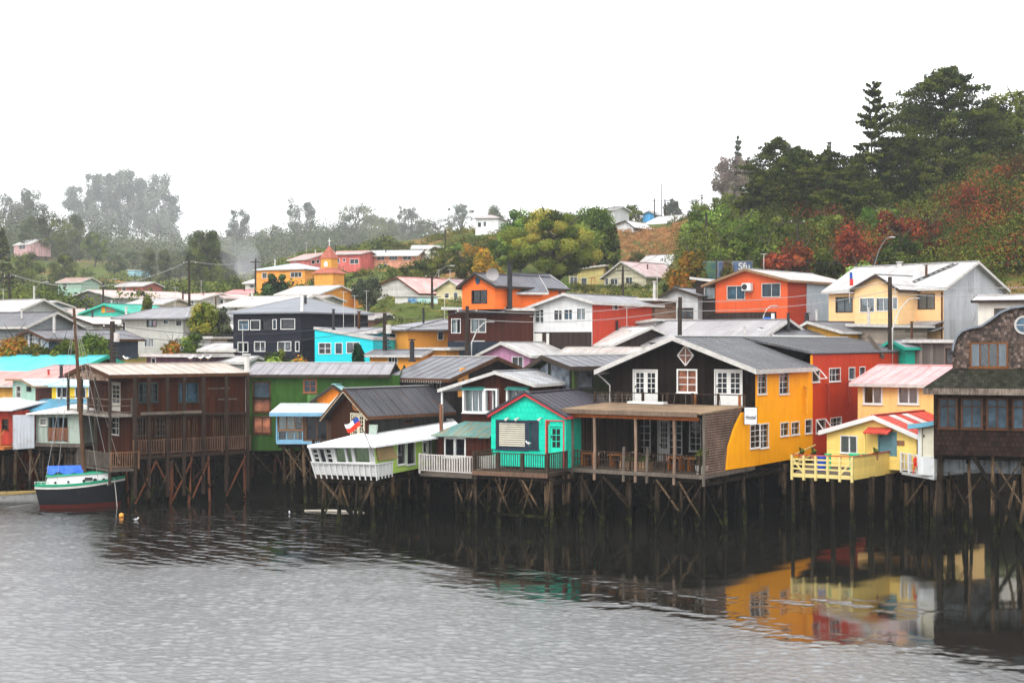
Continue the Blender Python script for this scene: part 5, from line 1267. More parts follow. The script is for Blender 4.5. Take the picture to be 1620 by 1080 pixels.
h = bg('red_house', 'vermilion red two-storey house with white roof, two wide windows and an air conditioner', (1132, 122.5), (1246, 118), 'F', (451, 443), 425, {'F': RD, 'R': S((.4, .05, .02), 'lap', .2, .1), 'L': RD, 'B': RD}, WHR, D=11, ap=1182,
   wins=[('F', 1151, 453, 1178, 473, 2, 1, dict(gl='blue', fm=TRIM)), ('F', 1206, 449, 1234, 469, 2, 1, dict(gl='blue', fm=TRIM))], trim=wood((.3, .18, .1)), al=-1.2)
a, z = h.P('F', 1185, 454); ac = empty('air_conditioner', h.tow((a, -.3, z)), h.yaw, 'white air conditioner unit on the front of the red house', 'air conditioner')
MB().box(-.42, -.2, -.32, .42, .2, .32).build('case', WHITE, ac); MB().tube([(-.15, -.2, 0), (-.15, -.23, 0)], .25, 14).build('fan_grille', DKFR, ac)
MB().box(-.3, .1, -.42, .3, .3, -.32).build('bracket', TRIM, ac)
low = bg('w', '', (1150, 121), (1250, 117), 'M', 494, 494, {'F': RD, 'R': RD, 'L': RD, 'B': RD}, GRR, D=9, fin=False, zb=h.zb-.5)
MB().box(h.w-.1, -.55, -.5, h.w+3.2, 5, 3.0).build('lower_wall', S((.42, .04, .02), 'vert', .4, .05, .3), h.root); bpy.data.objects.remove(low.root)
MB().box(h.w+3.22, .6, 1.0, h.w+3.27, 2.6, 2.4).build('window', WHITE, h.root)
MB().box(-.0, -.01, 0, h.w*.85, -.0, zat(494, 121)-h.zb).build('understorey', DKB, h.root)
MB().box(h.w+.01, 3.2, 2.6, h.w+.05, 11, 6.6).build('side_panel', S((.45, .52, .56), 'vert', .4, .05), h.root)
bg('dark_annex', 'narrow dark brown two-storey annex left of the red house', (1101, 124.5), (1133, 123.5), 'M', 440, 446, S((.03, .018, .014), 'lap', .2, .3), LGR, D=6, wins=[('F', 1115, 456, 1130, 471, 2, 1, dict(fm=TRIM, curtain=(.5, .52, .5)))])
bg('pale_grey_house', 'pale grey gabled house left of the dark annex', (1036, 126), (1104, 123.5), 'F', (478, 468), 455, S((.52, .52, .51), 'vert', .3, .05, .25), LGR, D=7, ap=1071, wins=[('F', 1073, 488, 1096, 504, 2, 1, dict(gl='grey', fm=BRFR))], trim=DKTRIM)
h = bg('white_gable_house', 'white clapboard house with grey metal roof and red side wall', (840, 112.5), (937, 109.3), 'F', (487, 478), 464,
   {'F': S((.58, .58, .57), 'lap', .25, .05, .25), 'R': S((.45, .05, .025), 'vert', .22, .08, .25), 'L': PGY, 'B': PGY}, LGR, D=10.5, ap=896,
   wins=[('F', 847, 490, 860, 511, 2, 2, dict(gl='grey')), ('F', 877, 491, 889, 506, 2, 1), ('F', 893, 490, 905, 505, 2, 1), ('F', 913, 488, 926, 505, 2, 1, dict(curtain=(.5, .5, .48))), ('R', 970, 482, 977, 489, 2, 1)], trim=TRIM)
MB().box(.2, -.04, 0, h.w-.05, -.01, zat(525, 110.5)-h.zb).build('lower_wall', DKB, h.root)
for x0, x1 in ((.2, 1.1), (1.5, 1.75)): MB().box(x0, -.09, 0, x1, -.045, zat(527, 110.5)-h.zb).build('lower_panel', OFFW, h.root)
bg('plank_shed', 'weathered plank shed with small window behind the red-sided house', (1004, 118), (1036, 117), 'M', 474, 474, S((.2, .12, .08), 'lap', .25, .4), WHR, D=4, wins=[('F', 1016, 483, 1026, 492, 2, 1)])
bg('low_white_roof_shed', 'low shed with white sheet roof right of the red side wall', (992, 116), (1036, 114), 'M', 514, 506, PGY, WHR, D=5)
h = bg('orange_brown_house', 'tall house with orange gabled top floor over dark red-brown and navy storeys', (709, 115), (842, 112), 'M', 488, 490,
   S((.055, .014, .008), 'vert', .2, .25, .3), CR((.12, .14, .17)), D=9, wins=[('F', 715, 505, 728, 526, 2, 1, dict(curtain=[(.0, .6, (.6, .62, .58))])), ('F', 746, 505, 768, 525, 2, 1, dict(curtain=[(0, .35, (.55, .57, .55))])), ('F', 720, 541, 734, 556, 2, 1, dict(curtain=(.5, .52, .5))), ('F', 749, 540, 766, 556, 3, 1, dict(curtain=(.5, .52, .5)))])
ORG = S((.82, .16, .03), 'lap', .2, .05, .12)
up = bg('w', '', (731, 113.8), (783, 111.6), 'F', (454, 452), 431.5, ORG, CR((.13, .14, .16), metal=.3), D=9, ap=754, zb=zat(489, 112), over=.35, wins=[('F', 747, 460, 770, 479, 2, 1, dict(fm=DKFR, curtain=(.42, .48, .42)))], trim=DKTRIM)
MB().prism([(up.P('F', 756, 443)[0]+.3*math.cos(k*math.pi/4)*(.8), up.P('F', 756, 443)[1]+.36*math.sin(k*math.pi/4)) for k in range(8)], 'y', -.05, -.005).build('gable_window', paint((.03, .08, .14)), up.root)
h.absorb(up)
w2 = bg('w', '', (812, 114), (858, 114.5), 'S', 462, 436, ORG, CR((.13, .14, .16), metal=.3), D=6, zb=zat(489, 113), over=.4, wins=[('F', 815, 461+3, 822, 471, 1, 1)]); h.absorb(w2)
w3 = bg('w', '', (840, 118), (884, 119), 'S', 453, 433, ORG, CR((.13, .14, .16), metal=.3), D=6, zb=zat(500, 118), over=.5); h.absorb(w3)
MB().box(-.02, -.06, 0, h.w-1.9, -.01, zat(540, 113.5)-h.zb).build('lower_wall', S((.02, .03, .045), 'vert', .25, .2), h.root)
MB().hexa([(1.0, -.8, zat(495, 113)-h.zb), (5.3, -.8, zat(495, 113)-h.zb), (5.3, 0, zat(484, 113)-h.zb), (1.6, 0, zat(484, 113)-h.zb), (1.0, -.8, zat(495, 113)-h.zb+.08), (5.3, -.8, zat(495, 113)-h.zb+.08), (5.3, 0, zat(484, 113)-h.zb+.08), (1.6, 0, zat(484, 113)-h.zb+.08)]).build('skirt_roof', CR((.13, .15, .18), metal=.3), h.root)
pc = h.P('F', 809, 470); h.chimney(pc[0], -.3, zat(488, 112)-h.zb, zat(416, 112)-h.zb, .2)
dp = W(779, 440, 112.5); dp.z -= .1; dish = empty('satellite_dish', dp, 0, 'grey satellite dish on the roof of the orange gabled house', 'satellite dish')
mb = MB(); N_ = 14
rings = [[Vector((r_*math.cos(2*math.pi*k/N_), -.5+.28*(1-(r_/.68)**2)-.1*0, .5+r_*math.sin(2*math.pi*k/N_))) for k in range(N_)] for r_ in (.05, .35, .6, .68)]
for r0_, r1_ in zip(rings, rings[1:]):
    for k in range(N_): mb.poly([r0_[k], r0_[(k+1) % N_], r1_[(k+1) % N_], r1_[k]])
mb.build('reflector', paint((.33, .31, .3), .1), dish, smooth=True); dish.scale = (.75, .75, .75); MB().tube([(0, 0, -.4), (0, 0, .1), (0, -.2, .5)], .035, 6).build('mast', TRIM, dish); MB().beam((0, -.5, -.1), (0, -.95, .45), .03, .03).build('feed_arm', TRIM, dish)
bg('mauve_house', 'faded mauve pink gabled house with pale roof and two white windows', (764, 108.5), (838, 106), 'F', (561, 562), 541, S((.46, .22, .34), 'vert', .25, .08, .25), CR((.52, .53, .53), metal=.1), D=8, ap=797,
   wins=[('F', 772, 566, 788, 580, 3, 1, dict(gl='grey')), ('F', 811, 565, 827, 584, 2, 1, dict(gl='grey'))], trim=TRIM)
h = bg('pale_roof_house', 'house almost hidden under a steep pale sheet roof with small vent', (912, 112), (969, 108.3), 'S', 545, 517, DKB, WHR if False else CR((.6, .59, .57)), D=7, over=.5)
bg('driftwood_shelter_house', 'low house with dark openings below the steep pale roof', (893, 106), (1000, 104.5), 'S', 558, 549, DKB, CR((.45, .42, .4)), D=4)
h = bg('grey_roof_house', 'long house with red fascia under a broad weathered grey roof behind the hostel', (1003, 111), (1186, 103.5), 'S', 546, 506, {'F': S((.5, .06, .03), 'vert', .3), 'R': DKB, 'L': DKB, 'B': DKB}, siding((.33, .31, .31), 'corr', .26, .1, .5, (.24, .24, .25), rough=.45), D=9, over=.5)
bg('ochre_gable_house', 'small ochre gabled house with grey roof and stovepipe behind the hostel ridge', (1257, 109), (1330, 106), 'F', (526, 524), 508, S((.7, .36, .06), 'lap', .2, .08), GRR, D=7, ap=1282).chimney(1.2, -.1, 5.0, zat(497, 108)-ground(21, 108)+.9, .17)
bg('small_dark_gable', 'small dark gable with white verge just above the hostel roof', (1194, 107), (1226, 105), 'F', (531, 530), 519, DKB, GRR, D=6, ap=1207, trim=WHITE)
bg('teal_shed', 'small teal green gabled shed behind the red wing', (1404, 101), (1434, 99), 'F', (549, 549), 537, S((.01, .4, .28), 'lap', .25, .08), LGR, D=5, ap=1416, trim=paint((.02, .35, .25)))
bg('grey_plank_house', 'grey weathered plank house beside the teal shed', (1440, 99.5), (1520, 97), 'M', 540, 540, S((.2, .17, .15), 'vert', .2, .6, .5), CR((.4, .36, .33)), D=5, wins=[('F', 1497, 552, 1510, 574, 1, 1, dict(fm=BRFR))])
bg('lattice_store', 'low store with plank lattice front below the cream house', (1350, 108), (1412, 105), 'M', 514, 516, S((.3, .25, .2), 'lap', .18, .4, .4), GRR, D=4)
# --- centre left terrace
NV = S((.013, .015, .024), 'lap', .2, .2, .2)
h = bg('navy_house', 'dark navy two-storey clapboard house with hipped grey tile roof', (369, 120), (476, 116.5), 'H', 494, 469, NV, siding((.2, .21, .23), 'lap', .4, .1, .2, rough=.45, metal=.2), D=9.5, over=.4,
   wins=[('F', 378, 507, 393, 521, 1, 1), ('F', 397, 507, 411, 521, 1, 1), ('F', 414, 507, 429, 521, 1, 1, dict(fm=DKFR)), ('F', 432, 506, 437, 520, 1, 1), ('F', 445, 505, 466, 520, 1, 1), ('F', 377, 542, 392, 556, 2, 1), ('F', 403, 541, 419, 555, 2, 1, dict(gl='grey')), ('F', 440, 541, 460, 554, 2, 1), ('F', 468, 541, 473, 555, 1, 1)], trim=TRIM)
bg('cyan_house', 'bright cyan clapboard house with white windows and sloping roof line', (498, 112.5), (590, 111.5), 'M', 519, 536, S((.02, .55, .62), 'lap', .2, .04, .1), LGR, D=6,
   wins=[('F', 505, 543, 523, 559, 2, 2, dict(gl='grey')), ('F', 531, 543, 541, 559, 1, 1, dict(gl='blue')), ('F', 549, 542, 568, 558, 2, 1, dict(gl='grey'))], over=.05)
bg('cyan_house_extension', 'grey roofed cyan extension between the cyan house and the orange one', (533, 116), (592, 115), 'S', 524, 518, S((.02, .4, .45), 'lap', .2), LGR, D=4)
OY = S((.72, .3, .05), 'vert', .9, .06, .2)
h = bg('amber_house', 'amber orange house with light grey roof behind the utility pole', (590, 120), (645, 116), 'H', 521, 504, OY, LGR, D=11, over=.4, wins=[('F', 610, 528, 626, 544, 1, 1, dict(fm=OFFW)), ('R', 693, 525, 701, 537, 1, 1), ('F', 592, 530, 598, 544, 1, 1)])
bg('amber_lean_to', 'low amber extension with grey lean-to roof in front of the amber house', (585, 108.5), (662, 107.5), 'S', 561, 553, OY, GRR, D=4, wins=[('F', 615, 564, 628, 574, 3, 1)])
bg('amber_garage', 'plain amber box extension right of the lean-to', (661, 110), (706, 109.5), 'M', 552, 552, OY, GRR, D=4)
bg('grey_white_house', 'grey-white two-storey house with hipped grey roof and one red curtain', (192, 132.5), (290, 130.5), 'H', 503, 486, S((.46, .46, .42), 'lap', .3, .05, .3), LGR, D=8, over=.7, inset=2.4,
   wins=[('F', 233, 507, 247, 516, 2, 1, dict(curtain=[(.55, 1, (.6, .02, .1))], fm=DKFR)), ('F', 259, 506, 266, 512, 1, 1), ('F', 279, 507, 287, 515, 1, 1), ('F', 194, 509, 198, 525, 1, 1), ('F', 207, 536, 212, 547, 2, 2), ('F', 229, 536, 243, 548, 3, 1, dict(curtain=(.5, .5, .42)))])
bg('arched_window_house', 'blue-grey house with white arched windows and long slate grey roof', (37, 122), (77, 119), 'F', (531, 536), 521, {'F': S((.35, .4, .46), 'lap', .2), 'R': S((.04, .05, .07), 'vert', .3), 'L': PGY, 'B': PGY}, GRR, D=8.5, ap=50,
   wins=[('F', 41, 531, 45, 547, 2, 2), ('F', 47, 527, 55, 547, 2, 3), ('F', 61, 533, 66, 547, 2, 2)], trim=BRFR)
bg('cream_gable_house', 'cream gabled house with broad pale roof sloping to the left', (92, 141), (147, 138.5), 'F', (516, 512), 500, S((.52, .5, .46), 'vert', .3), CR((.6, .57, .53)), D=7, ap=119, al=-3.2,
   wins=[('F', 98, 516, 102, 520, 1, 1), ('F', 104, 516, 112, 520, 2, 1), ('F', 130, 516, 138, 520, 2, 1)], trim=DKTRIM)
bg('pale_yellow_house', 'small pale yellow house with off-white roof between the cream gable and the grey hipped house', (150, 143), (190, 141), 'S', 512, 500, S((.55, .52, .36), 'vert', .3), CR((.62, .6, .56)), D=7)
h = bg('sea_green_hall', 'sea green gabled hall with faded red lettering on its front', (131, 166), (208, 163.5), 'F', (496, 495), 480, S((.05, .48, .36), 'vert', .3, .04), S((.05, .4, .3), 'corr', .3), D=9, ap=168, trim=paint((.05, .45, .33)))
a, z = h.P('F', 165, 490); MB().box(a-.35, -.05, z-.35, a+.1, -.01, z+.35).build('sign_emblem', paint((.85, .35, .02)), h.root)
mb = MB()
for r_ in range(2):
    for k in range(9): mb.box(a+.25+k*.15, -.05, z+.05-r_*.35, a+.36+k*.15, -.01, z+.28-r_*.35)
mb.build('painted_lettering', paint((.55, .16, .1)), h.root)
bg('grey_steep_roof_house', 'grey house with steep slate roofs at the left edge', (-70, 134), (40, 131), 'S', 517, 494, S((.25, .28, .3), 'lap', .2), GRR, D=7, over=.8)
bg('white_sheet_roof_house', 'house with large white sheet roof behind the slate roofs at the left edge', (-70, 152), (14, 148), 'S', 500, 474, PGY, WHR, D=8, over=.8)
h = bg('terrace_block', 'pale square block with fenced roof terrace', (28, 156), (57, 155), 'M', 487, 487, S((.5, .48, .45), 'vert', 2, .05), GRR, D=5)
h.rail((0, -.1, zat(487, 156)-h.zb), (h.w+1, -.1, zat(487, 156)-h.zb), .8, wood((.3, .22, .1)), sp=.2, bw=.08)
bg('rose_roof_cottage', 'dark cottage with faded rose roof left of the sea green hall', (90, 172), (136, 170), 'S', 498, 488, DKB, CR((.5, .4, .38)), D=6)
bg('white_roof_shed', 'small dark shed with flat white roof above the cream gable', (60, 158), (95, 157), 'M', 502, 501, DKB, WHR, D=4)
bg('barn', 'long dark grey barn with pale pink roof in the valley', (110, 236), (180, 226), 'F', (471, 470), 458, {'F': S((.12, .11, .12), 'vert', .4), 'R': S((.36, .37, .38), 'vert', .6), 'L': PGY, 'B': PGY}, CR((.55, .42, .4)), D=16, ap=143, cat='barn')
bg('pink_roof_white_house', 'white house with pink roof in the valley beside the tall pole', (268, 215), (318, 210), 'S', 474, 464, S((.6, .58, .57), 'lap', .3), CR((.68, .42, .4)), D=7, wins=[('F', 276, 478, 281, 484, 1, 1), ('F', 298, 477, 306, 484, 2, 1)])
bg('pink_roof_gable_house', 'white gabled house with pink roof and mauve gable', (325, 214), (356, 212), 'F', (472, 471), 463, S((.55, .5, .52), 'lap', .3), CR((.68, .45, .44)), D=8, ap=340, wins=[('F', 333, 474, 338, 480, 1, 1), ('F', 343, 474, 353, 480, 2, 1)])
bg('rose_roof_house', 'small house with rose red roof at the far end of the valley street', (350, 228), (392, 226), 'S', 466, 458, S((.55, .5, .5), 'lap', .3), CR((.6, .25, .25)), D=8)
bg('open_shed', 'open sided dark shed with pale sagging roof among the bushes', (278, 135), (372, 133), 'S', 521, 513, {'F': DKB, 'L': DKB, 'R': DKB, 'B': DKB}, CR((.6, .58, .56)), D=4, over=.3)
bg('white_wall_store', 'low white walled store below the open shed', (276, 127), (334, 126), 'M', 534, 534, S((.6, .6, .6), 'vert', 2, .03), LGR, D=3)
bg('white_round_roof_shed', 'small pale shed with bowed white roof beside the navy house', (322, 121), (370, 120), 'S', 553, 542, S((.5, .5, .48), 'vert', 2, .03), WHR, D=5)
bg('mulberry_shed', 'low mulberry coloured shed with tiny white window above the cream roof', (232, 112), (310, 110), 'M', 562, 563, S((.12, .06, .09), 'corr', .25), CR((.2, .12, .16)), D=4, wins=[('F', 240, 567, 246, 574, 1, 1)])
bg('white_flat_shed', 'white flat roofed shed right of the mulberry shed', (314, 113), (384, 112), 'S', 572, 563, PGY, WHR, D=4)
bg('grey_corrugated_house', 'pale grey corrugated house with off-white roof behind the navy house', (352, 152), (452, 147), 'S', 483, 468, S((.42, .43, .43), 'vert', .5), CR((.6, .59, .57)), D=8, wins=[('F', 371, 486, 377, 500, 1, 1)])
bg('orange_hip_house', 'orange house with pale hipped roof behind the round green tree', (405, 228), (482, 224), 'H', 426, 417, S((.8, .32, .06), 'lap', .3), CR((.5, .58, .62)), D=8, wins=[('F', 415, 432, 422, 440, 1, 1), ('F', 460, 431, 477, 438, 3, 1)], zb=14)
bg('low_white_roof_house', 'low house with bright white roof in front of the church nave', (440, 185), (505, 182), 'S', 465, 452, OY, WHR, D=9)
# church
CH_M = S((.66, .31, .06), 'shingle', .4, .1, .1); RDR = S((.38, .12, .08), 'shingle', .3, .2, .2)
g0 = 13.0; c = W(521, 540, 198); ch = empty('church', (c.x, c.y, g0), R(-25), 'ochre shingled village church tower with red pyramidal spire', 'church')
zz_ = lambda py: zat(py, 198)-g0
MB().box(-1.5, -1.5, 0, 1.5, 1.5, zz_(433)).build('tower_wall', CH_M, ch); MB().box(-.85, -.85, zz_(425), .85, .85, zz_(409)).build('belfry_wall', CH_M, ch)
MB().hexa([(-1.8, -1.8, zz_(433)), (1.8, -1.8, zz_(433)), (1.8, 1.8, zz_(433)), (-1.8, 1.8, zz_(433)), (-.86, -.86, zz_(424)), (.86, -.86, zz_(424)), (.86, .86, zz_(424)), (-.86, .86, zz_(424))]).build('skirt_roof', RDR, ch)
a = 1.0; z0, z1 = zz_(409), zz_(388)
MB().poly([(-a, -a, z0), (a, -a, z0), (0, 0, z1)]).poly([(a, -a, z0), (a, a, z0), (0, 0, z1)]).poly([(a, a, z0), (-a, a, z0), (0, 0, z1)]).poly([(-a, a, z0), (-a, -a, z0), (0, 0, z1)]).poly([(-a, a, z0), (a, a, z0), (a, -a, z0), (-a, -a, z0)]).build('spire', RDR, ch)
MB().box(-.04, -.04, z1-.2, .04, .04, z1+1.0).box(-.25, -.03, z1+.55, .25, .03, z1+.63).build('cross', WHITE, ch)
MB().prism([(-.3, zz_(422)), (.3, zz_(422)), (.3, zz_(416)), (0, zz_(413.5)), (-.3, zz_(416))], 'y', -.9, -.86).build('belfry_window', WHITE, ch)
nv = bg('church_nave', 'ochre church nave with tall white windows beside the tower', (528, 194), (572, 187), 'S', 464, 452, CH_M, CR((.55, .4, .38)), D=8, wins=[('F', 533, 467, 541, 483, 3, 3), ('F', 547, 466, 555, 482, 3, 3)], cat='church hall')
bg('parish_hall', 'pale grey hall with broad salmon pink roof right of the church', (596, 186), (664, 179), 'F', (461, 464), 438, S((.5, .48, .44), 'lap', .3), CR((.68, .36, .34)), D=14, ap=631, al=-4.6, trim=BRFR)
bg('coral_house', 'coral red house behind the church spire', (510, 246), (570, 244), 'S', 401, 397, S((.6, .14, .12), 'vert', .4), CR((.5, .3, .28)), D=8, wins=[('F', 528, 409, 537, 416, 1, 1), ('F', 543, 409, 546, 414, 1, 1), ('F', 554, 410, 567, 417, 2, 1)])
bg('coral_house_wing', 'left wing of coral red boards with two tiny windows', (489, 244), (512, 246), 'M', 410, 400, S((.6, .17, .15), 'vert', .4), CR((.5, .3, .28)), D=6, wins=[('F', 493, 412, 498, 417, 1, 1), ('F', 501, 411, 505, 416, 1, 1)])
bg('salmon_house', 'salmon pink house with long pale roof on the hill', (588, 250), (656, 249), 'S', 404, 396, S((.75, .35, .24), 'vert', .4), CR((.5, .53, .55)), D=8, over=.8, wins=[('F', 597, 405, 608, 411, 2, 1), ('F', 616, 405, 628, 411, 3, 1), ('F', 638, 405, 650, 411, 2, 1), ('F', 600, 418, 612, 426, 1, 1)])
bg('dark_gable_hill_house', 'dark brown gabled house on the hill right of the salmon house', (676, 268), (716, 264), 'F', (398, 399), 388, S((.1, .05, .04), 'vert', .4), CR((.4, .4, .38)), D=9, ap=690)
bg('slate_hill_house', 'dark house with pale slanted roof on the hill beside the salmon house', (653, 272), (683, 272), 'S', 393, 388, DKB, CR((.5, .5, .48)), D=8)
tn = empty('tunnel_greenhouse', (W(680, 540, 255).x, 255, zat(416, 255)), R(-10), 'pale green plastic tunnel greenhouse on the hill', 'greenhouse')
MB().prism([(2.4*math.cos(k*math.pi/10), 2.2*math.sin(k*math.pi/10)) for k in range(11)], 'y', 0, 6).build('cover', paint((.6, .66, .5), .1), tn)
MB().prism([(2.42*math.cos(k*math.pi/10), 2.22*math.sin(k*math.pi/10)) for k in range(11)], 'y', -.05, .05).build('end_frame', OFFW, tn)
bg('orange_hill_house', 'small orange and white house on the hill below the white cube house', (722, 276), (758, 274), 'S', 385, 376, S((.62, .28, .16), 'lap', .3), CR((.5, .52, .55)), D=7, wins=[('F', 730, 388, 737, 393, 1, 1)])
bg('white_cube_house', 'tall white house with low hipped roof on the skyline', (752, 290), (788, 289), 'H', 345, 340, S((.68, .68, .68), 'lap', .4, .03), CR((.4, .36, .36)), D=8, wins=[('F', 756, 352, 761, 359, 1, 1), ('F', 765, 351, 769, 358, 1, 1)])
bg('yellow_gable_house', 'white house with cream yellow gable and mauve roof left of the orange gabled house', (690, 176), (735, 173.5), 'F', (459, 458), 441, S((.6, .52, .3), 'lap', .3), CR((.5, .38, .42)), D=7, ap=713, wins=[('F', 704, 464, 710, 471, 1, 1), ('F', 718, 463, 724, 474, 1, 1)])
bg('pink_roof_cottage', 'low cottage with salmon roof between the hall and the yellow gable', (655, 185), (700, 184), 'S', 461, 446, S((.5, .4, .33), 'lap', .3), CR((.66, .34, .32)), D=7)
sh = empty('poster_shelter', (W(625, 540, 166).x, 166, zat(495, 166)-.6), R(-4), 'white roadside shelter with blue picture panels on the grass', 'shelter')
MB().box(0, 0, 0, 1.5, .12, 2.5).box(0, .12, 0, .12, 2, 2.5).build('side_wall', OFFW, sh); MB().box(-.1, -.2, 2.5, 5.2, 2, 2.6).build('roof', TRIM, sh); MB().box(1.5, .1, .3, 5.0, .2, 2.5).build('back_wall', WHITE, sh)
for x0, x1, c1, c2 in ((1.55, 2.55, (.03, .2, .5), (.4, .6, .7)), (2.7, 3.6, (.3, .6, .62), (.65, .75, .6)), (3.75, 4.9, (.6, .72, .72), (.2, .5, .45))):
    MB().box(x0, .04, .35, x1, .095, 2.35).build('picture_panel', paint(c1, .5, .4, dirtcol=c2, scale=2.2), sh)
h = bg('long_cream_house', 'long cream house with mauve roof and front gable on the upper street', (955, 197), (1022, 192), 'F', (440, 437), 413, S((.58, .53, .38), 'lap', .3), CR((.5, .38, .38)), D=9, ap=985, wins=[('F', 966, 441, 977, 450, 2, 1), ('F', 990, 439, 1000, 449, 2, 1), ('F', 946+12, 440, 962, 450, 1, 1)])
bg('long_white_roof_block', 'long low block with bright white and mauve roof behind the cream gable', (1000, 206), (1100, 200), 'S', 428, 402, S((.4, .32, .32), 'vert', .5), WHR, D=10)
bg('mustard_wing', 'mustard wing with red door left of the cream gable', (900, 200), (955, 198), 'M', 428, 420, S((.5, .42, .16), 'vert', .5), CR((.5, .38, .38)), D=7, wins=[('F', 902, 438, 913, 450, 2, 1), ('F', 920, 440, 928, 450, 1, 1)]).door('F', 936, 440, 941, 453, paint((.5, .05, .04)), glz=False)
bg('hilltop_white_gable', 'small white gabled house on the hilltop behind the big tree', (974, 262), (1002, 260), 'F', (359, 360), 349, S((.6, .6, .6), 'vert', .5), CR((.66, .66, .66)), D=7, ap=991, al=-2.0, trim=DKTRIM)
bg('hilltop_grey_roof', 'low hilltop house with light grey roof and white gable end', (1020, 282), (1064, 277), 'S', 354, 341, S((.3, .25, .22), 'vert', .5), CR((.52, .52, .52)), D=9)
bg('hilltop_blue_house', 'small bright blue house on the hilltop skyline', (1017, 304), (1036, 303), 'F', (339, 339), 333, S((.08, .35, .65), 'vert', .5), LGR, D=6)
bg('tower_house', 'tall narrow grey house half hidden behind the tree crown on the hill', (958, 268), (972, 267), 'S', 331, 327, PGY, GRR, D=6)
bg('hill_white_house', 'white and red house among trees on the far left hill', (22, 555), (48, 548), 'S', 387, 379, S((.5, .3, .3), 'vert', .5), WHR, D=9, wins=[('F', 30, 388, 40, 394, 2, 1)], zb=43)
bg('hill_blue_house', 'pale blue and white house on the wooded left slope', (202, 480), (214, 477), 'M', 427, 427, S((.35, .6, .7), 'vert', .5), WHR, D=7, zb=32)
# graffiti wall
gw = empty('mural_wall', (W(1106, 540, 151).x, 151, 15.3), R(-6), 'retaining wall with blue and green mural and white painted letters', 'wall')
L_ = (1190-1106)/FL*151; z0, z1 = 1.7, 3.2
MB().box(0, 0, -1, L_, .3, z1).build('wall', paint((.3, .3, .28), .3), gw)
for x0, x1, c in ((0, .35, (.02, .07, .1)), (.35, .58, (.02, .04, .13)), (.62, 1, (.03, .07, .18))): MB().box(L_*x0+.05, -.03, z0-1, L_*x1-.05, -.004, z1-.05).build('mural_panel', paint(c, .5, dirtcol=(.1, .17, .04) if x0 < .3 else (.12, .15, .2), scale=1.2), gw)
text('Sfu', 1.05, (L_*.84, -.04, z1-.6), gw, OFFW, bold=.02)

for nm, lb, A, B, ye, yr, wl, rf, wn in (
 ('grey_cottage', 'small grey cottage with rusty roof between the pink roofed houses and the navy house', (446, 172), (500, 170), 474, 467, S((.36, .35, .33), 'lap', .3), CR((.36, .3, .28)), [('F', 456, 478, 462, 484, 1, 1), ('F', 474, 478, 483, 484, 2, 1)]),
 ('white_cottage', 'small white cottage directly left of the yellow-green tree', (300, 158), (338, 157), 497, 488, S((.55, .55, .53), 'lap', .3), CR((.4, .41, .43)), [('F', 306, 500, 312, 507, 1, 1)]),
 ('beige_house', 'beige house with grey roof behind the grey-white hipped house', (205, 186), (258, 184), 480, 472, S((.5, .44, .36), 'lap', .3), CR((.42, .42, .43)), [('F', 214, 483, 220, 489, 1, 1), ('F', 238, 483, 246, 489, 2, 1)]),
 ('brown_street_house', 'brown shingled house between the parish hall and the amber roofs', (548, 150), (592, 149), 503, 495, S((.16, .08, .05), 'shingle', .3, .3), CR((.3, .28, .28)), [('F', 556, 506, 563, 514, 2, 1)]),
 ('blue_grey_cottage', 'blue-grey cottage beside the left edge pole', (16, 182), (60, 180), 484, 476, S((.25, .33, .4), 'lap', .3), CR((.5, .5, .5)), [('F', 24, 487, 30, 493, 1, 1)]),
 ('red_cottage', 'small dull red cottage with grey roof above the barn roof', (186, 262), (226, 260), 452, 446, S((.4, .12, .09), 'lap', .3), CR((.4, .38, .38)), [('F', 193, 455, 199, 460, 1, 1)]),
 ('pale_valley_house', 'pale house with wide white roof beyond the rose red roof', (388, 240), (424, 238), 447, 441, S((.55, .53, .5), 'lap', .3), CR((.58, .56, .55)), [('F', 396, 450, 402, 455, 1, 1)]),
 ('mint_valley_house', 'mint green house with brown roof on the left valley slope', (92, 290), (128, 288), 446, 439, S((.3, .45, .36), 'lap', .3), CR((.34, .24, .2)), [('F', 100, 449, 106, 455, 1, 1)]),
 ('tan_bank_house', 'tan house with dark roof low on the bank left of the mustard wing', (640, 222), (668, 221), 440, 434, S((.5, .38, .25), 'lap', .3), CR((.2, .19, .2)), [])):
    bg(nm, lb, A, B, 'S', ye, yr, wl, rf, D=6, wins=wn)
# ================================================================ vegetation
rng = np.random.default_rng(7)
def quads(name, P, S, N, mat, asp=1.0, T=None):
    """one small leaf-clump face per point; P centres, S sizes, N facing"""
    n = len(P); N = N/np.maximum(1e-6, np.linalg.norm(N, axis=1))[:, None]
    r = rng.normal(size=(n, 3)); U = np.cross(N, r); U /= np.maximum(1e-6, np.linalg.norm(U, axis=1))[:, None]; V = np.cross(N, U)
    U = U*S[:, None]; V = V*S[:, None]*asp
    k = rng.uniform(.6, 1.15, size=(n, 4, 1))
    Q = np.stack([P-U-V*.3, P-V*.9+U*.2, P+U+V*.2, P+V*.9-U*.1], 1); Q = P[:, None, :]+(Q-P[:, None, :])*k
    me = bpy.data.meshes.new(name); me.vertices.add(n*4); me.vertices.foreach_set('co', Q.astype(np.float32).ravel())
    me.loops.add(n*4); me.loops.foreach_set('vertex_index', np.arange(n*4, dtype=np.int32))
    me.polygons.add(n); me.polygons.foreach_set('loop_start', np.arange(0, n*4, 4, dtype=np.int32)); me.update(calc_edges=True)
    at = me.attributes.new('tone', 'FLOAT', 'FACE'); at.data.foreach_set('value', (np.full(n, .5) if T is None else T).astype(np.float32))
    me.materials.append(mat); return me
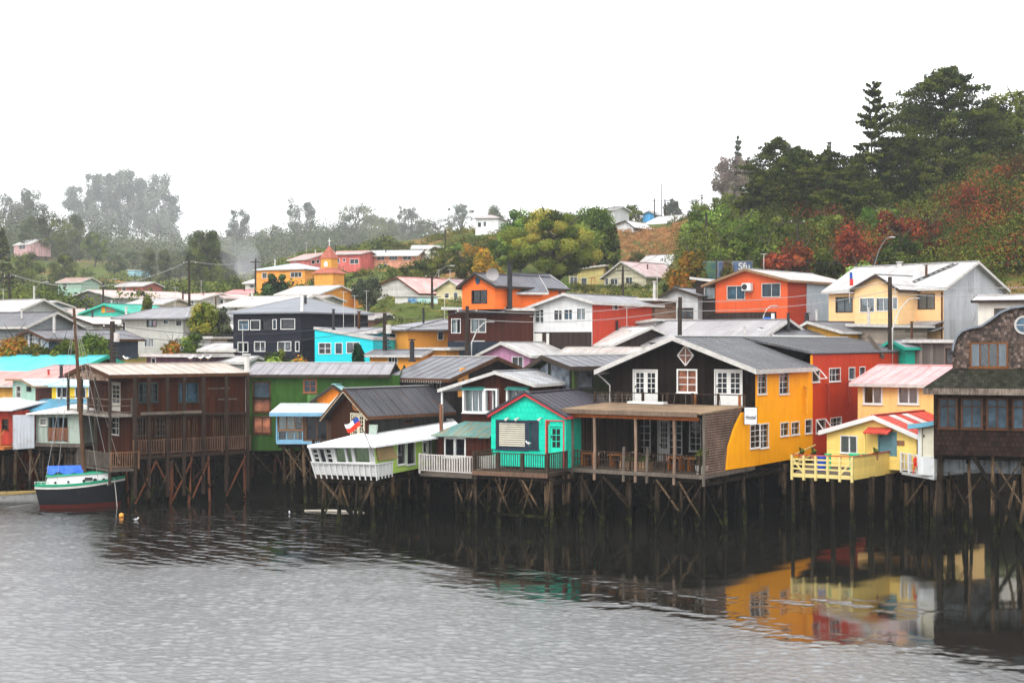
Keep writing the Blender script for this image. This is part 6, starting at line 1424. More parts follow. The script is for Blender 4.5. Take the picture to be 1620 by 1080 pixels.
def leafm(name, cols, tr=.25):
    t = NT(name); g = t.n('NewGeometry').outputs['Random Per Island']; oi = t.n('ObjectInfo').outputs['Random']
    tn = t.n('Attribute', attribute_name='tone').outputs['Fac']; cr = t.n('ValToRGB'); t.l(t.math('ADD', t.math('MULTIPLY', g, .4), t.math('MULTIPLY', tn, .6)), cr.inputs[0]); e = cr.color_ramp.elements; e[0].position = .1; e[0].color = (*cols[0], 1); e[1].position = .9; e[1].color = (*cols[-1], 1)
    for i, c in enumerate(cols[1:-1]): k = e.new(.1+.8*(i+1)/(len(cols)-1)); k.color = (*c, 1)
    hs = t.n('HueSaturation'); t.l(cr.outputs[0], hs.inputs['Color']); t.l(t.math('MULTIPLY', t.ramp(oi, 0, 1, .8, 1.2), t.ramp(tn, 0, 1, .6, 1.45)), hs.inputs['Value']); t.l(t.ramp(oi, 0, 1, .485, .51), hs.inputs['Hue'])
    d = t.n('BsdfDiffuse'); tl = t.n('BsdfTranslucent'); ms = t.n('MixShader'); ms.inputs[0].default_value = tr
    t.l(hs.outputs[0], d.inputs[0]); t.l(hs.outputs[0], tl.inputs[0]); t.l(d.outputs[0], ms.inputs[1]); t.l(tl.outputs[0], ms.inputs[2]); t.l(ms.outputs[0], t.out.inputs[0]); return t.m
DARKG = leafm('dark_conifer_leaves', [(.006, .012, .004), (.016, .028, .006), (.042, .055, .01), (.1, .11, .02)])
OLIVE = leafm('olive_leaves', [(.018, .032, .008), (.045, .07, .012), (.09, .12, .02), (.15, .17, .03)])
BRIGHT = leafm('bright_leaves', [(.05, .1, .015), (.1, .18, .03), (.2, .26, .05)])
RUST = leafm('rust_leaves', [(.04, .035, .01), (.1, .022, .01), (.19, .035, .015), (.26, .06, .02)])
AUT = leafm('autumn_leaves', [(.12, .13, .02), (.3, .2, .02), (.4, .14, .02), (.12, .16, .03)])
MAUVE = leafm('bare_twigs', [(.12, .09, .08), (.2, .15, .13), (.09, .09, .05)])
BRN = leafm('brown_green_leaves', [(.022, .034, .008), (.05, .065, .013), (.08, .09, .018), (.14, .085, .02)])
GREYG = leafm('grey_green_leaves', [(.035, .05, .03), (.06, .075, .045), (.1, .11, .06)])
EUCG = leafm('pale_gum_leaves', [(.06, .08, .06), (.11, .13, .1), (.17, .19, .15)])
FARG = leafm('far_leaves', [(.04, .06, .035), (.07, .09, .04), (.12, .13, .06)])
BARK = wood((.09, .07, .055), .5)
_tm = {}
def unit(v): return v/np.maximum(1e-6, np.linalg.norm(v, axis=-1, keepdims=True))
def crown_mesh(kind, var, mat, n, ls, ar=1.0):
    """crown within unit box: height 0..1, radius about .5"""
    key = (kind, var, mat.name, n, ls, ar)
    if key in _tm: return _tm[key]
    Ps, Ns, Ss, Ts = [], [], [], []
    if kind in ('broad', 'bush', 'euc', 'poplar', 'dense'):
        K = {'broad': 42, 'bush': 22, 'euc': 46, 'poplar': 34, 'dense': 60}[kind]
        for k in range(K):
            if kind == 'broad':
                dr = unit(rng.normal(size=3)); rr = rng.uniform(.35, 1)**.5; c = np.array([dr[0]*.36*rr, dr[1]*.36*rr, .58+dr[2]*.32*rr]); s = rng.uniform(.08, .17)
            elif kind == 'dense':
                dr = unit(rng.normal(size=3)); rr = rng.uniform(.5, 1)**.5; c = np.array([dr[0]*.4*rr, dr[1]*.4*rr, .5+dr[2]*.4*rr]); s = rng.uniform(.07, .13)
            elif kind == 'bush':
                dr = unit(rng.normal(size=3)); rr = rng.uniform(.4, 1); c = np.array([dr[0]*.36*rr, dr[1]*.36*rr, .4+dr[2]*.38*rr]); s = rng.uniform(.1, .2)
            elif kind == 'euc':
                a = rng.uniform(0, 6.28); q = rng.integers(0, 4); h_ = rng.uniform(.3, .97); w_ = .34*(1-.45*abs(h_-.6)/.4)
                c = np.array([math.cos(q*1.57+.4+var)*w_*.75+rng.normal()*.06, math.sin(q*1.57+.4+var)*w_*.75+rng.normal()*.06, h_]); s = rng.uniform(.05, .11)
            else:
                h_ = rng.uniform(.08, .95); w_ = .36*math.sin(math.pi*min(1, .15+h_*.85))**.6; a = rng.uniform(0, 6.28); c = np.array([math.cos(a)*w_*.7, math.sin(a)*w_*.7, h_]); s = rng.uniform(.08, .14)
            m = n//K; dd = unit(rng.normal(size=(m, 3))); rad = rng.uniform(.55, 1.05, size=(m, 1))
            fx = min(2.6, 1/ar)**.85 if kind in ('euc', 'poplar') else min(1.5, 1/ar)**.5; sc = np.array([fx, fx, 1.0 if kind in ('euc', 'poplar') else .8]); c[:2] *= .86 if fx > 1.1 else 1
            p = c+dd*rad*s*sc; Ps.append(p); Ns.append(dd+rng.normal(size=(m, 3))*.45+np.array([0, 0, .35])); Ss.append(rng.uniform(.6, 1.3, m)*ls); Ts.append(np.full(m, rng.uniform(0, 1)))
    else:
        nb_ = {'layered': 300, 'conifer': 240, 'sparse': 230}[kind]; wob = rng.uniform(.8, 1.15, 12)
        for b in range(nb_):
            h_ = .04+.95*rng.random()**1.15; up = None
            a = rng.uniform(0, 6.28)
            if kind == 'layered': w_ = .5*min(1, (1.0-h_)*2.0)**.72*min(1, .62+h_*1.4)*wob[int(h_*5+a*1.1) % 12]
            elif kind == 'conifer': w_ = .48*(1.01-h_)**.85
            else:
                if h_ > .56: h_ = .6+.39*round((h_-.6)/.39*6)/6+rng.normal()*.004; w_ = .10+.28*(1-h_)*rng.uniform(.6, 1.5); up = 1
                else: w_ = .42*min(1, (.85-h_)*2)*wob[int(h_*9) % 12]
            L = w_*rng.uniform(.7, 1.12); m = max(5, int(n/nb_*(.35+1.3*L/.5)))
            t_ = rng.uniform(.15, 1, m)**.6; wd = .13*L*(1.2-t_)+.012
            lat = rng.normal(size=m)*wd*.8; drop = -.07*L*t_**2 if up is None else .03*t_
            x = math.cos(a)*L*t_-math.sin(a)*lat; y = math.sin(a)*L*t_+math.cos(a)*lat
            z = h_+drop+.16*L*t_+rng.normal(size=m)*(.013 if kind == 'layered' else .006)-abs(lat)*.2
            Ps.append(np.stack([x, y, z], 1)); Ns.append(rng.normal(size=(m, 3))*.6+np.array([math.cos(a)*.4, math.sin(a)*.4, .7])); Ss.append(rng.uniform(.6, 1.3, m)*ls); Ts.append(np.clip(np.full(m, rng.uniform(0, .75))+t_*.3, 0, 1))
    me = quads('crown', np.concatenate(Ps)*np.array([ar, ar, 1]), np.concatenate(Ss), np.concatenate(Ns), mat, asp=.75, T=np.concatenate(Ts)); _tm[key] = me; return me
def trunk_mesh(kind, var):
    key = ('t', kind, var)
    if key in _tm: return _tm[key]
    mb = MB(); r = random.Random(var*7+len(kind))
    top = {'bush': .35, 'broad': .75, 'dense': .7, 'euc': .95, 'poplar': .9, 'layered': .97, 'conifer': .97, 'sparse': .99}[kind]
    b = {'bush': .025, 'broad': .035, 'dense': .03, 'euc': .02, 'poplar': .02, 'layered': .03, 'conifer': .025, 'sparse': .02}[kind]
    pts = [(r.uniform(-.02, .02)*k, r.uniform(-.02, .02)*k, -.06+(top+.06)*k/5) for k in range(6)]
    mb.tube(pts, [b*(1-.17*k) for k in range(6)], 7)
    if kind in ('broad', 'dense', 'euc', 'bush'):
        for k in range(9):
            a = k*2.4+var; h = (.2+.06*k) if kind != 'euc' else (.12+.03*k); hh = min(.93, h+.28 if kind != 'euc' else h+.55)
            mb.tube([(0, 0, h), (.14*math.cos(a), .14*math.sin(a), (h+hh)/2), (.28*math.cos(a), .28*math.sin(a), hh)], [b*.55, b*.35, b*.12], 5)
    me_o = mb.build('trunk', BARK); me = me_o.data; bpy.data.objects.remove(me_o); _tm[key] = me; return me
def tree(label, px, yt, yb, w, d, kind='broad', mat=OLIVE, n=5200, ls=None, name=None, group=None, var=0, sink=.6, nt_=False):
    d = fd(d); yb = max(yb, yt+5); p = W(px, yb, d); H = (yb-yt)*d/FL*((1.22 if px < 1090 else 1.7) if kind == 'bush' else 1.0); Wd = w*d/FL*(1.25 if kind == 'bush' and px > 1090 else 1)
    gz = ground(p.x, p.y); z0 = min(p.z, gz)-sink*.3 if gz < p.z+.2 else gz-.2
    H = H+(p.z-z0)
    ls_ = ls or max(.011, .16/H*(d/150)**.5)
    ls_ = round(ls_, 3)
    nm = name or {'bush': 'bush', 'layered': 'conifer_tree', 'conifer': 'conifer_tree', 'sparse': 'monkey_puzzle_tree', 'euc': 'eucalyptus_tree', 'poplar': 'poplar_tree'}.get(kind, 'broadleaf_tree')
    cat = 'bush' if kind == 'bush' else 'tree'
    r = empty(nm, (p.x, p.y, z0), random.uniform(0, 6.28), label, cat, group); r.scale = (H, H, H); ar = round(Wd/H, 1) or .1
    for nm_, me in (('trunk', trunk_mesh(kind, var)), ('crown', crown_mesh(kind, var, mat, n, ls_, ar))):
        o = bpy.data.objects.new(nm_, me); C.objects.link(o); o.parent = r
        if nm_ == 'trunk': o.scale = (ar, ar, 1)
    return r
# --- hill on the right
T = tree
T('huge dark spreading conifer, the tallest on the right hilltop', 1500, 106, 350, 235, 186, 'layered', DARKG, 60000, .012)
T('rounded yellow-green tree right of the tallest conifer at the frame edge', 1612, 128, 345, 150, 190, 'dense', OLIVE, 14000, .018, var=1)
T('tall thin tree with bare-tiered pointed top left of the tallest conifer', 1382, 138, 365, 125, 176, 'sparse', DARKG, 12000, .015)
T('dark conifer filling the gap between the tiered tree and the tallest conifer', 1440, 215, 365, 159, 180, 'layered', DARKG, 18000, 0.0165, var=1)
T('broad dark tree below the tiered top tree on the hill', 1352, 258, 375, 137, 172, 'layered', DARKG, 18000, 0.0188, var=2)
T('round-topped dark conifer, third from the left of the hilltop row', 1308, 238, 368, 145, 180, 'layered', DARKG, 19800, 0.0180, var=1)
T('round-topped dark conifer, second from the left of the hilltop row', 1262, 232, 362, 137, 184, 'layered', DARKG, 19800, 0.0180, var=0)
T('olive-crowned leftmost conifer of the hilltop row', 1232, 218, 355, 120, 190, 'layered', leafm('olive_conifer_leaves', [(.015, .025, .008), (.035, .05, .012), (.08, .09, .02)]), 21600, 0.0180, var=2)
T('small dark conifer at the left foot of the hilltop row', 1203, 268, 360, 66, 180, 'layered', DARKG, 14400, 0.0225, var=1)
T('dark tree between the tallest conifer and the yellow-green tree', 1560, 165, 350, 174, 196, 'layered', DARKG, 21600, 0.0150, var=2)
T('dark tree low behind the red shrubs under the tallest conifer', 1480, 250, 368, 120, 172, 'dense', DARKG, 9000, .025, var=3)
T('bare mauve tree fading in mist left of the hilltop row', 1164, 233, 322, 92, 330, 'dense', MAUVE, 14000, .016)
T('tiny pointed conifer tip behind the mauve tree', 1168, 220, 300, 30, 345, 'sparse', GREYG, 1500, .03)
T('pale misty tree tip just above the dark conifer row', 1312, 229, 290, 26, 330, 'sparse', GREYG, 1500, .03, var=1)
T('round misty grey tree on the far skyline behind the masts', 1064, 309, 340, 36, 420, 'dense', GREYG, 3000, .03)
for i, (px, yt, yb, w, d, m, lb) in enumerate([
 (1262, 384, 424, 90, 146, RUST, 'rust red bush above the vermilion house roof'), (1228, 398, 428, 50, 144, RUST, 'low rust red bush right of the painted wall'),
 (1345, 368, 405, 70, 150, RUST, 'rust red bush behind the curved street lamp'), (1418, 340, 372, 80, 158, RUST, 'rust red shrub below the gap between the two tallest trees'),
 (1470, 348, 385, 90, 155, RUST, 'broad rust red shrub under the tallest conifer'), (1540, 318, 360, 90, 160, RUST, 'rust red shrub right of the tallest conifer foot'),
 (1598, 282, 330, 90, 166, RUST, 'rust red shrub high at the right frame edge'), (1580, 345, 395, 100, 152, RUST, 'dark red shrub midway down the slope at the right'),
 (1600, 405, 450, 60, 135, RUST, 'red-tipped bush beside the grey gable of the cream house'), (1490, 380, 415, 80, 147, RUST, 'dull red shrub above the white roof with the ladder'),
 (1312, 395, 432, 60, 143, OLIVE, 'green bush between two red ones above the white roofs'), (1360, 412, 440, 60, 134, BRIGHT, 'low yellow-green bush behind the lamp on the cream house roof'),
 (1425, 375, 420, 80, 148, OLIVE, 'green bush behind the white roof, right of the lamp'), (1545, 395, 430, 70, 143, OLIVE, 'dark green bush above the grey gable'),
 (1092, 392, 430, 44, 148, AUT, 'yellowish bush spilling over the left end of the painted wall'), (1150, 368, 396, 70, 155, OLIVE, 'green bush on top of the painted wall'),
 (1212, 380, 420, 50, 149, OLIVE, 'green bush at the right end of the painted wall'), (1180, 345, 385, 70, 165, BRIGHT, 'bright green bush below the leftmost hilltop conifer'),
 (1130, 335, 372, 80, 180, BRIGHT, 'bright green bush on the slope left of the hilltop row'), (1100, 352, 392, 60, 178, BRIGHT, 'bright green bush at the edge of the orange grass slope'),
 (1240, 352, 388, 70, 165, OLIVE, 'olive bush under the second hilltop conifer'), (1310, 345, 380, 70, 165, OLIVE, 'olive bush under the third hilltop conifer'),
 (1390, 335, 370, 70, 164, BRIGHT, 'light green bush under the tiered tree'), (1620, 360, 420, 70, 145, OLIVE, 'green bush cut by the right frame edge'),
 (1106, 404, 440, 34, 148, OLIVE, 'green bush hanging before the left end of the painted wall'), (1150, 412, 440, 30, 148, BRN, 'brown-green bush growing before the middle of the painted wall'), (1070, 410, 440, 40, 150, AUT, 'brownish bush on the bank left of the painted wall'), (1055, 440, 462, 30, 140, OLIVE, 'small bush on the grass bank above the pale grey house'),
 (1150, 312, 335, 80, 262, OLIVE, 'low green scrub on the skyline below the mauve tree'), (1100, 322, 345, 60, 275, OLIVE, 'low green scrub on the skyline right of the blue house')]):
    T(lb, px, yt, yb, w, d, 'bush', m, 3600, .03, var=i % 4, group='shrubs on the right hill')
# --- centre
T('large brown-green tree with rust tinged crown in the centre', 872, 318, 455, 190, 186, 'dense', leafm('big_tree_leaves', [(.035, .055, .01), (.1, .135, .02), (.18, .21, .035), (.27, .19, .03)]), 60000, .0125)
T('light green feathery tree left behind the central brown-green tree', 822, 322, 440, 90, 205, 'broad', BRIGHT, 15000, .016)
T('light green tree right behind the central brown-green tree', 938, 318, 430, 90, 208, 'broad', BRIGHT, 16000, .016, var=1)
T('pale green tree at the left foot of the central group', 792, 368, 432, 60, 200, 'broad', BRIGHT, 6000, .03, var=2)
T('dark green bushy tree between the central group and the orange slope', 962, 350, 415, 50, 200, 'dense', OLIVE, 5000, .03)
T('mustard leaved bush left below the central tree', 768, 390, 440, 60, 180, 'bush', AUT, 4000, .03)
for i, (px, yt, yb, w, d, m, lb) in enumerate([
 (735, 400, 440, 60, 190, BRN, 'brown-green bush on the bank behind the yellow gable'), (700, 405, 440, 60, 205, OLIVE, 'green bush on the bank above the salmon roofs'), (665, 410, 445, 60, 210, OLIVE, 'dark green bush just right of the tunnel greenhouse foot'),
 (640, 420, 445, 40, 200, OLIVE, 'small green bush above the parish hall gable'), (745, 385, 410, 40, 220, AUT, 'orange tinted bush below the small orange hill house'), (720, 385, 405, 40, 240, BRIGHT, 'light green bush left of the small orange hill house'),
 (800, 425, 452, 50, 165, AUT, 'orange bush behind the black stovepipe'), (890, 440, 462, 40, 150, BRIGHT, 'bright green bush at the corner of the orange gabled house'),
 (1000, 322, 348, 50, 300, OLIVE, 'green scrub on the skyline behind the small white gable'), (1010, 395, 420, 60, 215, BRN, 'brown scrub above the long white roof'), (960, 395, 412, 50, 215, BRN, 'brown scrub behind the cream gable'),
 (540, 415, 428, 26, 215, BRIGHT, 'small bush beside the church skirt roof'), (620, 422, 432, 40, 235, OLIVE, 'hedge like bush in front of the salmon house')]):
    T(lb, px, yt, yb, w, d, 'bush', m, 3000, .035, var=i % 4, group='bushes on the middle bank')
T('compact round dark green tree in front of the orange hipped house', 436, 424, 476, 58, 190, 'dense', leafm('deep_green_leaves', [(.012, .035, .012), (.025, .065, .02), (.05, .11, .03)]), 8000, .03)
T('ragged dark grey-green tree beside the church nave', 580, 428, 500, 60, 158, 'broad', GREYG, 7000, .024, var=3)
T('round olive tree above the grey-white house roof', 236, 462, 490, 38, 162, 'bush', leafm('olive_round_leaves', [(.04, .06, .01), (.1, .12, .02), (.16, .16, .03)]), 4000, .035)
T('yellow-green tree between the grey-white house and the navy house', 322, 466, 545, 66, 128, 'broad', leafm('yellow_green_leaves', [(.04, .06, .012), (.1, .14, .02), (.19, .2, .03), (.26, .2, .03)]), 6000, .026)
T('thin grey tree against the pale corrugated wall', 352, 480, 540, 30, 132, 'broad', GREYG, 3500, .026, var=1)
T('orange leaved bush below the open shed', 272, 530, 572, 42, 122, 'bush', AUT, 3500, .04)
T('light green bush below the open shed right of the orange one', 304, 520, 572, 56, 123, 'bush', BRIGHT, 3800, .035, var=1)
T('orange-yellow shrub at the lower left below the arched windows', 24, 514, 565, 60, 116, 'bush', AUT, 4200, .035)
T('olive shrub row beside the orange-yellow shrub', 64, 532, 572, 74, 115, 'bush', BRN, 4000, .04, var=1)
T('mid green shrub below the long slate roof', 100, 528, 578, 66, 114, 'bush', OLIVE, 4200, .035, var=2)
T('spiky bright green shrub left of the wooden pole', 146, 524, 580, 78, 113, 'bush', BRIGHT, 5000, .03, var=3)
T('round yellow-green shrub in front of the navy house', 429, 545, 578, 46, 106, 'bush', BRIGHT, 3500, .045)
T('orange flowering shrub in front of the navy house corner', 474, 546, 578, 60, 106, 'bush', AUT, 3800, .04, var=1)
T('green climbing shrub under the navy house windows', 450, 545, 576, 30, 110, 'bush', OLIVE, 3000, .04, var=2)
T('clipped dark green conical shrub in front of the cyan house', 566, 547, 578, 24, 106, 'poplar', leafm('clipped_leaves', [(.006, .03, .012), (.012, .05, .02)]), 4500, .035, name='topiary_shrub')
T('rust coloured shrub growing between the mint shed and the red shack', 40, 634, 668, 32, 93.5, 'bush', RUST, 3200, .05)
for i, p_ in enumerate(PF):
    me = crown_mesh('bush', i, BRIGHT if i < 2 else OLIVE, 900, .06); o = bpy.data.objects.new('foliage', me); C.objects.link(o); o.parent = p_
    if i < 2: o.location = (0, 0, .4); o.scale = (.95, .4, .5)
    else: o.location = (0, 0, .35); o.scale = (.9, .9, 1.35)
# --- left valley and far hill
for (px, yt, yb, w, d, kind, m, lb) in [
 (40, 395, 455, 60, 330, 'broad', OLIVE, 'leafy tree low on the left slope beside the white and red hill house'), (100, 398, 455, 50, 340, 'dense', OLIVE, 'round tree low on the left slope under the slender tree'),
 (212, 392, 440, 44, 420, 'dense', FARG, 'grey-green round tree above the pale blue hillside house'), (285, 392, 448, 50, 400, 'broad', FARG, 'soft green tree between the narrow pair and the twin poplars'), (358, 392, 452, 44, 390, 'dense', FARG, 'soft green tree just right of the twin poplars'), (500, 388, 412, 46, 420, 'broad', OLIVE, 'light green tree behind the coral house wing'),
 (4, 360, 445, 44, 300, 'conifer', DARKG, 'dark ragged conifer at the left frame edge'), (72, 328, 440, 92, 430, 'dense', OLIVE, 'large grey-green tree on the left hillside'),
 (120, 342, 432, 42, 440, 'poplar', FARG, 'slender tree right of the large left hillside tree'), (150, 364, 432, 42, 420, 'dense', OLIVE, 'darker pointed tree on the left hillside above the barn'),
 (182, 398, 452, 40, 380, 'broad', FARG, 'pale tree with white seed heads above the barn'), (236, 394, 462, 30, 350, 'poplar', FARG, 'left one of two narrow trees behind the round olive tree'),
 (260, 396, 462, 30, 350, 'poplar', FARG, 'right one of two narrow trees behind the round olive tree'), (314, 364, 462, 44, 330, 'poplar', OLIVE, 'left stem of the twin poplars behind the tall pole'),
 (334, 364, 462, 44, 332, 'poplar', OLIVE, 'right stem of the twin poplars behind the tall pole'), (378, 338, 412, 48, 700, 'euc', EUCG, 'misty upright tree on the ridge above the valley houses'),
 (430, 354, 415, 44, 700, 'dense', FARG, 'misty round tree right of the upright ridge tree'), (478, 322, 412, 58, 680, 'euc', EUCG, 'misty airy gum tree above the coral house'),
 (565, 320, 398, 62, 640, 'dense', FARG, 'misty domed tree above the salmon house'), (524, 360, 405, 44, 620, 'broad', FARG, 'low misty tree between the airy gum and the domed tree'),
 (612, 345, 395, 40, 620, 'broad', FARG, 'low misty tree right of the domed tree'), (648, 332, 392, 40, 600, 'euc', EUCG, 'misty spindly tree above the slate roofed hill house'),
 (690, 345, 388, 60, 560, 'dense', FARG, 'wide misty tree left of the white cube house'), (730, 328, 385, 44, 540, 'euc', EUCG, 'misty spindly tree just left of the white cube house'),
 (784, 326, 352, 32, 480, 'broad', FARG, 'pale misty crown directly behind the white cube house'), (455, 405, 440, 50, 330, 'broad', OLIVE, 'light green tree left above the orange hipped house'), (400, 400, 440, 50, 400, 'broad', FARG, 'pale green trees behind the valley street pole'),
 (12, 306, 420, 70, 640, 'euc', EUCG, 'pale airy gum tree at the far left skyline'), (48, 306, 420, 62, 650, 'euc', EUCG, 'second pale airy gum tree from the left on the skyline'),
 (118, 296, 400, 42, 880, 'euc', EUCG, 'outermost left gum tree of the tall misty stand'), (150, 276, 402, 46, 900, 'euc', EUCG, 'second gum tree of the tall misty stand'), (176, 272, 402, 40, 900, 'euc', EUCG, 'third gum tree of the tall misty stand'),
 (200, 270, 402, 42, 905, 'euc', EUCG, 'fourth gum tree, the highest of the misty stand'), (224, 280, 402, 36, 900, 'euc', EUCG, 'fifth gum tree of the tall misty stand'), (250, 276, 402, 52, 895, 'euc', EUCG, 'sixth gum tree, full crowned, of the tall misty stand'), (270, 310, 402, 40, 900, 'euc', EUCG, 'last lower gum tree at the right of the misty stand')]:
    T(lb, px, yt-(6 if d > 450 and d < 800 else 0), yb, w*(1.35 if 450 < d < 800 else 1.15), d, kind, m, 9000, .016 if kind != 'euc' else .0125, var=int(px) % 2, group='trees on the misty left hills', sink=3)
# uncounted cover
def scatter(name, label, n, pxr, dr, size, mat, leaves, ls, keep=None, cat='undergrowth', rise=.5, far=False):
    Ps, Ns, Ss, Ts = [], [], [], []
    k = 0
    while k < n:
        px = rng.uniform(*pxr); d = math.exp(rng.uniform(math.log(dr[0]), math.log(dr[1]))); x = (px-810)/FL*d
        if keep and not keep(px, d, x): continue
        z = ground(x, d); s = rng.uniform(*size); m = leaves
        dd = unit(rng.normal(size=(m, 3))); dd[:, 2] = np.abs(dd[:, 2])*1.1-.15
        Ps.append(np.array([x, d, z+s*rise*.2])+dd*rng.uniform(.6, 1.05, size=(m, 1))*s*np.array([1, 1, rise*1.5])); Ns.append(dd+rng.normal(size=(m, 3))*.5); Ss.append(rng.uniform(.6, 1.3, m)*ls*(d/dr[0] if far else 1)); Ts.append(np.full(m, rng.uniform(0, 1))); k += 1
    me = quads(name, np.concatenate(Ps), np.concatenate(Ss), np.concatenate(Ns), mat, asp=.8, T=np.concatenate(Ts)); o = bpy.data.objects.new(name, me); C.objects.link(o)
    tag(o, label, cat, kind='stuff'); return o
hsp = [(o.location.x, o.location.y) for o in C.objects if o.type == 'EMPTY' and o.get('category') in ('house', 'church', 'barn')]
def clear(x, y, r=6): return all((x-a)**2+(y-b)**2 > r*r for a, b in hsp)
scatter('hill_undergrowth', 'dense green undergrowth covering the right hill', 820, (1085, 1900), (124, 215), (1.5, 4.2), OLIVE, 330, .14, lambda p, d, x: not (1085 < p < 1200 and d < 157) and d > 141+max(0, (1250-p))*.05-max(0, min(16, (p-1480)*.22)) and noise.noise(Vector((x*.12, d*.12, 3))) > -.25, rise=.7)
scatter('red_undergrowth', 'rust red scrub mixed through the right hill undergrowth', 210, (1200, 1900), (130, 200), (1.5, 3.8), RUST, 330, .13, lambda p, d, x: noise.noise(Vector((x*.09, d*.09, 9))) > .1 and d > 143-max(0, min(14, (p-1480)*.22)), rise=.75)
scatter('bank_scrub', 'green and brown scrub on the banks between the upper houses', 420, (560, 1090), (205, 330), (.8, 2.0), BRN, 90, .2, lambda p, d, x: clear(x, d, 11) and not (960 < p < 1095 and 212 < d < 262), rise=.6)
scatter('valley_scrub', 'green scrub filling the valley between the left houses', 800, (-100, 620), (205, 480), (1.0, 3.0), OLIVE, 90, .3, lambda p, d, x: clear(x, d, 12) and noise.noise(Vector((x*.05, d*.05, 1))) > -.3, rise=.7)
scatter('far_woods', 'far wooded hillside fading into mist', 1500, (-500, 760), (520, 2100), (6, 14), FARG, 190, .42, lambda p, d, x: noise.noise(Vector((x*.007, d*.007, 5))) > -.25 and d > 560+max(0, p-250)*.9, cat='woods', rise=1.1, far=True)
scatter('bank_grass', 'rough olive and yellow grass on the banks between the houses', 900, (560, 1100), (122, 205), (.35, .9), leafm('bank_grass_blades', [(.05, .07, .015), (.12, .13, .03), (.22, .17, .05)]), 60, .13, lambda p, d, x: clear(x, d, 5), cat='grass', rise=.5)
scatter('street_grass', 'tufts of long grass and weeds along the street bank', 260, (-80, 1500), (108, 116), (.3, .7), BRIGHT, 60, .09, None, cat='weeds', rise=.6)
scatter('dry_grass', 'dry orange grass tufts on the open slope', 500, (940, 1100), (212, 262), (.5, 1.2), leafm('dry_grass_blades', [(.3, .16, .06), (.42, .22, .09), (.2, .14, .05)]), 60, .14, None, cat='dry grass', rise=.5)

# ================================================================ poles, cables
POLEM = wood((.05, .038, .03), .5)
def pole(label, px, yt, d, yb=None, r=.14, arm=True, lamp=None, insul=3, tx=False, name='utility_pole', mat=None):
    p = W(px, yb or 560, d); g = ground(p.x, p.y); zt = zat(yt, d); rt = empty(name, (p.x, p.y, g-.5), R(random.uniform(-12, 12)), label, 'utility pole', 'utility poles')
    h = zt-g+.5; MB().tube([(0, 0, 0), (random.uniform(-.1, .1), 0, h)], [r*1.25, r*.85], 8).build('post', mat or POLEM, rt)
    if arm:
        MB().box(-.8, -.06, h-.55, .8, .04, h-.43).build('crossarm', POLEM, rt)
        for k in range(insul):
            x = -.7+1.4*k/(max(1, insul-1)); MB().tube([(x, 0, h-.43), (x, 0, h-.27)], .05, 6).build('insulator', OFFW, rt)
    if tx:
        MB().tube([(.3, -.2, h-1.6), (.3, -.2, h-.9)], .22, 10).build('transformer', TRIM, rt)
        for k in range(5): MB().box(-.2+k*.08, -.25, h-1.6-k*.28, .1+k*.1, -.1, h-1.45-k*.28).build('junction_box', DKFR, rt)
    if lamp:
        dx, dz = lamp; MB().tube([(0, -.1, h-.9), (dx*.35, -.3, h-.2+dz*.5), (dx*.75, -.5, h+dz*.9), (dx, -.6, h+dz)], .035, 6).build('lamp_arm', paint((.2, .2, .2)), rt)
        MB().ball((dx+.25*(1 if dx > 0 else -1), -.62, h+dz-.02), .16, 8, 5, (2.0, .8, .45)).build('lamp_head', LAMP_, rt)
    return Vector((p.x, p.y, zt))
LAMP_ = paint((.35, .35, .34), .1)
pA_ = pole('wooden pole at the left edge beside the fenced roof terrace', 16, 432, 165)
pB_ = pole('tall thin pole rising before the twin poplars', 300, 411, 165)
pC_ = pole('thin pole in front of the orange hipped house', 404, 409, 205)
pD_ = pole('pole with lamp arm standing on the grass by the picture panels', 684, 432, 158, lamp=(2.0, .8))
pE_ = pole('dark pole hung with cable boxes before the amber house', 609, 495, 110, tx=True, r=.17)
pF_ = pole('dark pole in front of the red-brown storeys of the orange gabled house', 739, 484, 107, r=.16, arm=True)
pG_ = pole('short dark pole above the broad weathered roof', 1074, 470, 101, arm=False, r=.17)
pH_ = pole('tall black pole before the cream house', 1409, 438, 99, r=.17, arm=False)
pI_ = pole('pole with curved lamp on the skyline of the white roof', 1382, 408, 127, arm=False, lamp=(1.3, 1.8))
pJ_ = pole('black pole on the grass bank left of the cream front gable', 985, 421, 160)
pK_ = pole('thin pole at the foot of the bright green slope', 1118, 338, 170, arm=False)
pL_ = pole('thin pole in front of the leftmost hilltop conifer', 1174, 328, 168, arm=False)
pM_ = pole('dark pole among the conifers above the red bush', 1262, 345, 158, arm=True, insul=2)
pN_ = pole('thick weathered pole right of the spiky green shrub', 179, 508, 111, yb=572, r=.22, tx=True)
pO_ = pole('thin pole standing before the long white roof', 1046, 290, 300, arm=False, r=.1)
pP_ = pole('double-arm pole on the skyline left of the mauve tree', 1110, 306, 300)
pQ_ = pole('skyline pole just right of the blue hilltop house', 1036, 314, 290)
pR_ = pole('skyline pole second right of the blue hilltop house', 1052, 314, 285)
pS_ = pole('thin skyline mast behind the central tree group', 972, 306, 310, arm=False, r=.08)
pT_ = pole('pole beside the dark gabled hill house', 705, 362, 262, arm=False)
pU_ = pole('thin pole before the pink roofed valley house', 289, 458, 190, arm=False)
pV_ = pole('street pole with lamp arm in the valley left of the barn', 163, 445, 200, arm=False, lamp=(1.6, .3))
pW_ = pole('pale street lamp at the left valley bend', 54, 452, 190, arm=False, lamp=(1.7, .5), mat=TRIM)
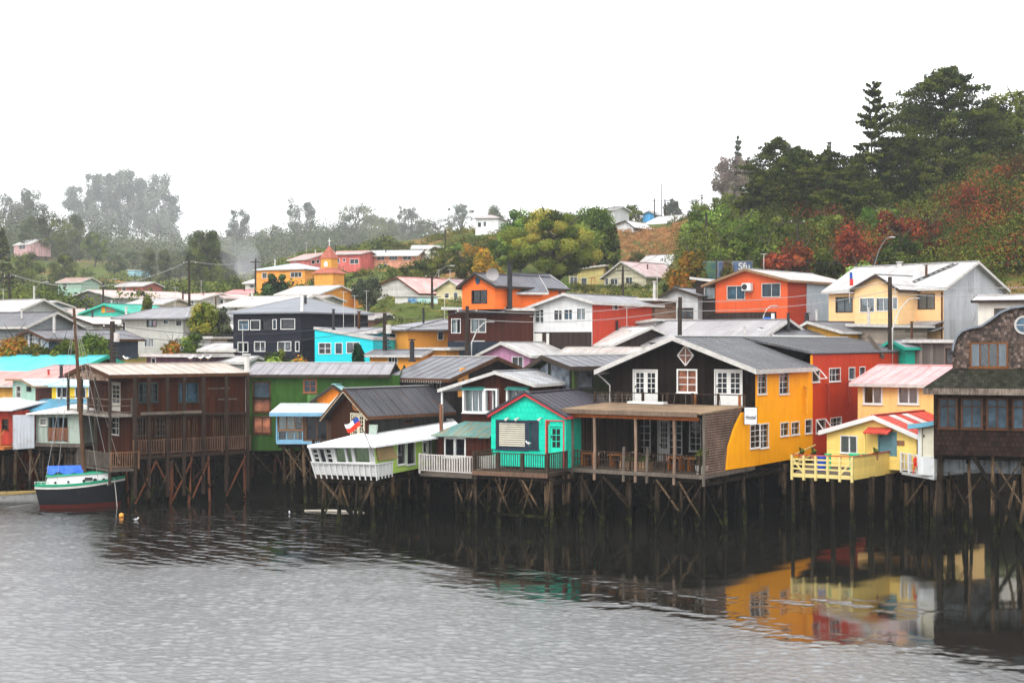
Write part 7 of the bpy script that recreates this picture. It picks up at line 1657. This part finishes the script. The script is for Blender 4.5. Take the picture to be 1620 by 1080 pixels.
def lampstand(label, px, yt, d, dx, dz):
    p = W(px, 560, d); g = ground(p.x, p.y); h = zat(yt, d)-g; rt = empty('street_lamp', (p.x, p.y, g), 0, label, 'street lamp', 'street lamps')
    MB().tube([(0, 0, 0), (0, 0, h-dz*1.3), (dx*.35, 0, h-dz*.5), (dx*.8, 0, h-.05), (dx, 0, h)], [.07, .055, .045, .04, .04], 7).build('post', TRIM, rt)
    MB().ball((dx+.25*(1 if dx > 0 else -1), 0, h), .14, 8, 5, (2.2, .8, .4)).build('lamp_head', LAMP_, rt)
lampstand('pale curved street lamp before the navy lower storey', 746, 509, 106.5, 1.2, 1.2)
lampstand('pale curved street lamp reaching right from the black pole before the cream house', 1412, 472, 98.5, 1.4, 1.6)
lampstand('small lamp arm above the roof of the vermilion house', 1208, 484, 112, .6, .6)
CBL = paint((.05, .05, .055), .1, rough=.5); CBG = paint((.3, .29, .28), .1)
def cable(label, a, b, sag=.6, r=.022, m=None, dy=0):
    a = Vector(a); b = Vector(b); n = 14
    pts = [a.lerp(b, k/n)+Vector((0, dy, -4*sag*(k/n)*(1-k/n))) for k in range(n+1)]
    mb = MB().tube(pts, r*.8, 5); o = mb.build('power_cable', m or CBL); tag(o, label, 'power cable', 'overhead cables')
off = lambda p, x=0, z=0: p+Vector((x, 0, z))
cable('thick pale cable sagging from the left edge pole to the pole before the poplars', off(pA_, 0, -.1), off(pB_, 0, -.1), 2.2, .05, CBG)
cable('pale cable from the poplar pole to the orange hipped house pole', off(pB_, 0, -.1), off(pC_, 0, -.1), .6, .045, CBG)
for k, (dz, nm) in enumerate(((-.3, 'upper'), (-.95, 'lower'))):
    cable(f'{nm} cable from the weathered pole across the navy house to the amber house pole', off(pN_, 0, dz), off(pE_, 0, dz-.1), 1.0, .025)
    cable(f'{nm} cable between the amber house pole and the red-brown house pole', off(pE_, 0, dz), off(pF_, 0, dz), .35, .028)
    cable(f'{nm} cable crossing the white clapboard house to the short dark pole', off(pF_, 0, dz), off(pG_, 0, dz), .5, .028, CBG)
    cable(f'{nm} cable from the short dark pole across the vermilion house to the black pole', off(pG_, 0, dz), off(pH_, 0, dz), .45, .028, CBG)
    q_ = W(1760, 443+k*9, 92)
    cable(f'{nm} cable from the black pole past the grey gable to the right edge', off(pH_, 0, dz-.2), q_, .4, .03, CBG)
    q_ = W(-160, 515+k*12, 112); cable(f'{nm} cable from the left edge to the weathered pole', q_, off(pN_, 0, dz), .5, .025)
cable('thin cable across the bushes above the white roofs', W(1180, 408, 128), W(1760, 402, 128), .8, .02)
cable('cable from the grass pole to the pole by the cream front gable', off(pD_, 0, -.5), off(pJ_, 0, -.5), 1.2, .025)
cable('cable along the mustard wing from the cream gable pole to the thin slope pole', off(pJ_, 0, -.4), off(pK_, 0, -.2), 1.0, .025)
cable('skyline cable between the mast by the blue house and the double-arm pole', off(pR_, 0, -.3), off(pP_, 0, -.3), .6, .035)

# ================================================================ boats, birds, floats
def loft(secs, name, mat, parent):
    mb = MB(); n = len(secs[0]); 
    for s_ in secs: mb.v += [tuple(p) for p in s_]
    for i in range(len(secs)-1):
        for j in range(n-1): mb.f.append((i*n+j, i*n+j+1, (i+1)*n+j+1, (i+1)*n+j))
    return mb.build(name, mat, parent, smooth=True)
bp = W(124, 800, 86.3); boat = empty('sailing_boat', (bp.x, bp.y, 0), R(14), 'old wooden sailing boat with black hull, white and green cabin and tall mast', 'boat')
Lh = 4.9
def sec(t, zlo=-.9, zhi=None, k=1.0):
    x = -Lh/2+Lh*t; bw_ = 1.15*math.sin(math.pi*min(1, .22+.78*t*.98))**.6*(1-t**5*.9) if t < .995 else .03
    sh = 1.25+.45*t**2+.12*(1-t)**2; pts = []
    for j in range(-8, 9):
        u = j/8; a = abs(u); y = bw_*math.sin(a*math.pi/2)**.55*(1 if u > 0 else -1); z = -.75+(sh+.75)*a**2.2; pts.append((x+(.28*t*t*(z/sh) if z > 0 else 0)-.3*(1-t)*(1-max(0, z)/sh)*-1, y*1.0, z))
    return pts, sh, bw_
S_ = [sec(k/16) for k in range(17)]
HB = NT('boat_hull_paint'); tc = HB.n('TexCoord').outputs['Object']; sp = HB.n('SeparateXYZ'); HB.l(tc, sp.inputs[0])
HB.l(HB.mix(HB.ramp(sp.outputs[2], .24, .27), (.06, .008, .005, 1), (.006, .007, .01, 1)), HB.b.inputs['Base Color']); HB.b.inputs['Roughness'].default_value = .5; HB.b.inputs['Specular IOR Level'].default_value = .12
loft([s_[0] for s_ in S_], 'hull', HB.m, boat)
mb = MB(); mw = MB(); BG = paint((.02, .3, .16), .15); deck = MB()
for (p, q) in zip(S_, S_[1:]):
    for e_ in (0, -1):
        a, b = Vector(p[0][e_]), Vector(q[0][e_]); mb.beam(a+Vector((0, 0, .05)), b+Vector((0, 0, .05)), .09, .14); mw.beam(a+Vector((0, 0, -.1)), b+Vector((0, 0, -.1)), .07, .12)
    deck.poly([p[0][0], q[0][0], q[0][-1], p[0][-1]])
mb.build('gunwale', BG, boat); mw.build('rubbing_strake', OFFW, boat); deck.build('deck', paint((.1, .3, .22), .3), boat)
cb = MB().hexa([(-1.9, -.6, 1.2), (1.75, -.5, 1.3), (1.75, .5, 1.3), (-1.9, .6, 1.2), (-1.75, -.55, 1.85), (1.75, -.48, 2.05), (1.75, .48, 2.05), (-1.75, .55, 1.85)]).build('cabin', paint((.75, .75, .72), .1), boat)
MB().hexa([(-1.85, -.64, 1.86), (1.85, -.56, 2.06), (1.85, .56, 2.06), (-1.85, .64, 1.86), (-1.85, -.6, 1.93), (1.85, -.52, 2.13), (1.85, .52, 2.13), (-1.85, .6, 1.93)]).build('roof', BG, cb)
for x, r_ in ((-1.3, .07), (-.55, .07), (.35, .09), (1.0, .12), (1.5, .1)):
    MB().tube([(x, -.64+.02*x, 1.58+.04*x), (x, -.54, 1.58+.04*x)], r_, 10).build('porthole', DKFR, cb)
MB().box(.4, -.6, 1.62, .85, -.56, 1.8).build('cabin_window', DKFR, cb)
tp_ = W(117, 488, 86)-Vector((bp.x, bp.y, 0)); c_, s2_ = math.cos(R(14)), math.sin(R(14)); tp_ = Vector((tp_.x*c_+tp_.y*s2_, -tp_.x*s2_+tp_.y*c_, tp_.z))
mbase = Vector((.35, 0, 1.9)); mast = wood((.13, .07, .04), .5)
MB().tube([mbase, tp_], [.15, .08], 9).build('mast', mast, boat)
MB().tube([(.4, 0, 2.3), (-1.9, 0, 2.35)], .05, 6).build('boom', mast, boat)
mb = MB(); n = 12
for i in range(n):
    for s_ in (-1, 1):
        x0, x1 = -1.8+2.1*i/n, -1.8+2.1*(i+1)/n; dr = lambda x: .42+.1*math.sin(x*7)+.12*(x+1.8)/2.1
        mb.poly([(x0, 0, 2.5), (x1, 0, 2.5), (x1, s_*.28, 2.5-dr(x1)), (x0, s_*.28, 2.5-dr(x0))])
mb.build('tarpaulin', paint((.02, .1, .5), .3, dirtcol=(.1, .25, .7), scale=4), boat, fix=False)
for k, q in enumerate(((-1.9, -.8, 1.35), (-1.2, -.95, 1.4), (1.2, -.9, 1.6), (1.9, -.5, 1.75), (2.6, 0, 1.9))): MB().tube([tp_.lerp(mbase, .06), q], .014, 4).build('rigging_line', CBG, boat)
MB().tube([(2.1, -.45, 1.7), (2.2, -.6, .9), (2.3, -.7, -.2)], .025, 5).build('anchor_chain', OFFW, boat)
for x in (-2.45, -2.1, -1.7): MB().tube([(x, -.75, 1.35), (x, -.75, 1.62)], .02, 5).build('stanchion', OFFW, boat)
MB().tube([(-2.5, -.7, 1.6), (-1.6, -.8, 1.6)], .02, 5).build('guard_rail', OFFW, boat)
sp_ = W(6, 790, 88.6); sk = empty('rowing_skiff', (sp_.x, sp_.y, 0), R(-4), 'weathered grey and yellow flat skiff moored at the left edge', 'boat')
S2 = []
for k in range(13):
    t_ = k/12; x = -2.2+4.4*t_; bw_ = .75*(1-t_**3.5)+.03; sh = .5+.22*t_**2; S2.append([(x+(.35*t_*max(0, z_)/sh), y_*bw_, z_*1.0) for y_, z_ in ((-1, sh), (-.92, .2), (-.7, -.1), (0, -.15), (.7, -.1), (.92, .2), (1, sh))])
loft(S2, 'hull', paint((.42, .42, .4), .3, dirtcol=(.2, .18, .15)), sk)
mb = MB()
for p, q in zip(S2, S2[1:]):
    for e_ in (0, -1): mb.beam(p[e_], q[e_], .09, .1)
mb.build('gunwale', wood((.38, .27, .1), .4), sk)
for x in (-1.2, .2): MB().box(x, -.68, .35, x+.25, .68, .39).build('thwart', BOARD, sk)
cb_ = MB().tube([(sp_.x+2.3, 88.6, .65), (sp_.x+2.9, 87.5, .15), (-30.2, 85.5, .03)], .02, 5).build('mooring_rope', CBG); tag(cb_, 'pale mooring rope running from the skiff across the water', 'rope')
b_ = empty('buoy', (*tuple(W(192, 817, 81.2))[:2], 0), 0, 'small orange ball buoy floating right of the sailing boat', 'buoy')
MB().ball((0, 0, .08), .14, 12, 8).build('float', paint((.85, .35, .06), .1, .4), b_, smooth=True); MB().tube([(0, 0, .2), (0, 0, .28)], .03, 6).build('eye', DKFR, b_)
GW = paint((.8, .8, .8), .05); GG = paint((.25, .27, .3), .1)
def gull(label, p, rz, sc=1, swim=False):
    r = empty('gull', p, rz, label, 'gull', 'gulls'); r.scale = (sc*.75,)*3; z = .03 if swim else .14
    mb = MB().ball((0, 0, z+.08), .1, 10, 6, (1.9, .85, .85)); mb.ball((.2, 0, z+.2), .06, 8, 5); mb.tube([(.13, 0, z+.1), (.19, 0, z+.19)], [.055, .045], 7)
    mb.build('body', GW, r, smooth=True); MB().hexa([(-.3, -.04, z+.08), (.08, -.09, z+.12), (.08, .09, z+.12), (-.3, .04, z+.08), (-.3, -.03, z+.11), (.08, -.07, z+.17), (.08, .07, z+.17), (-.3, .03, z+.11)]).build('wings', GG, r)
    MB().tube([(.25, 0, z+.2), (.33, 0, z+.18)], [.018, .006], 5).build('beak', paint((.7, .45, .05), .05), r)
    if not swim:
        for s_ in (-.03, .03): MB().tube([(0, s_, 0), (0, s_, z+.02)], .01, 4).build('leg', paint((.6, .3, .1), .05), r)
gull('white gull floating near the orange buoy', (*tuple(W(215, 824, 79.5))[:2], 0), .6, .85, True)
gull('white gull floating alone left of the drifting log', (*tuple(W(458, 814, 82.5))[:2], 0), 1.8, .85, True)
gal = hsp and [o for o in C.objects if o.name == 'gallery_house'][0]
for px_, lb in ((200, 'gull standing at the left end of the cream roof ridge'), (301, 'gull standing midway along the cream roof ridge'), (317, 'gull standing with folded wings right of the middle of the cream ridge'), (329, 'rightmost gull on the cream roof ridge')):
    t_ = (px_-205)/(388-205); x, y = -23.1-1.95+t_*6.3+.6, 88.6+t_*5.3
    y = 88.6+t_*5.0; x = (px_-810)/FL*y; gull(lb, (x, y, 8.78), R(random.choice([200, 20, 160])), 1.15)
gull('gull perched on the window sill of the turquoise cottage', W(836, 705.5, 77.5), 2.5, 1.0)
gull('gull perched on top of the hostel stovepipe', W(997, 527.5, 89.5), .4, 1.2)
lg = MB().tube([(*tuple(W(482, 808, 84))[:2], .02), (*tuple(W(530, 809, 83.6))[:2], .05), (*tuple(W(576, 812, 83))[:2], .0)], [.05, .09, .07], 7).build('drifting_log', wood((.5, .45, .38), .3)); tag(lg, 'pale log drifting on the water below the lime house', 'log')
# small flag on the cream house, blue cloth by the red house
f2 = empty('small_flag', W(1344, 458, 107.5), 0, 'small red white and blue flag hanging before the white roof of the cream house', 'flag')
MB().tube([(0, 0, -1), (0, 0, 1.7)], .025, 5).build('pole', TRIM, f2)
MB().box(.02, -.01, .3, .28, .01, .8).build('red_stripe', paint((.6, .04, .03)), f2); MB().box(.02, -.012, .8, .22, .012, 1.3).build('canton', paint((.02, .08, .35)), f2)
cl = empty('washing', W(1218, 512, 110), 0, 'blue and white washing hanging beside the vermilion house', 'laundry')
MB().box(-.5, -.02, -.5, .05, .02, .5).build('blue_cloth', paint((.03, .15, .6), .3), cl); MB().box(.1, -.02, -.6, .35, .02, .8).build('white_cloth', WHITE, cl)
# pots and tubs on the yellow deck
for px_, c, s_, lb in ((1297, (.02, .08, .5), .34, 'blue barrel on the yellow railed deck'), (1310, (.03, .5, .2), .18, 'small green basin on the yellow railed deck'), (1352, (.03, .55, .25), .3, 'wide green basin behind the yellow fence'), (1370, (.03, .45, .2), .22, 'smaller green basin behind the yellow fence near the door')):
    p = W(px_, 732, 77.2); t_ = empty('deck_tub', (p.x, p.y, 3.0), 0, lb, 'tub'); hh = .75 if c[2] == .5 else .9
    MB().tube([(0, 0, 0), (0, 0, hh)], [s_*.9, s_], 12).build('tub', paint(c, .1, .35), t_); MB().tube([(0, 0, hh-.05), (0, 0, hh+.02)], [s_*1.08]*2, 12).build('rim', paint(c, .1, .3), t_)
for px_, lb in ((1268, 'potted plant at the left of the yellow deck'), (1287, 'potted plant left of the blue barrel'), (1385, 'potted flower on the fence by the small house door')):
    p = W(px_, 732, 76.6); t_ = empty('potted_plant', (p.x, p.y, 3.6), 0, lb, 'potted plant')
    MB().tube([(0, 0, 0), (0, 0, .3)], [.12, .17], 10).build('pot', paint((.45, .2, .1)), t_); o = bpy.data.objects.new('foliage', crown_mesh('bush', 1, OLIVE, 500, .09)); C.objects.link(o); o.parent = t_; o.location = (0, 0, .25); o.scale = (.5, .5, .55)
# ================================================================ mist
hz = MB().box(-2650, -300, -5, 2650, 2660, 330).build('haze', None, None)
hz['kind'] = 'stuff'; hz.data.materials.clear()
hm = bpy.data.materials.new('mist'); hm.use_nodes = True; t_ = hm.node_tree; t_.nodes.clear()
vo = t_.nodes.new('ShaderNodeVolumePrincipled'); vo.inputs['Color'].default_value = (.93, .965, 1, 1); vo.inputs['Density'].default_value = 0.00019; vo.inputs['Anisotropy'].default_value = .1
ou = t_.nodes.new('ShaderNodeOutputMaterial'); t_.links.new(vo.outputs[0], ou.inputs['Volume']); hz.data.materials.append(hm)

def puff():
    a, b = W(399, 452, 224), W(382, 398, 236); mb = MB(); n = 9
    mb.tube([a.lerp(b, k/n)+Vector((math.sin(k*1.3)*.5, math.cos(k)*.6, 0)) for k in range(n+1)], [.35+.34*k for k in range(n+1)], 14)
    o = mb.build('chimney_smoke', None, None, smooth=True); tag(o, 'thin pale smoke drifting up from the valley roofs', 'smoke', kind='stuff')
    m = bpy.data.materials.new('smoke'); m.use_nodes = True; t = m.node_tree; t.nodes.clear(); v = t.nodes.new('ShaderNodeVolumePrincipled'); v.inputs['Color'].default_value = (.85, .9, 1, 1); v.inputs['Density'].default_value = .03
    u = t.nodes.new('ShaderNodeOutputMaterial'); t.links.new(v.outputs[0], u.inputs['Volume']); o.data.materials.append(m)
puff()
